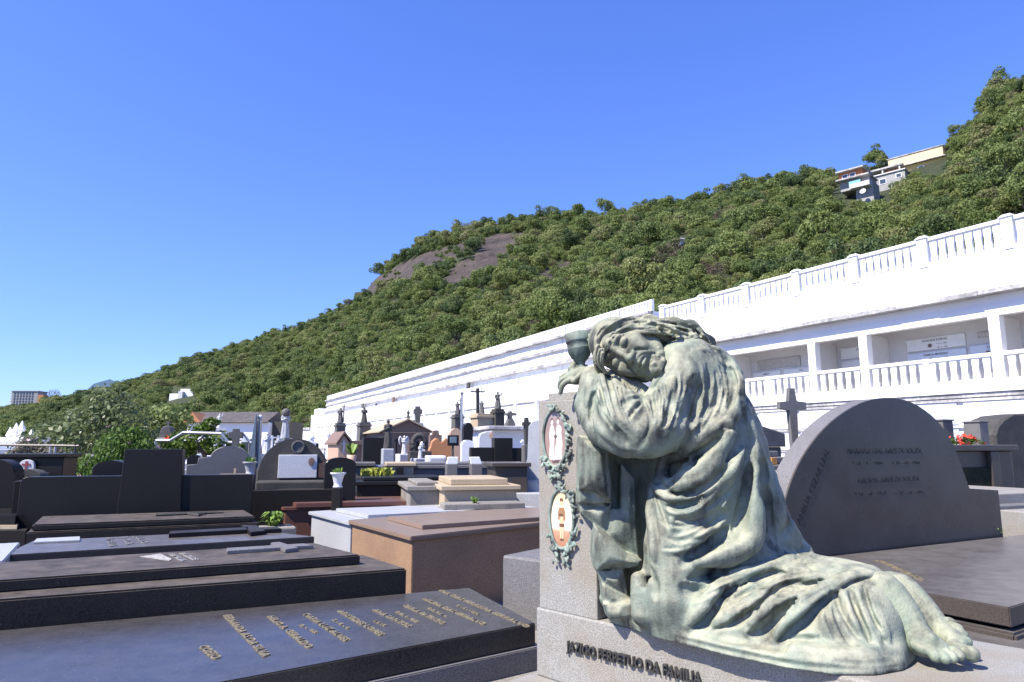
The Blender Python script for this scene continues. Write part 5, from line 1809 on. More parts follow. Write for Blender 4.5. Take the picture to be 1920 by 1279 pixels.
    for a, c in zip(xs, xs[1:]):
        b = MB()
        b.box((a + .172, -.22, 7.722), (c - .172, -.04, 7.86)); b.box((a + .172, -.24, 8.68), (c - .172, -.02, 8.80))
        balusters(b, a + .2, c - .2, -.13, 7.858, 8.682, 8, .235, .1)
        b.build('roof_balustrade', WP, o)
    # low balustrade of the terrace behind
    b = MB(); b.box((12.6, -5.2, 7.725), (24, -5.0, 8.9)); b.box((12.6, -5.2, 9.55), (24, -5.0, 9.66))
    balusters(b, 12.8, 24, -5.1, 8.9, 9.55, 40, .14, .08, False); b.build('rear_balustrade', WP, o)


def far_columbarium():
    ang = math.atan2(.890, -.456)
    o = empty('columbarium', (7.7, 36.6, 0), ang)
    tag(o, 'long white stepped columbarium wall of niche tiers under a thin railing, running far away', 'columbarium')
    L = 82.0
    rng = random.Random(5)
    b = MB(); b.box((0, -7, 0), (L, 0, 8.66)); b.box((0, 0, 0), (L, 1.9, 5.28)); b.build('wall', WP, o)
    for z, h, y in ((8.66, .15, .34), (7.82, .13, .20), (6.93, .20, .36)):
        b = MB()
        x = 0
        while x < L - .01:
            x2 = min(L, x + rng.uniform(2.5, 6))
            b.box((x + .004, -.02, z - h + rng.uniform(-.015, .015)), (x2 - .004, y + rng.uniform(-.03, .02), z))
            x = x2
        b.build('ledge', M['grime'], o)
    # tiers of niche fronts
    for z0, z1 in ((6.97, 7.72), (7.86, 8.54), (5.55, 6.78)):
        b = MB(); x = .3
        while x < L - 2.4:
            b.box((x, -.01, z0 + .05), (x + 2.15, .05, z1 - .03)); x += 2.3
        b.build('niche_tier', WP, o)
    # top railing
    for i in range(0, 28):
        x = i * 3.0
        if x > L: break
        b = MB(); b.box((x - .09, -.02, 8.665), (x + .09, .16, 9.30)); b.build('post', WP, o)
        if x + 3.0 <= L + .1:
            b = MB(); b.box((x + .095, .0, 9.2), (x + 2.905, .14, 9.29)); b.box((x + .095, .0, 8.665), (x + 2.905, .14, 8.74))
            balusters(b, x + .1, x + 2.9, .07, 8.735, 9.205, 12 if i < 14 else 8, .13, .08, False); b.build('railing', WP, o)
    # front terrace railing and battered pilasters
    for i in range(0, 27):
        x = i * 3.0 + .4
        b = MB(); b.box((x - .10, 1.72, 5.285), (x + .10, 1.92, 5.95)); b.build('post', WP, o)
        b = MB(); b.prism([(0, 0), (.46, 0), (.12, 4.1), (0, 4.1)], -.11, .11, 0, Matrix.Translation((x, 1.9, 1.15)) @ Matrix.Rotation(math.pi / 2, 4, 'Z')); b.build('buttress', WP, o)
        if i < 26:
            b = MB(); b.box((x + .105, 1.76, 5.82), (x + 2.895, 1.88, 5.91)); b.box((x + .105, 1.76, 5.285), (x + 2.895, 1.88, 5.36))
            balusters(b, x + .12, x + 2.88, 1.82, 5.355, 5.825, 9, .12, .07, False); b.build('railing', WP, o)
    b = MB(); b.box((0, 1.9, 1.05), (L, 2.5, 1.15)); b.box((0, 1.9, 4.22), (L, 1.98, 4.30)); b.box((0, 1.9, 0), (L, 2.45, 1.05)); b.build('plinth', M['grime'], o)
    # stepped far end
    b = MB(); b.box((L, -6, 0), (L + 4.5, 1.0, 7.4)); b.box((L + 4.5, -6, 0), (L + 9, .6, 6.6)); b.build('end_block', WP, o)
    # tufts and dark plaques standing on the terrace
    for x, w, h, m in ((6, .25, .5, 'sooty'), (17, .6, .4, 'sooty'), (24, .4, .9, 'sooty'), (28, .7, .25, 'sooty'), (45, .6, 1.0, 'brown_wall'), (52, .3, .7, 'old_grey'), (58, .7, 1.0, 'old_grey')):
        b = MB(); b.box((x, .3, 5.29), (x + w, .5, 5.29 + h + .55), .03); b.build('standing_plaque', M[m], o)
    # lower wing beyond
    w = empty('niche_wing', Vector(o.location) + Vector((-.456, .890, 0)) * (L + 9.2), ang + R(6))
    tag(w, 'lower white niche wall continuing beyond the far end of the stepped columbarium', 'columbarium')
    b = MB(); b.box((0, -5, 0), (46, .6, 4.6)); b.build('wall', WP, w)
    b = MB(); b.box((0, .6, 4.2), (46, .85, 4.62)); b.box((0, .6, 2.2), (46, .8, 2.36)); b.build('ledge', M['grime'], w)
    b = MB()
    for i in range(20): b.box((i * 2.3 + .2, .59, .5), (i * 2.3 + 2.0, .66, 2.1)); b.box((i * 2.3 + .2, .59, 2.5), (i * 2.3 + 2.0, .66, 4.1))
    b.build('niche_tier', WP, w)


columbarium()
far_columbarium()
# ------------------------------------------------------------------ forested hill
CREST = [(-500, 790), (-200, 775), (0, 762), (60, 752), (120, 742), (190, 728), (240, 715), (300, 694), (340, 674), (440, 642), (500, 622), (560, 610), (640, 575), (680, 550), (705, 520), (780, 466),
         (850, 440), (920, 412), (1000, 394), (1080, 388), (1200, 380), (1300, 360), (1400, 330), (1500, 310), (1550, 298), (1640, 282), (1700, 258), (1780, 232), (1830, 196), (1870, 142),
         (1920, 112), (2000, 70), (2200, 20), (2500, -30)]
CRESTD = [(-500, 700), (0, 620), (200, 580), (450, 500), (700, 400), (900, 350), (1200, 280), (1600, 190), (1920, 130), (2200, 105), (2500, 100)]


def lerp_tab(tab, x):
    if x <= tab[0][0]: return tab[0][1]
    for (a, b), (c, d) in zip(tab, tab[1:]):
        if x <= c:
            return b + (d - b) * (x - a) / (c - a)
    return tab[-1][1]


FOOT = [(-500, 190), (0, 175), (300, 165), (560, 150), (615, 132), (800, 92), (1000, 66), (1235, 50), (1500, 42), (1920, 36), (2500, 32)]
ROCKS = [[(676, 560), (700, 524), (760, 492), (800, 474), (880, 452), (884, 464), (835, 492), (790, 508), (725, 545)],
         [(820, 534), (850, 502), (898, 472), (902, 448), (940, 438), (990, 438), (978, 462), (940, 482), (938, 502), (900, 524), (860, 534)],
         [(988, 528), (1022, 506), (1075, 484), (1092, 492), (1062, 512), (1022, 528)]]


def in_poly(x, y, P):
    c = False
    j = len(P) - 1
    for i in range(len(P)):
        if (P[i][1] > y) != (P[j][1] > y) and x < (P[j][0] - P[i][0]) * (y - P[i][1]) / (P[j][1] - P[i][1]) + P[i][0]:
            c = not c
        j = i
    return c


def wob(a, b):
    return (math.sin(a * .9 + 1.3 * math.sin(b * .7)) + .6 * math.sin(a * 2.3 - b * 1.7 + .5) + .4 * math.sin(b * 3.1 + a * .8)) / 2.0


def hill_at(px, u):
    """terrain point: px column, u 0 at the foot .. 1 at the crest (beyond 1: far side)"""
    yc = lerp_tab(CREST, px)
    Yc = lerp_tab(CRESTD, px); Yf = lerp_tab(FOOT, px)
    pc = at(px, yc, Yc)
    zc = pc.z - 5.0 + 4.5 * max(0.0, min(1.0, (px - 640) / 50.0, (930 - px) / 60.0))
    zf = 0.2 if px < 560 else min(6.5, .2 + (px - 560) * .05)
    Y = Yf + (Yc - Yf) * u if u >= 0 else Yf - 3
    if u <= 1:
        sh = max(0.0, u) ** 1.12
        z = zf + (zc - zf) * sh
        z += wob(px * .012, u * 9) * (zc - zf) * .035 * math.sin(math.pi * max(0, min(1, u))) ** .5
    else:
        z = zc - (Y - Yc) * .35
    p = at(px, 838, Y)
    # keep the column's bearing fixed on the ground
    r = ray(px, yc); k = Y / r.y
    return Vector((r.x * k, Y, z))


def project(p):
    q = Vector(p) - Vector((0, 0, EYE))
    f = q.y * CP + q.z * SP
    return 960 + F * q.x / f, 639.5 - F * (-q.y * SP + q.z * CP) / f


def hill_pt(px, py):
    lo, hi = 0.0, 1.0
    for _ in range(40):
        m = (lo + hi) / 2
        if project(hill_at(px, m))[1] > py: lo = m
        else: hi = m
    return hill_at(px, lo)


def build_hill():
    cols = [x for x in range(-500, 2501, 12)]
    us = [-.15, 0] + [i / 60 for i in range(1, 61)] + [1.05, 1.2, 1.6, 2.2]
    co, rock = [], []
    for px in cols:
        for u in us:
            p = hill_at(px, u)
            if u < 0: p.z = -1.0
            a, b = project(p)
            rk = 1.0 if any(in_poly(a, b, P) for P in ROCKS) else 0.0
            co.append(p); rock.append(rk)
    nu = len(us)
    faces = []
    for i in range(len(cols) - 1):
        for j in range(nu - 1):
            a = i * nu + j
            faces.append((a, a + nu, a + nu + 1, a + 1))
    me = bpy.data.meshes.new('hill')
    me.from_pydata(co, [], faces)
    at_ = me.attributes.new('rock', 'FLOAT', 'POINT')
    at_.data.foreach_set('value', rock)
    m, nt, N, L, b = new_mat('hill_soil_and_rock')
    wp = world_pos(N)
    an = N.new('ShaderNodeAttribute'); an.attribute_name = 'rock'
    mp = N.new('ShaderNodeMapping'); mp.inputs['Scale'].default_value = (1, 1, .25); mp.inputs['Rotation'].default_value = (0, .5, 0); L.new(wp, mp.inputs[0])
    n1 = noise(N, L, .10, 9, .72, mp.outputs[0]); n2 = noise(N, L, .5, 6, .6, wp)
    r1 = ramp(N, [(.34, (.028, .023, .022)), (.46, (.085, .066, .056)), (.60, (.13, .10, .085)), (.75, (.24, .20, .16))]); L.new(n1, r1.inputs[0])  # darkest stops paint the shade of the rock's cavities, following the bump
    r2 = ramp(N, [(.3, (.040, .058, .020)), (.6, (.075, .095, .032)), (.8, (.13, .12, .06))]); L.new(n2, r2.inputs[0])
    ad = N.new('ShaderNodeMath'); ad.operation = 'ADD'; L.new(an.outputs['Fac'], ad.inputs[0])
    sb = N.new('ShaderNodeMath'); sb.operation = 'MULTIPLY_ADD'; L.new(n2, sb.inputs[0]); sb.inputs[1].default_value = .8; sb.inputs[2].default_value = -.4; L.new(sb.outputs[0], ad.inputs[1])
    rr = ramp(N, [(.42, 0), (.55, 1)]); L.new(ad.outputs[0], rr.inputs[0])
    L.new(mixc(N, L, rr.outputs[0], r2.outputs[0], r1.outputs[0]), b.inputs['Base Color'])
    b.inputs['Roughness'].default_value = .9
    bump(N, L, b, n1, 1.0, 9.0)
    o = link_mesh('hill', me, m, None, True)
    tag(o, 'steep rounded hill with bare rock faces under the forest', 'hill', kind='structure')


# ---------------- foliage
def leaf_mat(name, stops, rough=.55):
    m, nt, N, L, b = new_mat(name)
    oi = N.new('ShaderNodeObjectInfo')
    wp = world_pos(N)
    n = noise(N, L, .45, 3, .6, wp)
    ad = N.new('ShaderNodeMath'); ad.operation = 'MULTIPLY_ADD'; L.new(n, ad.inputs[0]); ad.inputs[1].default_value = .7; 
    m2 = N.new('ShaderNodeMath'); m2.operation = 'MULTIPLY_ADD'; L.new(oi.outputs['Random'], m2.inputs[0]); m2.inputs[1].default_value = .75; m2.inputs[2].default_value = -.22
    L.new(m2.outputs[0], ad.inputs[2])
    r = ramp(N, stops); L.new(ad.outputs[0], r.inputs[0])
    L.new(r.outputs[0], b.inputs['Base Color'])
    b.inputs['Roughness'].default_value = rough
    b.inputs['Specular IOR Level'].default_value = .25
    tr = N.new('ShaderNodeBsdfTranslucent'); L.new(r.outputs[0], tr.inputs[0])
    mx = N.new('ShaderNodeMixShader'); mx.inputs[0].default_value = .32
    L.new(b.outputs[0], mx.inputs[1]); L.new(tr.outputs[0], mx.inputs[2])
    L.new(mx.outputs[0], N['Material Output'].inputs['Surface'])
    return m


LEAF_A = leaf_mat('forest_leaf', [(.05, (.075, .115, .038)), (.28, (.135, .185, .052)), (.52, (.180, .225, .066)), (.75, (.215, .240, .085)), (.95, (.190, .180, .100))])
LEAF_B = leaf_mat('forest_leaf_dark', [(.1, (.062, .098, .038)), (.5, (.115, .165, .052)), (.9, (.180, .220, .068))])
LEAF_C = leaf_mat('dry_twigs', [(.1, (.10, .075, .055)), (.5, (.15, .12, .09)), (.9, (.11, .115, .05))])
BARK = plain('bark', (.10, .085, .07), .9, 0, .3, 6)


def crown_mesh(name, lobes, nleaf, size, seed, squash=.8):
    """crown of many small leaf faces gathered in clumps on several lobes; base at z 0, about 2 units across"""
    rng = np.random.default_rng(seed)
    V, Fc = [], []
    L = np.array(lobes, dtype=float)
    wts = L[:, 3] ** 2; wts /= wts.sum()
    which = rng.choice(len(L), nleaf, p=wts)
    d = rng.normal(size=(nleaf, 3)); d /= np.linalg.norm(d, axis=1)[:, None]
    d[:, 2] = np.where(d[:, 2] < -.35, -d[:, 2] * .6, d[:, 2])
    # clumps: pull directions to a few centres per lobe
    cl = rng.normal(size=(len(L), 22, 3)); cl /= np.linalg.norm(cl, axis=2)[:, :, None]
    pick = cl[which, rng.integers(0, 22, nleaf)]
    d = d * .45 + pick * .55; d /= np.linalg.norm(d, axis=1)[:, None]
    rad = L[which, 3] * rng.uniform(.72, 1.06, nleaf)
    c = L[which, :3] + d * rad[:, None] * np.array([1, 1, squash])
    nrm = d + rng.normal(size=(nleaf, 3)) * .55; nrm /= np.linalg.norm(nrm, axis=1)[:, None]
    t = np.cross(nrm, rng.normal(size=(nleaf, 3))); t /= np.linalg.norm(t, axis=1)[:, None]
    bt = np.cross(nrm, t)
    s = size * rng.uniform(.6, 1.25, nleaf)[:, None]
    q = np.stack([c - t * s, c - bt * s * .55, c + t * s, c + bt * s * .55], 1).reshape(-1, 3)
    me = bpy.data.meshes.new(name)
    me.vertices.add(len(q)); me.vertices.foreach_set('co', q.astype(np.float32).ravel())
    me.loops.add(len(q)); me.loops.foreach_set('vertex_index', np.arange(len(q), dtype=np.int32))
    me.polygons.add(nleaf); me.polygons.foreach_set('loop_start', np.arange(0, len(q), 4, dtype=np.int32))
    try: me.polygons.foreach_set('loop_total', np.full(nleaf, 4, dtype=np.int32))
    except Exception: pass
    me.update(calc_edges=True)
    return me


def lobes_round(seed, n=9, top=1.0):
    r = random.Random(seed)
    out = [(0, 0, .75 * top, .62)]
    for i in range(n):
        a = r.uniform(0, 6.28); k = r.uniform(.3, .72)
        out.append((k * math.cos(a), k * math.sin(a), r.uniform(.35, 1.15) * top, r.uniform(.26, .46)))
    return out


CROWNS = []
for i in range(6):
    CROWNS.append((crown_mesh('crown', lobes_round(40 + i, 8 + i % 3, .80 + .14 * (i % 4)), 2600, .058, 70 + i), LEAF_A if i % 3 else LEAF_B))
CROWNS.append((crown_mesh('crown', lobes_round(60, 10, 1.0), 650, .06, 90), LEAF_C))
for me, mt in CROWNS:
    me.materials.append(mt)


def trunk_mesh(seed, h=1.0, r=.06):
    rng = random.Random(seed)
    b = MB()
    b.tube([(0, 0, -.45), (.02, .01, .1), (-.02, .03, .55 * h)], [r, r * .8, r * .45], 7)
    for i in range(5):
        a = rng.uniform(0, 6.28); z = rng.uniform(.05, .4) * h
        b.tube([(0, 0, z), (.25 * math.cos(a), .25 * math.sin(a), z + .25), (.5 * math.cos(a), .5 * math.sin(a), z + .55)], [r * .5, r * .35, r * .12], 5)
    me = bpy.data.meshes.new('trunk'); bmesh.ops.recalc_face_normals(b.bm, faces=b.bm.faces); b.bm.to_mesh(me); b.bm.free()
    me.materials.append(BARK)
    return me


TRUNKS = [trunk_mesh(i) for i in range(3)]


def tree(loc, size, kind, label, cat='tree', group=None, hs=1.0, name='hill_tree', rz=None, crown=None, mat=None):
    o = bpy.data.objects.new(name, None); COL.objects.link(o)
    o.location = loc; o.scale = (size, size, size * hs)
    o.rotation_euler = (0, 0, rz if rz is not None else (loc[0] * 7.3 + loc[1] * 3.1) % 6.28)
    tag(o, label, cat, group)
    c = bpy.data.objects.new('crown', crown or CROWNS[kind][0]); COL.objects.link(c); c.parent = o
    t = bpy.data.objects.new('trunk', TRUNKS[kind % 3]); COL.objects.link(t); t.parent = o
    return o


HOUSE_BOX = [(1562, 312, 1690, 374), (1664, 262, 1778, 322), (312, 722, 366, 756), (14, 720, 74, 756), (1268, 440, 1284, 462)]


def forest():
    rng = random.Random(77)
    pts = []
    # candidates on the slope, thinned by spacing
    cell = {}
    tries = 0
    while tries < 52000:
        tries += 1
        px = rng.uniform(-330, 2330); u = rng.random() ** .85 * 1.03
        p = hill_at(px, u)
        Y = p.y
        sz = (1.25 + 3.1 * rng.random() ** 2.2) * (.75 + min(Y, 400) / 560)
        if Y < 90: sz *= .85
        a, b = project(p)
        if any(in_poly(a, b, P) or in_poly(a, b - 10, P) for P in ROCKS):
            if rng.random() > .16 or wob(a * .05, b * .06) < .1: continue
            sz *= .32
        dens = wob(px * .02, u * 11)
        k = (int(p.x / 8), int(p.y / 8))
        ok = True
        for dx in (-1, 0, 1):
            for dy in (-1, 0, 1):
                for q, s2 in cell.get((k[0] + dx, k[1] + dy), ()):
                    if (q - p).length < .60 * (sz + s2) * (1.0 if dens > -.2 else .85): ok = False
        if not ok: continue
        # stay out of the way of the houses
        top = project(p + Vector((0, 0, sz * 1.6)))[1]
        if any(x0 - 6 < a < x1 + 6 and top < y1 - 3 and b > y0 + 4 for x0, y0, x1, y1 in HOUSE_BOX):
            continue
        cell.setdefault(k, []).append((p, sz)); pts.append((p, sz, a, b))
    # the largest ones seen become trees of their own
    order = sorted(range(len(pts)), key=lambda i: -pts[i][1] / pts[i][0].y * (1 if -20 < pts[i][2] < 1940 else 0))
    near = set(order[:150])
    V, sc, rz, kd = [], [], [], []
    for i, (p, sz, a, b) in enumerate(pts):
        r = rng.random()
        kind = 6 if (r < .05 and p.y < 170) else rng.randrange(6)
        if i in near:
            if kind == 6:
                tree(p - Vector((0, 0, .3)), sz, 6, 'bare grey-brown dry tree among the green trees of the slope above the columbarium', 'tree', 'dry trees on the slope', rng.uniform(.85, 1.3))
            else:
                tree(p - Vector((0, 0, .3)), sz, kind, 'leafy green tree of the forest on the slope above the white columbarium', 'tree', 'forest trees on the slope', rng.uniform(.8, 1.35))
        else:
            V.append(p); sc.append(sz); rz.append(rng.uniform(0, 6.28)); kd.append(kind)
    print('forest', len(pts), 'instanced', len(V))
    me = bpy.data.meshes.new('forest')
    me.from_pydata(V, [], [])
    for nme, ty, dat in (('tsize', 'FLOAT', sc), ('tturn', 'FLOAT', rz), ('tkind', 'INT', kd)):
        me.attributes.new(nme, ty, 'POINT').data.foreach_set('value', dat)
    o = link_mesh('forest', me)
    tag(o, 'dense green forest covering the hill', 'forest', kind='stuff')
    col = bpy.data.collections.new('forest_crowns')
    for i, (cm, mt) in enumerate(CROWNS):
        col.objects.link(bpy.data.objects.new('crown_kind_%d' % i, cm))
    ng = bpy.data.node_groups.new('forest_nodes', 'GeometryNodeTree')
    ng.interface.new_socket('Geometry', in_out='INPUT', socket_type='NodeSocketGeometry')
    ng.interface.new_socket('Geometry', in_out='OUTPUT', socket_type='NodeSocketGeometry')
    N, L = ng.nodes, ng.links
    gi, go = N.new('NodeGroupInput'), N.new('NodeGroupOutput')
    ci = N.new('GeometryNodeCollectionInfo'); ci.inputs['Collection'].default_value = col
    ci.inputs['Separate Children'].default_value = True; ci.inputs['Reset Children'].default_value = True
    ip = N.new('GeometryNodeInstanceOnPoints'); ip.inputs['Pick Instance'].default_value = True

    def attr(nm, ty):
        a = N.new('GeometryNodeInputNamedAttribute'); a.data_type = ty; a.inputs['Name'].default_value = nm
        return a.outputs['Attribute']
    L.new(gi.outputs[0], ip.inputs['Points']); L.new(ci.outputs[0], ip.inputs['Instance'])
    L.new(attr('tkind', 'INT'), ip.inputs['Instance Index'])
    cx = N.new('ShaderNodeCombineXYZ'); L.new(attr('tturn', 'FLOAT'), cx.inputs[2]); L.new(cx.outputs[0], ip.inputs['Rotation'])
    L.new(attr('tsize', 'FLOAT'), ip.inputs['Scale'])
    L.new(ip.outputs[0], go.inputs[0])
    md = o.modifiers.new('scatter', 'NODES'); md.node_group = ng


build_hill()
forest()
# ------------------------------------------------------------------ the rows of graves in the middle distance
GR = R(28)


def mpp(Y):
    return Y / .99 / F


def zz(py, Y):
    return at(960, py, Y).z


def place(name, label, cat, px, Y, rot=GR, group=None):
    p = at(px, 838, Y)
    o = empty(name, (p.x, p.y, 0), rot)
    return tag(o, label, cat, group)


def P_box(o, name, mat, x0, x1, y0, y1, z0, z1, bev=.008, **k):
    b = MB(); b.box((x0, y0, z0), (x1, y1, z1), bev, **k)
    return b.build(name, mat, o)


def box_tomb(label, px0, px1, ytop, Y, depth, mat, lidmat=None, rot=GR, lid=.06, name='tomb', lidin=.08, group=None):
    w = (px1 - px0) * mpp(Y) / math.cos(rot)
    o = place(name, label, 'tomb', px0, Y, rot, group)
    zt = zz(ytop, Y)
    P_box(o, 'tomb_body', mat, 0, w, 0, depth, 0, zt - lid - .05, .01)
    P_box(o, 'cornice', mat, -.04, w + .04, -.04, depth + .04, zt - lid - .05, zt - lid, .008)
    if lid > 0: P_box(o, 'lid', lidmat or mat, lidin, w - lidin, lidin, depth - lidin, zt - lid + .0005, zt, .01)
    return o, w, zt


def arch_pts(w, zs, zt, z0=0, n=16, x0=0):
    pts = [(x0, z0), (x0, zs)]
    for i in range(1, n):
        a = math.pi * (1 - i / n)
        pts.append((x0 + w / 2 + w / 2 * math.cos(a), zs + (zt - zs) * math.sin(a)))
    return pts + [(x0 + w, zs), (x0 + w, z0)]


def arch_stone(label, px0, px1, ytop, ysh, Y, thick, mat, rot=GR, base=None, name='headstone', ybase=None, group=None):
    w = (px1 - px0) * mpp(Y) / math.cos(rot)
    o = place(name, label, 'headstone', px0, Y, rot, group)
    b = MB(); b.prism(arch_pts(w, zz(ysh, Y), zz(ytop, Y)), 0, thick, .01); b.build('stone', mat, o)
    if base: P_box(o, 'base', base, -.12, w + .12, -.25, thick + .1, 0, zz(ybase, Y), .015)
    return o, w


def cross(label, px, ytop, yarm, ybot, wpx, Y, mat, thick=.09, rot=GR, bar=.1, base=None, group=None, name='stone_cross'):
    o = place(name, label, 'cross', px, Y, rot, group)
    h = zz(ytop, Y); za = zz(yarm, Y); w = wpx * mpp(Y) / math.cos(rot) / 2; k = bar / 2
    z0 = zz(ybot, Y)
    pts = [(-k, z0), (-k, za - k), (-w, za - k), (-w, za + k), (-k, za + k), (-k, h), (k, h), (k, za + k), (w, za + k), (w, za - k), (k, za - k), (k, z0)]
    b = MB(); b.prism(pts, -thick / 2, thick / 2, .006); b.build('cross', mat, o)
    b = MB(); b.box((-k * 2.2, -thick, 0), (k * 2.2, thick, z0), .01); b.build('pedestal', base or mat, o)
    return o


def figure_mesh(kind):
    """small robed figure, 1.7 high, facing -y; one continuous surface"""
    h = .028
    f = Field((-.75, -.5, -.05), (.75, .5, 2.3), h)
    f.chain([(0, 0, .06), (0, 0, .7), (0, 0, 1.05)], [.27, .20, .15], k=.05)
    f.chain([(0, 0, 1.05), (0, 0, 1.32)], [.16, .17], k=.05)
    f.chain([(-.17, 0, 1.36), (.17, 0, 1.36)], [.075, .075], k=.05)
    f.chain([(0, -.01, 1.42), (0, -.02, 1.50)], [.06, .055], k=.03)
    f.ell((0, -.02, 1.60), ((1, 0, 0), (0, 1, 0), (0, 0, 1)), [.085, .10, .12], k=.02)
    f.ell((0, .03, 1.61), ((1, 0, 0), (0, 1, 0), (0, 0, 1)), [.10, .10, .12], k=.02)
    if kind == 'pray':
        for s in (-1, 1):
            f.chain([(.19 * s, 0, 1.35), (.22 * s, -.08, 1.12), (.03 * s, -.22, 1.22)], [.07, .06, .035], k=.02)
    elif kind == 'raise':
        f.chain([(.19, 0, 1.36), (.34, -.03, 1.52), (.36, -.05, 1.86)], [.065, .055, .035], k=.02)
        f.chain([(-.19, 0, 1.35), (-.25, -.08, 1.10), (-.06, -.20, 1.0)], [.065, .06, .04], k=.02)
    elif kind == 'angel':
        for s in (-1, 1):
            f.chain([(.12 * s, .12, 1.30), (.34 * s, .20, 1.62), (.44 * s, .22, 1.30), (.36 * s, .2, .85)], [.06, .07, .09, .03], k=.03)
            f.chain([(.19 * s, 0, 1.35), (.24 * s, -.10, 1.12), (.05 * s, -.22, 1.15)], [.065, .055, .035], k=.02)
    elif kind == 'arms':
        for s in (-1, 1):
            f.chain([(.19 * s, 0, 1.36), (.40 * s, -.06, 1.30), (.58 * s, -.10, 1.42)], [.065, .055, .035], k=.02)
    elif kind == 'cross':
        f.chain([(.19, 0, 1.35), (.27, -.10, 1.18), (.24, -.2, 1.42)], [.065, .055, .035], k=.02)
        f.chain([(-.19, 0, 1.35), (-.22, -.08, 1.08), (.05, -.2, 1.1)], [.065, .055, .035], k=.02)
        f.chain([(.25, -.18, .1), (.25, -.18, 2.15)], [.05, .05], k=.01)
        f.chain([(.0, -.18, 1.85), (.5, -.18, 1.85)], [.05, .05], k=.01)
    for i in range(7):
        a = -1.5 + i * .5 - math.pi / 2
        f.bumpline([(.26 * math.cos(a), .26 * math.sin(a), .05), (.22 * math.cos(a + .1), .22 * math.sin(a + .1), .5), (.16 * math.cos(a), .16 * math.sin(a), 1.0)], .035, .03 if i % 2 else -.03)
    return f.mesh('figure')


FIG = {k: figure_mesh(k) for k in ('pray', 'raise', 'angel', 'arms', 'cross')}


def figure(label, px, ytop, yfoot, Y, kind, mat, ped=None, pedw=.5, rot=GR, name='statue', capital=True, wide=1.0, group=None):
    o = place(name, label, 'statue', px, Y, rot, group)
    z0, z1 = zz(yfoot, Y), zz(ytop, Y)
    full = {'pray': 1.72, 'raise': 1.9, 'angel': 1.72, 'arms': 1.72, 'cross': 2.2}[kind]
    me = FIG[kind].copy(); k = (z1 - z0) / full
    me.transform(Matrix.Translation((0, 0, z0)) @ Matrix.Diagonal((k * wide, k * wide, k, 1)))
    link_mesh('figure', me, mat, o, True)
    if ped:
        w = pedw / 2
        b = MB(); b.box((-w, -w, 0), (w, w, z0 - (.16 if capital else .002)), .02)
        if capital:
            b.box((-w * 1.15, -w * 1.15, z0 - .158), (w * 1.15, w * 1.15, z0 - .08), .01); b.box((-w * .95, -w * .95, z0 - .079), (w * .95, w * .95, z0 - .002), .01)
            b.box((-w * 1.2, -w * 1.2, 0), (w * 1.2, w * 1.2, z0 * .22), .02)
        b.build('pedestal', ped, o)
    return o


def urn(label, px, ytop, ybot, wpx, Y, mat, plant=True, z0=None):
    o = place('stone_urn', label, 'urn', px, Y, 0)
    zb, zt = zz(ybot, Y), zz(ytop, Y); r = wpx * mpp(Y) / 2; h = zt - zb
    b = MB()
    rng = 8
    b.lathe([(.62 * r, zb), (.60 * r, zb + .08 * h), (.50 * r, zb + .12 * h), (.52 * r, zb + .3 * h), (.66 * r, zb + .6 * h), (.78 * r, zb + .82 * h), (1.0 * r, zb + .92 * h), (1.02 * r, zt), (.86 * r, zt), (.7 * r, zt - .1 * h), (.01, zt - .12 * h)], 4 * rng, None, True)
    b.build('bowl', mat, o, True)
    b = MB(); b.box((-.6 * r, -.6 * r, 0), (.6 * r, .6 * r, zb - .001), .01); b.build('pedestal', M['black'], o)
    if plant:
        rg = random.Random(int(px)); b = MB()
        for i in range(24):
            a = rg.uniform(0, 6.28); l = r * rg.uniform(.3, .9)
            p0 = Vector((math.cos(a) * l * .4, math.sin(a) * l * .4, zt - .06)); p1 = p0 + Vector((math.cos(a) * l * .5, math.sin(a) * l * .5, rg.uniform(.03, .12)))
            q = Vector((-math.sin(a), math.cos(a), 0)) * .02
            b.bm.faces.new([b.bm.verts.new(v) for v in (p0 - q, p0 + q, p1 + q, p1 - q)])
        b.build('plant', M['weed'], o)
    return o


def shrub(label, px, Y, size, hs, mats, n, leaf, seed, cat='shrub', name='shrub', z=0, flowers=None, lobes=None, yoff=0):
    """bushy plant: leaf clumps on lobes, some flowers, stems"""
    o = place(name, label, cat, px, Y, 0)
    o.location.z = z
    lb = lobes or lobes_round(seed, 9, .9)
    me = crown_mesh('crown', lb, n, leaf, seed, .9)
    me.transform(Matrix.Diagonal((size, size, size * hs, 1)))
    link_mesh('crown', me, mats, o)
    t = trunk_mesh(seed, 1.0, .05); t.transform(Matrix.Diagonal((size, size, size * hs, 1))); link_mesh('trunk', t, BARK, o)
    if flowers:
        fm, cnt, fs = flowers
        rg = random.Random(seed); b = MB()
        for i in range(cnt):
            l = rg.choice(lb); d = Vector((rg.gauss(0, 1), rg.gauss(0, 1) - .7, rg.gauss(0, 1) + .5)).normalized()
            c = Vector((l[0], l[1], l[2])) + d * l[3] * 1.03
            c = Vector((c.x * size, c.y * size, c.z * size * hs))
            for k in range(5):
                a = k * 1.257 + i; t1 = d.orthogonal().normalized(); t2 = d.cross(t1)
                e = (t1 * math.cos(a) + t2 * math.sin(a)) * fs; e2 = (t1 * math.cos(a + .9) + t2 * math.sin(a + .9)) * fs
                b.bm.faces.new([b.bm.verts.new(v) for v in (c, c + e, c + (e + e2) * .8 + d * fs * .3, c + e2)])
        b.build('blossoms', fm, o)
    return o


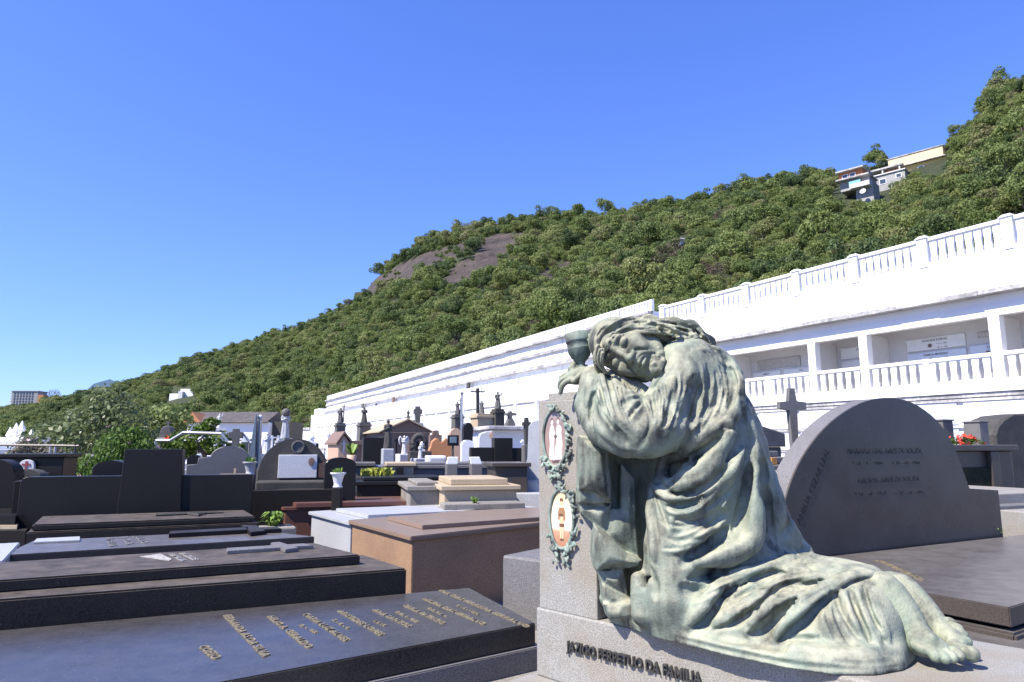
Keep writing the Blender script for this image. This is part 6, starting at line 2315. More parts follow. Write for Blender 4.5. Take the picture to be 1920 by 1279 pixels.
LEAF_OL = leaf_mat('oleander_leaf', [(.1, (.035, .075, .014)), (.4, (.065, .125, .020)), (.7, (.105, .175, .030)), (.95, (.12, .15, .05))])
LEAF_BR = leaf_mat('broad_leaf', [(.1, (.045, .075, .022)), (.5, (.085, .125, .035)), (.9, (.17, .20, .10))], .4)
LEAF_VI = leaf_mat('vine_leaf', [(.1, (.06, .11, .015)), (.5, (.12, .19, .022)), (.9, (.19, .23, .04))])
LEAF_GY = leaf_mat('grey_leaf', [(.1, (.07, .07, .05)), (.5, (.12, .12, .08)), (.9, (.17, .15, .12))])
PINK = plain('pink_petals', (.72, .34, .42), .6, 0, .2, 8)
RED = plain('red_petals', (.70, .06, .03), .6, 0, .2, 8)
PALEP = plain('white_pink_petals', (.75, .60, .58), .6, 0, .15, 8)

# ---------- far left
wl = box_tomb('black wall tomb with a white enamel cross plaque, at the left edge', -40, 105, 851, 9.2, .4, M['black_pol'], None, R(8), 0, 'wall_tomb')
o = wl[0]
p = face_local(48, 872, o, -.01) if False else None
rot_ = Matrix.Rotation(o.rotation_euler.z, 3, 'Z')
w0 = wl[1]; xm = w0 * (48 + 40) / 145
b = MB(); zc0, zc1 = zz(884, 9.2), zz(862, 9.2)
b.prism(arch_pts(.19, zc1 - .08, zc1, zc0, 10, xm - .095), -.075, -.03, .004); b.build('enamel_plaque', M['white_marble'], o)
b = MB(); zm_ = (zc0 + zc1) / 2
b.box((xm - .012, -.085, zc0 + .02), (xm + .012, -.076, zc1 - .02)); b.box((xm - .05, -.0848, zm_ + .0), (xm + .05, -.0762, zm_ + .024)); b.build('cross', plain('red_enamel', (.25, .05, .05), .4), o)
P_box(o, 'shelf', M['old_grey'], xm - .22, xm + .28, -.25, -.03, zc0 - .06, zc0 - .02)
arch_stone('black arched headstone cut off by the left edge of the view', -40, 24, 862, 890, 7.4, .2, M['black'], R(10))
arch_stone('low curved black headstone between the left edge and the three part headstone', 14, 74, 880, 895, 8.2, .2, M['sooty'], R(10))
P = place('side_stone', 'narrow dark stone with grey top at the left end of the three part headstone', 'headstone', 33, 6.9, R(20)); P_box(P, 'stone', M['black'], 0, .16, 0, .5, 0, zz(902, 6.9), .01)
# rail
o = place('iron_rail', 'thin dark iron rail on two posts in front of the left shrubs', 'railing', -40, 12, 0)
b = MB(); zr = zz(834, 12); L_ = 184 * mpp(12)
b.tube([(0, 0, zr), (L_, 0, zr - .02)], .022, 6); b.build('bar', M['iron'], o)
for x in (.2, L_ - .06):
    b = MB(); b.tube([(x, 0, 0), (x, 0, zr)], .022, 6); b.build('post', M['iron'], o)
for x, k in ((95, 0), (104, 1)):
    o = place('grave_pole', 'thin pale pole standing by the shrubs at the left', 'pole', x, 12.6, 0, 'thin poles by the left shrubs'); b = MB(); b.tube([(0, 0, 0), (0, 0, zz(838, 12.6))], .02, 6); b.build('shaft', M['grey_marble'], o)
# white chapel tomb with pinnacles
o = place('white_tomb', 'bright white chapel tomb with corner pinnacles at the far left', 'mausoleum', -40, 26, R(5))
k = mpp(26)
P_box(o, 'wall', WP, 0, 88 * k, 0, 3, 0, zz(828, 26), .02); P_box(o, 'roof_slab', WP, -.1, 90 * k, -.15, 3.1, zz(828, 26), zz(820, 26), .02)
for x, h in ((46, 812), (56, 804), (66, 800), (84, 815)):
    b = MB(); b.box((x * k - .08, .1, zz(819, 26)), (x * k + .08, .26, zz(h, 26) - .1)); b.box((x * k - .10, .08, zz(h, 26) - .1), (x * k + .10, .28, zz(h - 4, 26) + .15), 0, None, .1); b.build('pinnacle', WP, o)
P_box(o, 'annex', WP, -1, 78 * k, -2.2, -.16, 0, zz(843, 24), .02)
# trees and shrubs at the left
shrub('tall broad-leaved tree with pale glinting leaves above the oleander', 178, 17, 1.55, 1.0, LEAF_BR, 5200, .042, 31, 'tree', 'broad_leaf_tree', 0, None,
      [(-.7, 0, .75, .55), (-.1, 0, .9, .6), (.35, 0, 1.25, .5), (.15, 0, 1.55, .34), (.75, .2, .8, .42), (-1.1, 0, .5, .4), (-.4, .3, 1.15, .42)])
shrub('pink flowering oleander bush behind the three part headstone', 222, 11.5, .62, 1.5, LEAF_OL, 7000, .05, 32, 'shrub', 'oleander_bush', 0, (PINK, 13, .026),
      [(-.55, 0, .9, .55), (.1, -.1, 1.25, .62), (.65, 0, 1.15, .5), (0, 0, .7, .8), (-.9, 0, .6, .45), (.95, .1, .75, .45), (.35, .1, 1.5, .36)])
shrub('greyish dry bush under the tall tree at the left', 88, 15, .75, 1.55, LEAF_GY, 4200, .045, 33, 'shrub', 'dry_bush', 0, (PALEP, 12, .03))
shrub('yellow-green bush beside the dry bush, left of the oleander', 128, 13, .52, 1.75, LEAF_VI, 3600, .05, 34, 'shrub', 'green_bush')
shrub('dark rounded tree behind the metal pergola', 285, 34, 2.5, 1.05, LEAF_B, 4000, .05, 35, 'tree', 'round_tree')
shrub('dark bushy tree at the far left under the apartments', 12, 60, 2.6, 1.0, LEAF_B, 2200, .06, 36, 'tree', 'dark_tree')
shrub('pale green tree at the far left behind the white chapel tomb', 76, 62, 2.5, 1.1, LEAF_A, 2400, .06, 37, 'tree', 'pale_tree')
# grey monument with rounded top
o = place('grey_monument', 'small grey monument with rounded top and little cross, beside the oleander', 'monument', 294, 13, R(12))
k = mpp(13); wv = 24 * k
b = MB(); b.prism(arch_pts(wv * .85, zz(814, 13), zz(798, 13), zz(821, 13), 10, wv * .075), .04, .34, .01); b.build('rounded_top', M['old_grey'], o)
P_box(o, 'shaft', M['granite_mid'], wv * .1, wv * .9, .02, .36, 0, zz(827, 13), .01); P_box(o, 'cornice', M['grey_marble'], 0, wv, -.04, .4, zz(827, 13), zz(821, 13), .008)
b = MB(); b.box((wv / 2 - .018, .16, zz(798, 13) - .01), (wv / 2 + .018, .2, zz(788, 13))); b.box((wv / 2 - .06, .162, zz(793.5, 13)), (wv / 2 + .06, .198, zz(791.5, 13))); b.build('cross', M['old_grey'], o)
# pipe pergola
o = place('pipe_pergola', 'pale painted pipe frame of a small pergola among the vines', 'pergola', 300, 12, 0)
k = mpp(12); X = lambda px: (px - 300) * k
for dy in (0, 1.0):
    b = MB(); b.tube([(X(292), dy, zz(826, 12)), (X(318), dy, zz(826, 12)), (X(341), dy, zz(811, 12)), (X(411), dy, zz(813, 12)), (X(425), dy, zz(829, 12)), (X(440), dy, zz(830, 12))], .026, 8); b.build('roof_pipe', M['steel'], o)
    for x in (292, 440):
        b = MB(); b.tube([(X(x), dy, 0), (X(x), dy, zz(827, 12))], .026, 8); b.build('post', M['steel'], o)
for x, y in ((341, 811), (411, 813)):
    b = MB(); b.tube([(X(x), 0, zz(y, 12)), (X(x), 1, zz(y, 12))], .02, 8); b.build('cross_pipe', M['steel'], o)
shrub('bright green climbing vine on the pipe pergola', 385, 13, .66, 1.0, LEAF_VI, 1500, .08, 38, 'vine', 'climbing_vine', 1.1, None, [(-.7, 0, .3, .4), (-.1, 0, .65, .4), (.4, 0, .45, .4), (.15, 0, 1.0, .22), (.9, 0, .2, .3)])
shrub('green vine with red blossom left of the pergola', 330, 13.2, .36, .9, LEAF_VI, 800, .09, 39, 'vine', 'climbing_vine', 1.2, (RED, 9, .05))
# grey curved headstone
Y = 9.2; k = mpp(Y) / math.cos(R(20))
o = place('headstone', 'plain grey headstone with stepped left shoulder and half-round top', 'headstone', 352, Y, R(20))
pts = [(0, 0), (0, zz(872, Y)), (18 * k, zz(872, Y)), (18 * k, zz(859, Y)), (38 * k, zz(858, Y))]
for i in range(13):
    a = math.pi * (1 - i / 12); pts.append((68 * k + 31 * k * math.cos(a), zz(857, Y) + (zz(836, Y) - zz(857, Y)) * math.sin(a)))
pts += [(100 * k, zz(859, Y)), (112 * k, zz(859, Y)), (112 * k, 0)]
b = MB(); b.prism(pts, 0, .16, .008); b.build('stone', M['granite_mid'], o)
arch_stone('small black arched stone left of the grey curved headstone', 352, 374, 853, 862, 10.2, .15, M['black_pol'], R(15))
arch_stone('low black rounded stone just behind the left panel of the three part headstone', 176, 236, 864, 880, 8.0, .2, M['black_pol'], R(15))
cross('dark stone cross standing in front of the green vine', 441, 804, 816, 838, 24, 10.2, M['old_grey'], .10, R(15), .085, M['sooty'])
# twin blades
Y = 10.6; k = mpp(Y)
o = place('twin_blades', 'two slender curved blue-grey granite blades rising side by side', 'monument', 466, Y, R(10))
b = MB(); b.prism([(0, .0), (2 * k, zz(850, Y)), (9 * k, zz(776, Y)), (11 * k, zz(775, Y)), (12 * k, zz(850, Y)), (13 * k, 0)], 0, .16, .006); b.build('blade', M['blue_grey'], o)
b = MB(); b.prism([(14 * k, 0), (14 * k, zz(840, Y)), (14 * k, zz(790, Y)), (17 * k, zz(785, Y)), (18 * k, zz(830, Y)), (20 * k, zz(850, Y)), (25 * k, zz(868, Y)), (26 * k, 0)], .02, .2, .006); b.build('blade', M['blue_grey'], o)
b = MB(); b.ball((15.8 * k, .1, zz(782, Y)), .035, 2, 1, 1, 1.2); b.tube([(15.8 * k, .1, zz(786, Y)), (15.0 * k, .1, zz(780, Y)), (15.6 * k, .1, zz(777, Y))], [.02, .02, .008], 6); b.build('dove', M['white_marble'], o, True)
# round arch with white plaque
Y = 8.6; rot = R(16); k = mpp(Y) / math.cos(rot)
o = place('headstone', 'big round-arched black headstone with a rectangular white marble plaque and a small portrait', 'headstone', 481, Y, rot)
pts = [(0, .2), (2 * k, zz(880, Y))]
for i in range(1, 18):
    a = math.pi * (.93 - .86 * i / 18); pts.append((65 * k + 60 * k * math.cos(a), zz(890, Y) + (zz(822, Y) - zz(890, Y)) * math.sin(a)))
pts += [(130 * k, zz(885, Y)), (130 * k, .2)]
b = MB(); b.prism(pts, 0, .28, .02); b.build('stone', M['sooty'], o)
b = MB(); b.lathe([(.085, 0), (.085, .03), (.065, .035), (.06, .02), (.001, .02)], 20, Matrix.Translation((70 * k, -.0, zz(838, Y))) @ Matrix.Rotation(math.pi / 2, 4, 'X'), caps=False); b.build('medallion', M['old_grey'], o)
P_box(o, 'marble_plaque', M['white_marble'], 38 * k, 104 * k, -.05, -.001, zz(897, Y), zz(853, Y), .006)
b = MB(); b.lathe([(.05, 0), (.05, .012), (.001, .014)], 16, Matrix.Translation((94 * k, -.05, zz(866, Y))) @ Matrix.Rotation(math.pi / 2, 4, 'X') @ Matrix.Diagonal((.75, 1, 1, 1)), caps=False); b.build('small_portrait', M['brown_wall'], o)
b = MB(); b.prism([(107 * k, zz(897, Y)), (107 * k, zz(870, Y)), (116 * k, zz(868, Y)), (122 * k, zz(876, Y)), (127 * k, zz(897, Y))], -.012, -.001); b.build('rusty_patch', M['terracotta'], o)
P_box(o, 'base', M['sooty'], 5 * k, 136 * k, -.35, .3, 0, zz(901, Y), .02)
P_box(o, 'kerb', M['black'], -12 * k, 140 * k, -.6, -.36, 0, zz(914, Y), .01)
arch_stone('small dark headstone with curved top and pale side, right of the plaque headstone', 610, 664, 858, 872, 8.3, .16, M['black_pol'], R(18))
urn('pale stone urn with a plant, left of the plaque headstone', 471, 866, 890, 26, 8.1, M['grey_marble'])
urn('white stone urn with a plant, right of the plaque headstone', 636, 886, 914, 28, 7.7, M['white_marble'])
o = place('small_wood_cross', 'tiny pale wooden cross on the ledge left of the pale urn', 'cross', 443, 8.0, R(10))
b = MB(); z = zz(890, 8.0); b.box((-.012, 0, z - .9), (.012, .02, z + .07)); b.box((-.16, .0005, z - .01), (.15, .0195, z + .012)); b.build('cross', M['beige'], o)

# ---------- white buildings far behind, on the left
Y = 66; k = mpp(Y)
o = place('white_hall', 'long low white building with dark tiled roof and a pointed tiled gable', 'building', 348, Y, R(0))
P_box(o, 'wall', WP, 0, 150 * k, 0, 6, 0, zz(792, Y), .02)
b = MB(); b.prism([(0, 0), (3.4, 1.15), (6.4, 0)], 0, 152 * k, 0, Matrix.Translation((152 * k - .2, -.4, zz(792, Y))) @ Matrix.Rotation(math.pi / 2, 4, 'Z')); b.build('roof', stone('old_roof_tiles', (.10, .09, .09), .85, .3, 4, .5, (.05, .05, .05), .2, .6, .4), o)
b = MB(); b.prism([(-.2, zz(792, Y)), (.6, zz(773, Y)), (1.5, zz(792, Y))], -.5, 2.0); b.build('gable', M['terracotta'], o)
P_box(o, 'cornice', M['beige'], 0, 150 * k, -.2, -.001, zz(793.5, Y), zz(791, Y))
P_box(o, 'dark_annex', M['sooty'], 142 * k, 185 * k, 1, 5, 0, zz(790, Y), .02)
figure('white angel statue on a pedestal before the long white hall', 408, 773, 803, 30, 'raise', M['white_marble'], M['white_marble'], .55)
figure('thin white statue left of the round-arched plaque headstone', 500, 812, 850, 12, 'pray', M['white_marble'], M['white_marble'], .22)
o = figure('tall pale statue wrapped in dry creeper, left of the columbarium end', 533, 770, 822, 24, 'pray', M['grey_marble'], M['grey_marble'], .5)
b = MB(); b.ball((0, 0, zz(774, 24)), .16, 2); b.build('flower_ball', M['old_grey'], o)
shrub('dry brownish creeper bush at the foot of the tall pale statue', 520, 23, .8, 1.2, LEAF_GY, 900, .07, 41, 'shrub', 'dry_creeper')
o = place('white_house', 'white house half hidden by trees on the hill at the left', 'house', 318, 178, 0)
o.location = hill_pt(322, 752); zb = o.location.z; k = mpp(o.location.y)
P_box(o, 'wall', WP, 0, 18 * k, 0, 6, -3, zz(738, o.location.y) - zb, .05); P_box(o, 'wall', WP, 18 * k + .01, 42 * k, 1, 7, -3, zz(729, o.location.y) - zb, .05)
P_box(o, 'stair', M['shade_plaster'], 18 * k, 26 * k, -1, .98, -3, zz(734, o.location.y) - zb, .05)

# ---------- centre rows
o = place('small_mausoleum', 'small beige gabled tomb house with brown roof behind the small dark headstone', 'mausoleum', 634, 17, R(24))
Y = 17; k = mpp(Y)
b = MB(); b.prism([(0, 0), (0, zz(832, Y)), (10 * k, zz(815, Y)), (22 * k, zz(832, Y)), (22 * k, 0)], 0, 1.6, .01); b.build('wall', M['salmon'], o)
b = MB(); b.prism([(-.06, zz(834, Y)), (10 * k, zz(813, Y)), (23 * k + .06, zz(834, Y)), (23 * k + .06, zz(834, Y) + .05), (10 * k, zz(813, Y) + .06), (-.06, zz(834, Y) + .05)], -.08, 1.7); b.build('roof', M['brown_wall'], o)
P_box(o, 'annex', M['brown_wall'], 22 * k + .01, 48 * k, .1, 1.5, 0, zz(835, Y), .01); P_box(o, 'annex_roof', M['brown_wall'], 21 * k, 50 * k, -.05, 1.6, zz(835, Y), zz(826, Y), .01)
b = MB(); b.box((10 * k - .02, -.03, zz(850, Y)), (10 * k + .02, -.005, zz(826, Y))); b.box((10 * k - .08, -.029, zz(833, Y)), (10 * k + .08, -.006, zz(831, Y))); b.build('wall_cross', M['white_marble'], o)
o = place('black_monument', 'plain black cube-like monument left of the bronze statue on a pillar', 'monument', 681, 13.2, R(14)); P_box(o, 'stone', M['black_pol'], 0, 41 * mpp(13.2), 0, .9, 0, zz(820, 13.2), .015)
o = figure('dark stone figure on a tall pale pillar, left of the brown gabled mausoleum', 727, 787, 841, 12.2, 'pray', M['sooty'], M['grey_marble'], .20, R(20), capital=False)
Y = 23; k = mpp(Y); rot = R(22)
o = place('brown_mausoleum', 'brown gabled mausoleum with plain front and sunlit left roof', 'mausoleum', 716, Y, rot); kk = k / math.cos(rot)
b = MB(); b.prism([(0, 0), (0, zz(808, Y)), (44 * kk, zz(788, Y)), (84 * kk, zz(808, Y)), (84 * kk, 0)], 0, 3.2, .01); b.build('wall', M['brown_wall'], o)
b = MB(); b.prism([(-.12, zz(811, Y)), (44 * kk, zz(787, Y)), (85 * kk + .1, zz(811, Y)), (85 * kk + .1, zz(809, Y)), (44 * kk, zz(784, Y)), (-.12, zz(809, Y))], -.12, 3.3); b.build('roof', M['beige'], o)
P_box(o, 'string_course', M['salmon'], 0, 84 * kk, -.03, -.002, zz(811.5, Y), zz(810, Y))
figure('bright white winged angel in front of the brown mausoleum', 758, 817, 851, 15, 'angel', M['white_marble'], M['white_marble'], .3, capital=False)
figure('white praying figure below the dark stone ring', 788, 833, 859, 12.5, 'pray', M['white_marble'], M['grey_marble'], .28, capital=False)
Y = 13.5; k = mpp(Y)
o = place('stone_ring', 'dark stone ring on a base standing right of the white angel', 'monument', 786, Y, R(16))
ring = [(12 * k * math.cos(a), 0, zz(834, Y) + 17 * k * math.sin(a)) for a in [-.5 + i * (math.pi + 1.0) / 18 for i in range(19)]]
b = MB(); b.tube(ring, .055, 8); b.build('ring', M['sooty'], o, True)
P_box(o, 'base', M['sooty'], -.2, .22, -.15, .15, 0, zz(846, Y), .01)
Y = 14.5; k = mpp(Y)
o = place('shouldered_headstone', 'brown stepped headstone behind the orange scalloped one', 'headstone', 806, Y + .5, R(16))
b = MB(); b.prism([(0, 0), (0, zz(815, Y)), (6 * k, zz(815, Y)), (6 * k, zz(806, Y)), (17 * k, zz(806, Y)), (17 * k, zz(815, Y)), (23 * k, zz(815, Y)), (23 * k, 0)], 0, .2, .008); b.build('stone', M['brown_wall'], o)
o = place('scalloped_headstone', 'bright orange scalloped headstone in two peaks', 'headstone', 805, Y - .4, R(16))
b = MB(); b.prism([(0, 0), (0, zz(843, Y)), (4 * k, zz(838, Y)), (5 * k, zz(828, Y)), (12 * k, zz(822, Y)), (17 * k, zz(824, Y)), (21 * k, zz(832, Y)), (25 * k, zz(828, Y)), (31 * k, zz(821, Y)), (36 * k, zz(832, Y)), (40 * k, zz(836, Y)), (40 * k, 0)], 0, .18, .01); b.build('stone', M['terracotta'], o)
arch_stone('salmon pink round-topped headstone behind the framed picture', 844, 863, 803, 812, 17, .2, M['salmon'], R(16))
o = place('framed_stand', 'black framed grey panel on a thin stand', 'sign', 839, 12.4, R(8)); Y = 12.4; k = mpp(Y)
P_box(o, 'frame', M['black_pol'], 0, 21 * k, 0, .06, zz(836, Y), zz(816, Y), .006); P_box(o, 'panel', M['blue_grey'], 4 * k, 17 * k, -.012, -.001, zz(831, Y), zz(819, Y))
b = MB(); b.tube([(10 * k, .03, zz(836, Y)), (10 * k, .03, zz(848, Y)), (6 * k, -.05, 0)], .022, 6); b.tube([(10 * k, .03, zz(848, Y)), (14 * k, -.05, 0)], .02, 6); b.build('stand', M['iron'], o)
o, _ = arch_stone('tall narrow black round-topped headstone in the middle rows', 869, 886, 792, 804, 15.5, .25, M['black_pol'], R(14))
arch_stone('small bright white rounded stone below the tall black headstone', 866, 888, 825, 833, 13, .16, M['white_paint'], R(14))
Y = 18.5
o = place('lamp_post', 'tall thin grey lamp post rising before the columbarium', 'lamp post', 865, 21, 0)
b = MB(); b.tube([(0, 0, 0), (0, 0, .5), (0, 0, zz(740, 21))], [.06, .04, .03], 8); b.build('post', M['steel'], o)
b = MB(); b.lathe([(.032, zz(740, 21) + .001), (.04, zz(740, 21) + .02), (.04, zz(740, 21) + .06), (.01, zz(740, 21) + .08)], 12); b.build('cap', M['old_grey'], o)
Y = 26
figure('dark figure carrying a tall cross on a pedestal at the far left of the columbarium', 636, 757, 793, 28, 'cross', M['old_grey'], M['old_grey'], .36, wide=1.3)
o = figure('dark robed figure on a high pedestal, second from the columbarium end', 681, 764, 792, 26, 'pray', M['sooty'], M['old_grey'], .42, wide=1.35)
figure('small dark figure on a column just left of the stone cross', 764, 768, 788, 27, 'pray', M['old_grey'], M['sooty'], .45)
cross('grey stone cross on a broad stepped pedestal behind the brown mausoleum', 782, 762, 772, 793, 15, 25, M['old_grey'], .14, R(20), .17, M['grey_marble'])
figure('dark standing figure on a tall pedestal left of the lamp post', 857, 746, 777, 26, 'cross', M['old_grey'], M['old_grey'], .36, wide=1.3)
o = figure('seated dark figure beneath a tall thin cross on a broad pale pedestal', 903, 752, 776, 24, 'arms', M['old_grey'], M['beige'], .62, wide=1.4)
k = mpp(24); b = MB(); b.box((-.14, .1, zz(776, 24)), (-.05, .19, zz(728, 24))); b.box((-.36, .101, zz(735, 24)), (.18, .189, zz(733, 24))); b.build('cross', M['sooty'], o)
o = figure('dark saint on a carved column, right of the seated figure', 933, 731, 767, 24, 'raise', M['old_grey'], M['sooty'], .36, wide=1.25)
o = place('cross_bust', 'stone bust-like tomb top carrying a broad cross', 'monument', 956, 22, R(16)); k = mpp(22)
b = MB(); b.prism([(-8 * k, 0), (-8 * k, zz(795, 22)), (-5 * k, zz(788, 22)), (-2 * k, zz(785, 22)), (-2 * k, zz(779, 22)), (-9 * k, zz(779, 22)), (-9 * k, zz(775, 22)), (-2 * k, zz(775, 22)), (-1.5 * k, zz(771, 22)), (1.5 * k, zz(771, 22)),
                   (2 * k, zz(775, 22)), (10 * k, zz(775, 22)), (10 * k, zz(779, 22)), (2 * k, zz(779, 22)), (2 * k, zz(785, 22)), (5 * k, zz(788, 22)), (8 * k, zz(795, 22)), (8 * k, 0)], -.15, .15, .01); b.build('stone', M['old_grey'], o)
o = place('white_vault', 'low flat-roofed white vault behind the rows, in front of the columbarium', 'mausoleum', 918, 20, R(18)); k = mpp(20)
P_box(o, 'wall', WP, 0, 110 * k, 0, 2.2, 0, zz(806, 20), .02); P_box(o, 'roof_slab', M['grime'], -.15, 112 * k, -.4, 2.3, zz(806, 20), zz(799, 20), .02)
o = place('marble_fragment', 'broken pale marble headstone with a salmon corner', 'headstone', 896, 14, R(14)); k = mpp(14)
b = MB(); b.prism([(0, 0), (2 * k, zz(822, 14)), (5 * k, zz(813, 14)), (16 * k, zz(809, 14)), (27 * k, zz(808, 14)), (29 * k, zz(836, 14)), (30 * k, 0)], 0, .18, .01); b.build('stone', M['white_marble'], o)
b = MB(); b.prism([(20 * k, zz(815, 14)), (27.5 * k, zz(809, 14)), (28.5 * k, zz(824, 14)), (25 * k, zz(823, 14))], -.02, -.001); b.build('salmon_corner', M['salmon'], o)
Y = 11.5; k = mpp(Y) / math.cos(R(14))
o = place('headstone', 'long low black headstone with a raised square centre, left of the tall thin cross', 'headstone', 884, Y, R(14))
P_box(o, 'side_panel', M['black_pol'], 0, 42 * k, .03, .22, 0, zz(839, Y), .01); P_box(o, 'side_panel', M['black_pol'], 76 * k, 106 * k, .03, .22, 0, zz(840, Y), .01); P_box(o, 'centre_panel', M['black_pol'], 42 * k + .001, 76 * k - .001, 0, .25, 0, zz(821, Y), .01)
cross('tall slender dark grey cross left of the granite stele', 987, 783, 795, 834, 15, 11.0, M['sooty'], .09, R(14), .055, M['old_grey'])
# pale marble monument beside the stele
o = place('marble_monument', 'tall pale blue-grey marble monument stepped at its foot, half behind the stele', 'monument', 986, 9.0, R(-10)); k = mpp(9.0)
b = MB(); b.prism([(0, 0), (0, zz(868, 9)), (4 * k, zz(858, 9)), (5 * k, zz(800, 9)), (12 * k, zz(790, 9)), (60 * k, zz(780, 9)), (60 * k, 0)], 0, .22, .008); b.build('stone', M['grey_marble'], o)
P_box(o, 'foot', M['grey_marble'], -8 * k, 60 * k, -.2, .3, 0, zz(900, 9), .01); P_box(o, 'step', M['grey_marble'], -26 * k, 60 * k, -.5, -.201, 0, zz(925, 8.5), .01)
box_tomb('dark polished block tomb with pale left side, left of the marble monument', 928, 988, 868, 8.6, .7, M['granite_pol'], None, R(10), .0, 'block_tomb')
o, w, zt = box_tomb('beige granite sarcophagus with two grass tufts at its foot', 834, 966, 899, 7.6, 1.1, M['beige'], M['beige'], R(14), .07)
P_box(o, 'kerb', M['concrete'], -.05, w, -.36, -.045, 0, .76, .01)
tuft(848, 938, .758, .075, 40, 5, 'grass tuft at the left foot of the beige sarcophagus')
tuft(890, 944, .758, .06, 32, 6, 'grass tuft at the front of the beige sarcophagus')
box_tomb('weathered grey cement tomb left of the beige sarcophagus', 771, 834, 905, 7.9, 1.2, M['concrete'], M['concrete'], R(14), .04)
box_tomb('long black tomb under the row of grey blocks', 672, 835, 896, 9.0, 1.0, M['black_pol'], M['black_pol'], R(14), .05)
box_tomb('long grey block tomb with black panels behind the black tomb', 722, 925, 868, 10.5, 1.0, M['granite_mid'], M['granite_mid'], R(12), .04)
box_tomb('squat speckled grey block with a wreath, right of the small dark headstone', 664, 698, 868, 10.2, .8, M['old_grey'], M['old_grey'], R(12), .0)
box_tomb('low blue-grey block in the middle row, beside the speckled block', 698, 728, 874, 10.6, .7, M['blue_grey'], M['blue_grey'], R(12), .0)
o, w, zt = box_tomb('pale block tomb with two small black inset panels', 730, 774, 868, 10.2, .8, M['beige'], M['beige'], R(12), .0)
P_box(o, 'black_panel', M['black_pol'], w * .30, w * .58, -.06, -.041, zt - .22, zt - .06); P_box(o, 'black_panel', M['black_pol'], w * .42, w * .72, -.06, -.041, zt - .36, zt - .24)
o = place('white_box', 'white boxy tomb with pale blue front in the middle rows', 'tomb', 802, 11.5, R(12)); k = mpp(11.5); P_box(o, 'tomb_body', M['white_paint'], 0, 34 * k, 0, .5, 0, zz(855, 11.5), .01); P_box(o, 'front_panel', M['grey_marble'], 5 * k, 32 * k, -.03, -.001, zz(872, 11.5), zz(859, 11.5))
for px, s, lab in ((838, 1, 'white open marble book lying on the grey block, left one'), (884, -1, 'white tilted marble tablet on the grey block, right one')):
    o = place('marble_book', lab, 'tablet', px, 10.0, R(10)); k = mpp(10)
    z0, z1 = zz(870, 10), zz(857, 10)
    b = MB(); b.prism([(0, z0), (3 * k * s, z1), (18 * k + 3 * k * s, z1), (20 * k, z0)], 0, .12, .004); b.build('tablet', M['white_paint'], o)
    P_box(o, 'block', M['granite_mid'], 0, 20 * k, -.02, .3, 0, z0 - .002)
o = place('flower_bed', 'low kerbed bed of yellow-green plants in the middle row', 'flower bed', 680, 9.6, R(12)); k = mpp(9.6)
P_box(o, 'kerb', M['black'], 0, 56 * k, 0, .5, 0, zz(892, 9.6), .01)
b = MB(); rg = random.Random(3)
for i in range(260):
    x, y = rg.uniform(0, 52 * k), rg.uniform(0, .45); a = rg.uniform(0, 6.28); z = zz(892, 9.6)
    q = Vector((math.cos(a), math.sin(a), 0)) * .035; t = Vector((rg.uniform(-.04, .04), rg.uniform(-.04, .04), rg.uniform(.03, .10)))
    p = Vector((x, y, z)); b.bm.faces.new([b.bm.verts.new(v) for v in (p - q, p + q, p + t + q, p + t - q)])
b.build('plants', plain('yellow_plants', (.26, .28, .04), .6, 0, .4, 30), o)
shrub('small green potted tree behind the lamp post', 815, 24, .95, 1.0, LEAF_A, 900, .075, 51, 'tree', 'small_tree')
shrub('thin pale green sapling above the small beige tomb house, left one', 648, 20, .55, 1.25, LEAF_VI, 380, .09, 52, 'sapling', 'sapling')
shrub('thin pale green sapling above the small beige tomb house, right one', 672, 20.5, .62, 1.15, LEAF_VI, 420, .09, 53, 'sapling', 'sapling')
o = place('flower_vase', 'pinkish pot of green plants before the black cube-like monument', 'plant pot', 660, 11.5, 0); k = mpp(11.5)
b = MB(); b.lathe([(.05, 0), (.06, zz(870, 11.5)), (.085, zz(853, 11.5)), (.07, zz(853, 11.5))], 12); b.build('pot', M['salmon'], o, True)
b = MB(); rg = random.Random(9)
for i in range(40):
    a = rg.uniform(0, 6.28); p = Vector((0, 0, zz(854, 11.5))); t = Vector((math.cos(a) * .1, math.sin(a) * .1, rg.uniform(.05, .2))); q = Vector((-math.sin(a), math.cos(a), 0)) * .02
    b.bm.faces.new([b.bm.verts.new(v) for v in (p - q, p + q, p + t + q, p + t - q)])
b.build('plant', M['weed'], o)

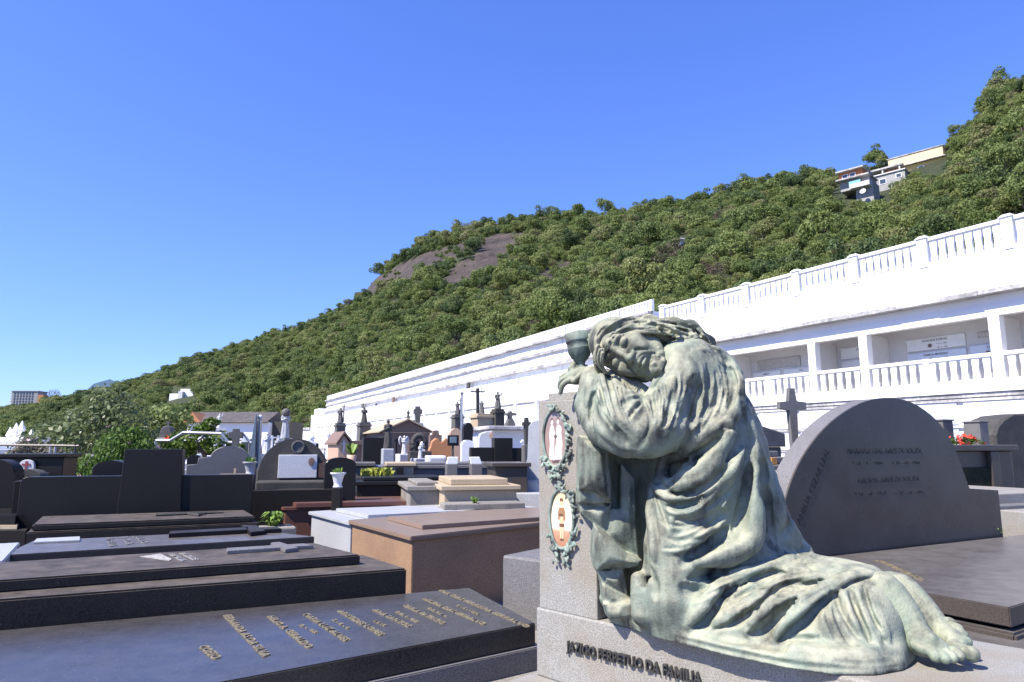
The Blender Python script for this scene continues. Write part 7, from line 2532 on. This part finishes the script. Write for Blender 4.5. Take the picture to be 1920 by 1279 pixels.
# ---------- crowd of small graves filling the rows (each its own)
rng = random.Random(404)
KINDS = [('white', 'small white grave marker among the crowded rows', M['white_paint']), ('grey', 'small grey grave marker among the crowded rows', M['granite_mid']),
         ('black', 'small black grave marker among the crowded rows', M['black_pol']), ('brown', 'small brown or salmon grave marker among the crowded rows', M['salmon'])]
for i in range(185):
    Y = 17 + 42 * rng.random() ** 1.3
    px = rng.uniform(338, 480) if rng.random() < .42 else rng.uniform(480, 985)
    kd = rng.choices(range(4), (6, 5, 3, 2))[0]
    nm, lab, mat = KINDS[kd]
    t = rng.random(); k = mpp(Y)
    h = zz(rng.uniform(818, 850), Y); w = rng.uniform(8, 19) * k
    xx = at(px, 838, Y).x
    if xx > 16.5 - .566 * (Y - 21) - 4: continue
    o = place('grave_marker', lab, 'grave', px, Y, R(28) + rng.uniform(-.05, .05), nm + ' grave markers in the crowded rows')
    if t < .5:
        P_box(o, 'tomb_body', mat, 0, w * 1.3, 0, 1.6, 0, h * .7, .01); P_box(o, 'headstone', mat, w * .25, w * 1.05, 1.3, 1.5, h * .701, h, .01)
    elif t < .72:
        P_box(o, 'base', mat, -.08, w * .8 + .08, -.1, .3, 0, h * .5, .01); b = MB(); b.prism(arch_pts(w * .8, h * .86, h, h * .502), 0, .16, .006); b.build('headstone', mat, o)
    else:
        c = 1.6 * k; h2 = h * 1.06
        P_box(o, 'base', mat, -.2, .2, -.2, .2, 0, h * .72, .01); b = MB(); b.box((-c, -.05, h * .721), (c, .05, h2)); b.box((-4.6 * k, -.049, h2 - 5.2 * k), (4.6 * k, .049, h2 - 2.6 * k)); b.build('cross', mat, o)

# ---------- right side behind the arched headstone
cross('plain grey granite cross rising behind the arched headstone', 1489, 728, 761, 850, 56, 4.6, M['granite_mid'], .035, R(12), .050)
Y = 7.2; k = mpp(Y)
o = place('sloped_tomb', 'dark tomb with a sloping roof-like lid, between the bronze figure and the grey cross', 'tomb', 1405, Y, R(25))
b = MB(); b.prism([(0, zz(838, Y)), (0, zz(800, Y)), (30 * k, zz(797, Y)), (92 * k, zz(812, Y)), (92 * k, zz(838, Y))], 0, 1.4, .01); b.build('lid', M['old_grey'], o)
P_box(o, 'tomb_body', M['old_grey'], 4 * k, 88 * k, .05, 1.3, 0, zz(838, Y) - .001, .01)
for i, (y0, y1, Yv) in enumerate(((846, 858, 5.9), (862, 880, 5.4))):
    pass
box_tomb('dark grey slab tomb low behind the bronze figure and cross', 1418, 1500, 846, 5.7, .7, M['granite_mid'], M['granite_mid'], R(25), .05)
o = place('votive_box', 'tiny amber glass votive holder on the slab behind the bronze figure', 'votive', 1446, 5.4, R(20)); k = mpp(5.4)
P_box(o, 'glass', plain('amber_glass', (.40, .20, .05), .2), 0, 12 * k, 0, .05, zz(872, 5.4), zz(858, 5.4), .004); P_box(o, 'block', M['granite_mid'], -.1, .2, -.02, .3, 0, zz(872, 5.4) - .001, .01)
box_tomb('mid grey stone tomb directly left of the arched headstone', 1425, 1500, 884, 4.9, .5, M['granite_mid'], M['granite_mid'], R(25), .0)
# right edge
Y = 6.6; k = mpp(Y); rot = R(25)
o = place('wide_tomb', 'wide grey tomb with heavy top ledge and mossy recess of painted shade at the right', 'tomb', 1742, Y, rot); kk = k / math.cos(rot)
P_box(o, 'top_ledge', M['granite_pol'], 0, 230 * kk, -.06, 1.4, zz(846, Y), zz(834, Y), .008)
P_box(o, 'tomb_body', M['granite_pol'], 2 * kk, 226 * kk, 0, 1.3, 0, zz(846, Y) - .001, .008)
P_box(o, 'recess', stone('mossy_shade_black', (.02, .022, .015), .9, .4, 60, .4, (.05, .055, .03), .1, 6, .5), 50 * kk, 150 * kk, -.03, -.001, zz(925, Y), zz(878, Y))  # raised dark panel; the recess's shade is put into its colour
P_box(o, 'pilaster', M['granite_pol'], 150 * kk + .002, 175 * kk, -.05, -.0005, zz(930, Y), zz(847, Y))
Y = 7.6; k = mpp(Y)
for px, w, yt, m, lab in ((1772, 30, 789, 'old_grey', 'square dark grey stone pillar left of the red flowers'), (1841, 26, 792, 'granite_mid', 'pale grey square pillar right of the red flowers')):
    o = place('stone_pillar', lab, 'pillar', px, Y, R(25)); P_box(o, 'shaft', M[m], 0, w * k, 0, .18, 0, zz(yt, Y), .008)
    P_box(o, 'cap', M[m], -.012, w * k + .012, -.012, .192, zz(yt, Y), zz(yt - 3, Y), .005)
shrub('bunch of red and pale pink flowers on the wide tomb between two pillars', 1806, 7.1, .17, .55, LEAF_VI, 700, .10, 61, 'flowers', 'flower_bunch', zz(836, 7.1) - .02, (RED, 14, .035), [(-.7, 0, .5, .6), (0, 0, .6, .7), (.6, 0, .5, .6)])
o = place('rough_arch_stone', 'big rough dark arched stone at the right edge', 'headstone', 1868, 8.2, R(25)); k = mpp(8.2) / math.cos(R(25))
b = MB(); b.prism([(0, 0), (0, zz(815, 8.2)), (10 * k, zz(798, 8.2)), (28 * k, zz(785, 8.2)), (60 * k, zz(777, 8.2)), (110 * k, zz(772, 8.2)), (130 * k, 0)], 0, .4, .03); b.build('stone', M['sooty'], o)
o = place('stepped_grey_tomb', 'stepped pale grey granite tomb at the right edge beyond the arched headstone', 'tomb', 1890, 5.25, R(22)); k = mpp(5.25)
P_box(o, 'upper_step', M['granite'], 0, 1.2, .25, 1.2, 0, zz(927, 5.5), .008); P_box(o, 'middle_step', M['granite_mid'], 0, 1.2, .12, .249, 0, zz(950, 5.3), .008); P_box(o, 'lower_step', M['granite'], 0, 1.2, -.1, .119, 0, zz(962, 5.1), .008)

# ---------- houses on the hill
def windows(o, lst, y):
    for x0, x1, z0, z1, m in lst:
        b = MB(); b.box((x0, y - .06, z0), (x1, y + .02, z1)); f = b.build('window', WP, o)
        b = MB(); b.box((x0 + .12, y - .075, z0 + .12), (x1 - .12, y - .061, z1 - .12)); b.build('pane', m, f)


GLASS = plain('window_glass', (.05, .07, .10), .15)
TEAL = plain('teal_awning', (.16, .42, .42), .6)
BRICK = stone('hollow_brick', (.50, .20, .09), .85, .15, 5, .3, (.30, .12, .06), .2, .5, .2)
CEM = stone('grey_render', (.33, .33, .32), .9, .15, 4, .4, (.20, .20, .19), .2, .4, .2)
PEACH = stone('peach_render', (.68, .52, .34), .85, .08, 4, .3, (.52, .40, .27), .2, .3, .1)
YELL = stone('yellow_render', (.66, .50, .20), .85, .08, 4, .3, (.50, .38, .17), .2, .3, .1)
HR = R(-45)


def hill_house(label, px, py, rot=HR, cat='house', name='hill_house'):
    o = empty(name, hill_pt(px, py), rot)
    return tag(o, label, cat), mpp(o.location.y), o.location.y, o.location.z


o, k, Y, zb = hill_house('two storey orange brick house with white windows and a teal awning on the slope', 1568, 377)
w = 52 * k * 1.08; H = lambda py: zz(py, Y) - zb
P_box(o, 'lower_wall', CEM, w * .5, w * 1.05, .8, 5, -4, H(352), .02); P_box(o, 'middle_wall', CEM, .2, w * .98, .6, 5, H(360), H(341), .02); P_box(o, 'upper_wall', BRICK, 0, w * .78, 0.4, 5, H(341), H(326), .02)
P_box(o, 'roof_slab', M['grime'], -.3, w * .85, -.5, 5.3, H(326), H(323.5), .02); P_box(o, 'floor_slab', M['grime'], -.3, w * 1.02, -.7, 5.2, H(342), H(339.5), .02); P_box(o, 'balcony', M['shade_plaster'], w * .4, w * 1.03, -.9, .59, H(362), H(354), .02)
windows(o, [(w * .12, w * .32, H(339), H(330), GLASS), (w * .36, w * .56, H(339), H(330), GLASS)], .38)
b = MB(); b.box((w * .35, -.2, H(357)), (w * .72, -.1, H(346))); b.build('awning', TEAL, o)
b = MB(); b.lathe([(.01, 0), (.35, .08), (.6, .25)], 12, Matrix.Translation((w * .8, -.6, H(372))) @ Matrix.Rotation(1.2, 4, 'X'), caps=False); b.build('dish_antenna', WP, o)
o, k, Y, zb = hill_house('unfinished concrete terrace with slab roof and brick box, between the brick and the peach house', 1618, 352)
w = 58 * k * 1.08; H = lambda py: zz(py, Y) - zb
o.location += Vector((1.5, 3, 0))
P_box(o, 'wall', CEM, 0, w, 1.5, 5, -3, H(333), .02); P_box(o, 'brick_box', BRICK, w * .62, w * 1.0, .8, 4, H(332), H(320), .02); P_box(o, 'roof_slab', M['grime'], -.2, w * 1.1, 0, 5, H(317), H(314), .02)
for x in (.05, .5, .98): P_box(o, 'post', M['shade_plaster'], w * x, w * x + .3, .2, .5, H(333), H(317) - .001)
P_box(o, 'parapet', WP, -.2, w * .9, -.1, .19, H(336), H(331), .02)
o, k, Y, zb = hill_house('plain grey rendered house with two small windows, below the terrace', 1632, 361)
w = 52 * k * 1.08; H = lambda py: zz(py, Y) - zb
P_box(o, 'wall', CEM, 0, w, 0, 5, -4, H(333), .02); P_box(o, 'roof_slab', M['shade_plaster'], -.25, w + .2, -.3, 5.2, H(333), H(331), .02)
windows(o, [(w * .2, w * .42, H(350), H(340), GLASS), (w * .72, w * .9, H(345), H(337), GLASS)], -.02)
P_box(o, 'corner_pipe', WP, -.12, -.01, -.1, .1, -4, H(331))
o, k, Y, zb = hill_house('long peach and yellow house under the highest trees of the right slope', 1666, 336)
w = 104 * k * 1.08; H = lambda py: zz(py, Y) - zb
o.location += Vector((1, 2.5, 0))
P_box(o, 'lower_wall', YELL, 0, w, .5, 6, -4, H(311), .02); P_box(o, 'upper_wall', PEACH, 0, w * .84, 0, 6, H(310), H(292), .02); P_box(o, 'floor_slab', M['grime'], -.2, w * 1.02, -.4, 6.2, H(311), H(310) - .001, .01); P_box(o, 'roof_edge', M['grime'], -.2, w * .86, -.2, 6.2, H(292), H(290.5), .02)
windows(o, [(w * .44, w * .54, H(329), H(317), GLASS)], .48)
P_box(o, 'white_lean_to', WP, w * .9, w * 1.04, -.5, 2.5, H(322), H(308), .05)
o, k, Y, zb = hill_house('small pale house among trees at the right edge of the slope', 1905, 280, R(-45)); P_box(o, 'wall', WP, 0, 11 * k, 0, 4, -3, zz(266, Y) - zb, .03); P_box(o, 'roof', M['grime'], -.2, 12 * k, -.3, 4.2, zz(266, Y) - zb, zz(263, Y) - zb, .03)
o, k, Y, zb = hill_house('tiny white shed on the middle of the wooded slope', 1270, 460, R(20)); P_box(o, 'wall', WP, 0, 10 * k, 0, 4, -3, zz(449, Y) - zb, .03); P_box(o, 'roof', WP, -.3, 11 * k, -.5, 4.3, zz(449, Y) - zb, zz(447, Y) - zb, .03)
o, k, Y, zb = hill_house('pale apartment block with balconies on the skyline at the far left', 20, 756, R(5), 'apartment block', 'apartment_block')
H = lambda py: zz(py, Y) - zb
P_box(o, 'wall', CEM, 0, 46 * k, 0, 14, -14, H(734), .1); P_box(o, 'roof_slab', CEM, -.5, 47 * k, -.5, 14.5, H(734), H(732.5), .1)
for i in range(6): P_box(o, 'balcony', M['shade_plaster'], -1.6, -.01, 0, 12, H(736 + i * 5) - 1.2, H(736 + i * 5), .05)
for i in range(5):
    for j in range(7): 
        b = MB(); b.box((2 + j * 5.2 * k, -.12, H(738 + i * 5) - .8), (2 + j * 5.2 * k + 3.0 * k, -.01, H(738 + i * 5) + .9)); b.build('window', GLASS, o)
P_box(o, 'annex', M['terracotta'], 46 * k + .01, 56 * k, 0, 8, -10, H(740), .1)
shrub('large airy bare-looking tree on the far left skyline beside the apartments', 98, 560, 8.5, 1.15, LEAF_GY, 700, .05, 71, 'tree', 'airy_tree', hill_pt(98, 748).z - 1)
ap = COL.objects.get('airy_tree')
q = hill_pt(98, 746); ap.location = (q.x, q.y, q.z)
shrub('dense dark tree standing out on the right skyline', 1650, 200, 3.6, 1.0, LEAF_B, 1800, .06, 72, 'tree', 'skyline_tree'); ap = COL.objects.get('skyline_tree'); q = hill_pt(1650, 284); ap.location = (q.x - 2, q.y + 3, q.z - 3.2)
shrub('tallest leafy tree breaking the skyline at the top right', 1872, 150, 4.2, 1.25, LEAF_A, 2200, .055, 73, 'tree', 'tall_tree', 0, None, [(0, 0, 1.0, .5), (.5, 0, .5, .55), (-.4, 0, .5, .5), (.05, 0, 1.5, .28), (.9, 0, .9, .4)]); ap = COL.objects.get('tall_tree'); q = hill_pt(1872, 172); ap.location = (q.x, q.y, q.z - 2)
# far peak, the blue of the haze put into its colour
me = bpy.data.meshes.new('distant_hill'); c = at(205, 722, 5200)
vs = [(c.x + dx, c.y, z) for dx, z in ((-900, -5), (-300, 300), (-120, c.z + 10), (0, c.z + 45), (60, c.z + 20), (140, c.z + 30), (320, 350), (900, -5))]
vs += [(x, y + 900, max(-5, z * .3 - 5)) for x, y, z in vs]; n = 8
me.from_pydata(vs, [], [(i, i + 1, n + i + 1, n + i) for i in range(n - 1)] + [tuple(range(n - 1, -1, -1))])
tag(link_mesh('distant_hill', me, plain('far_hill_haze_blue', (.10, .17, .24), .9, 0, .15, .01)), 'small far hill peak beyond the left ridge', 'hill', kind='structure')
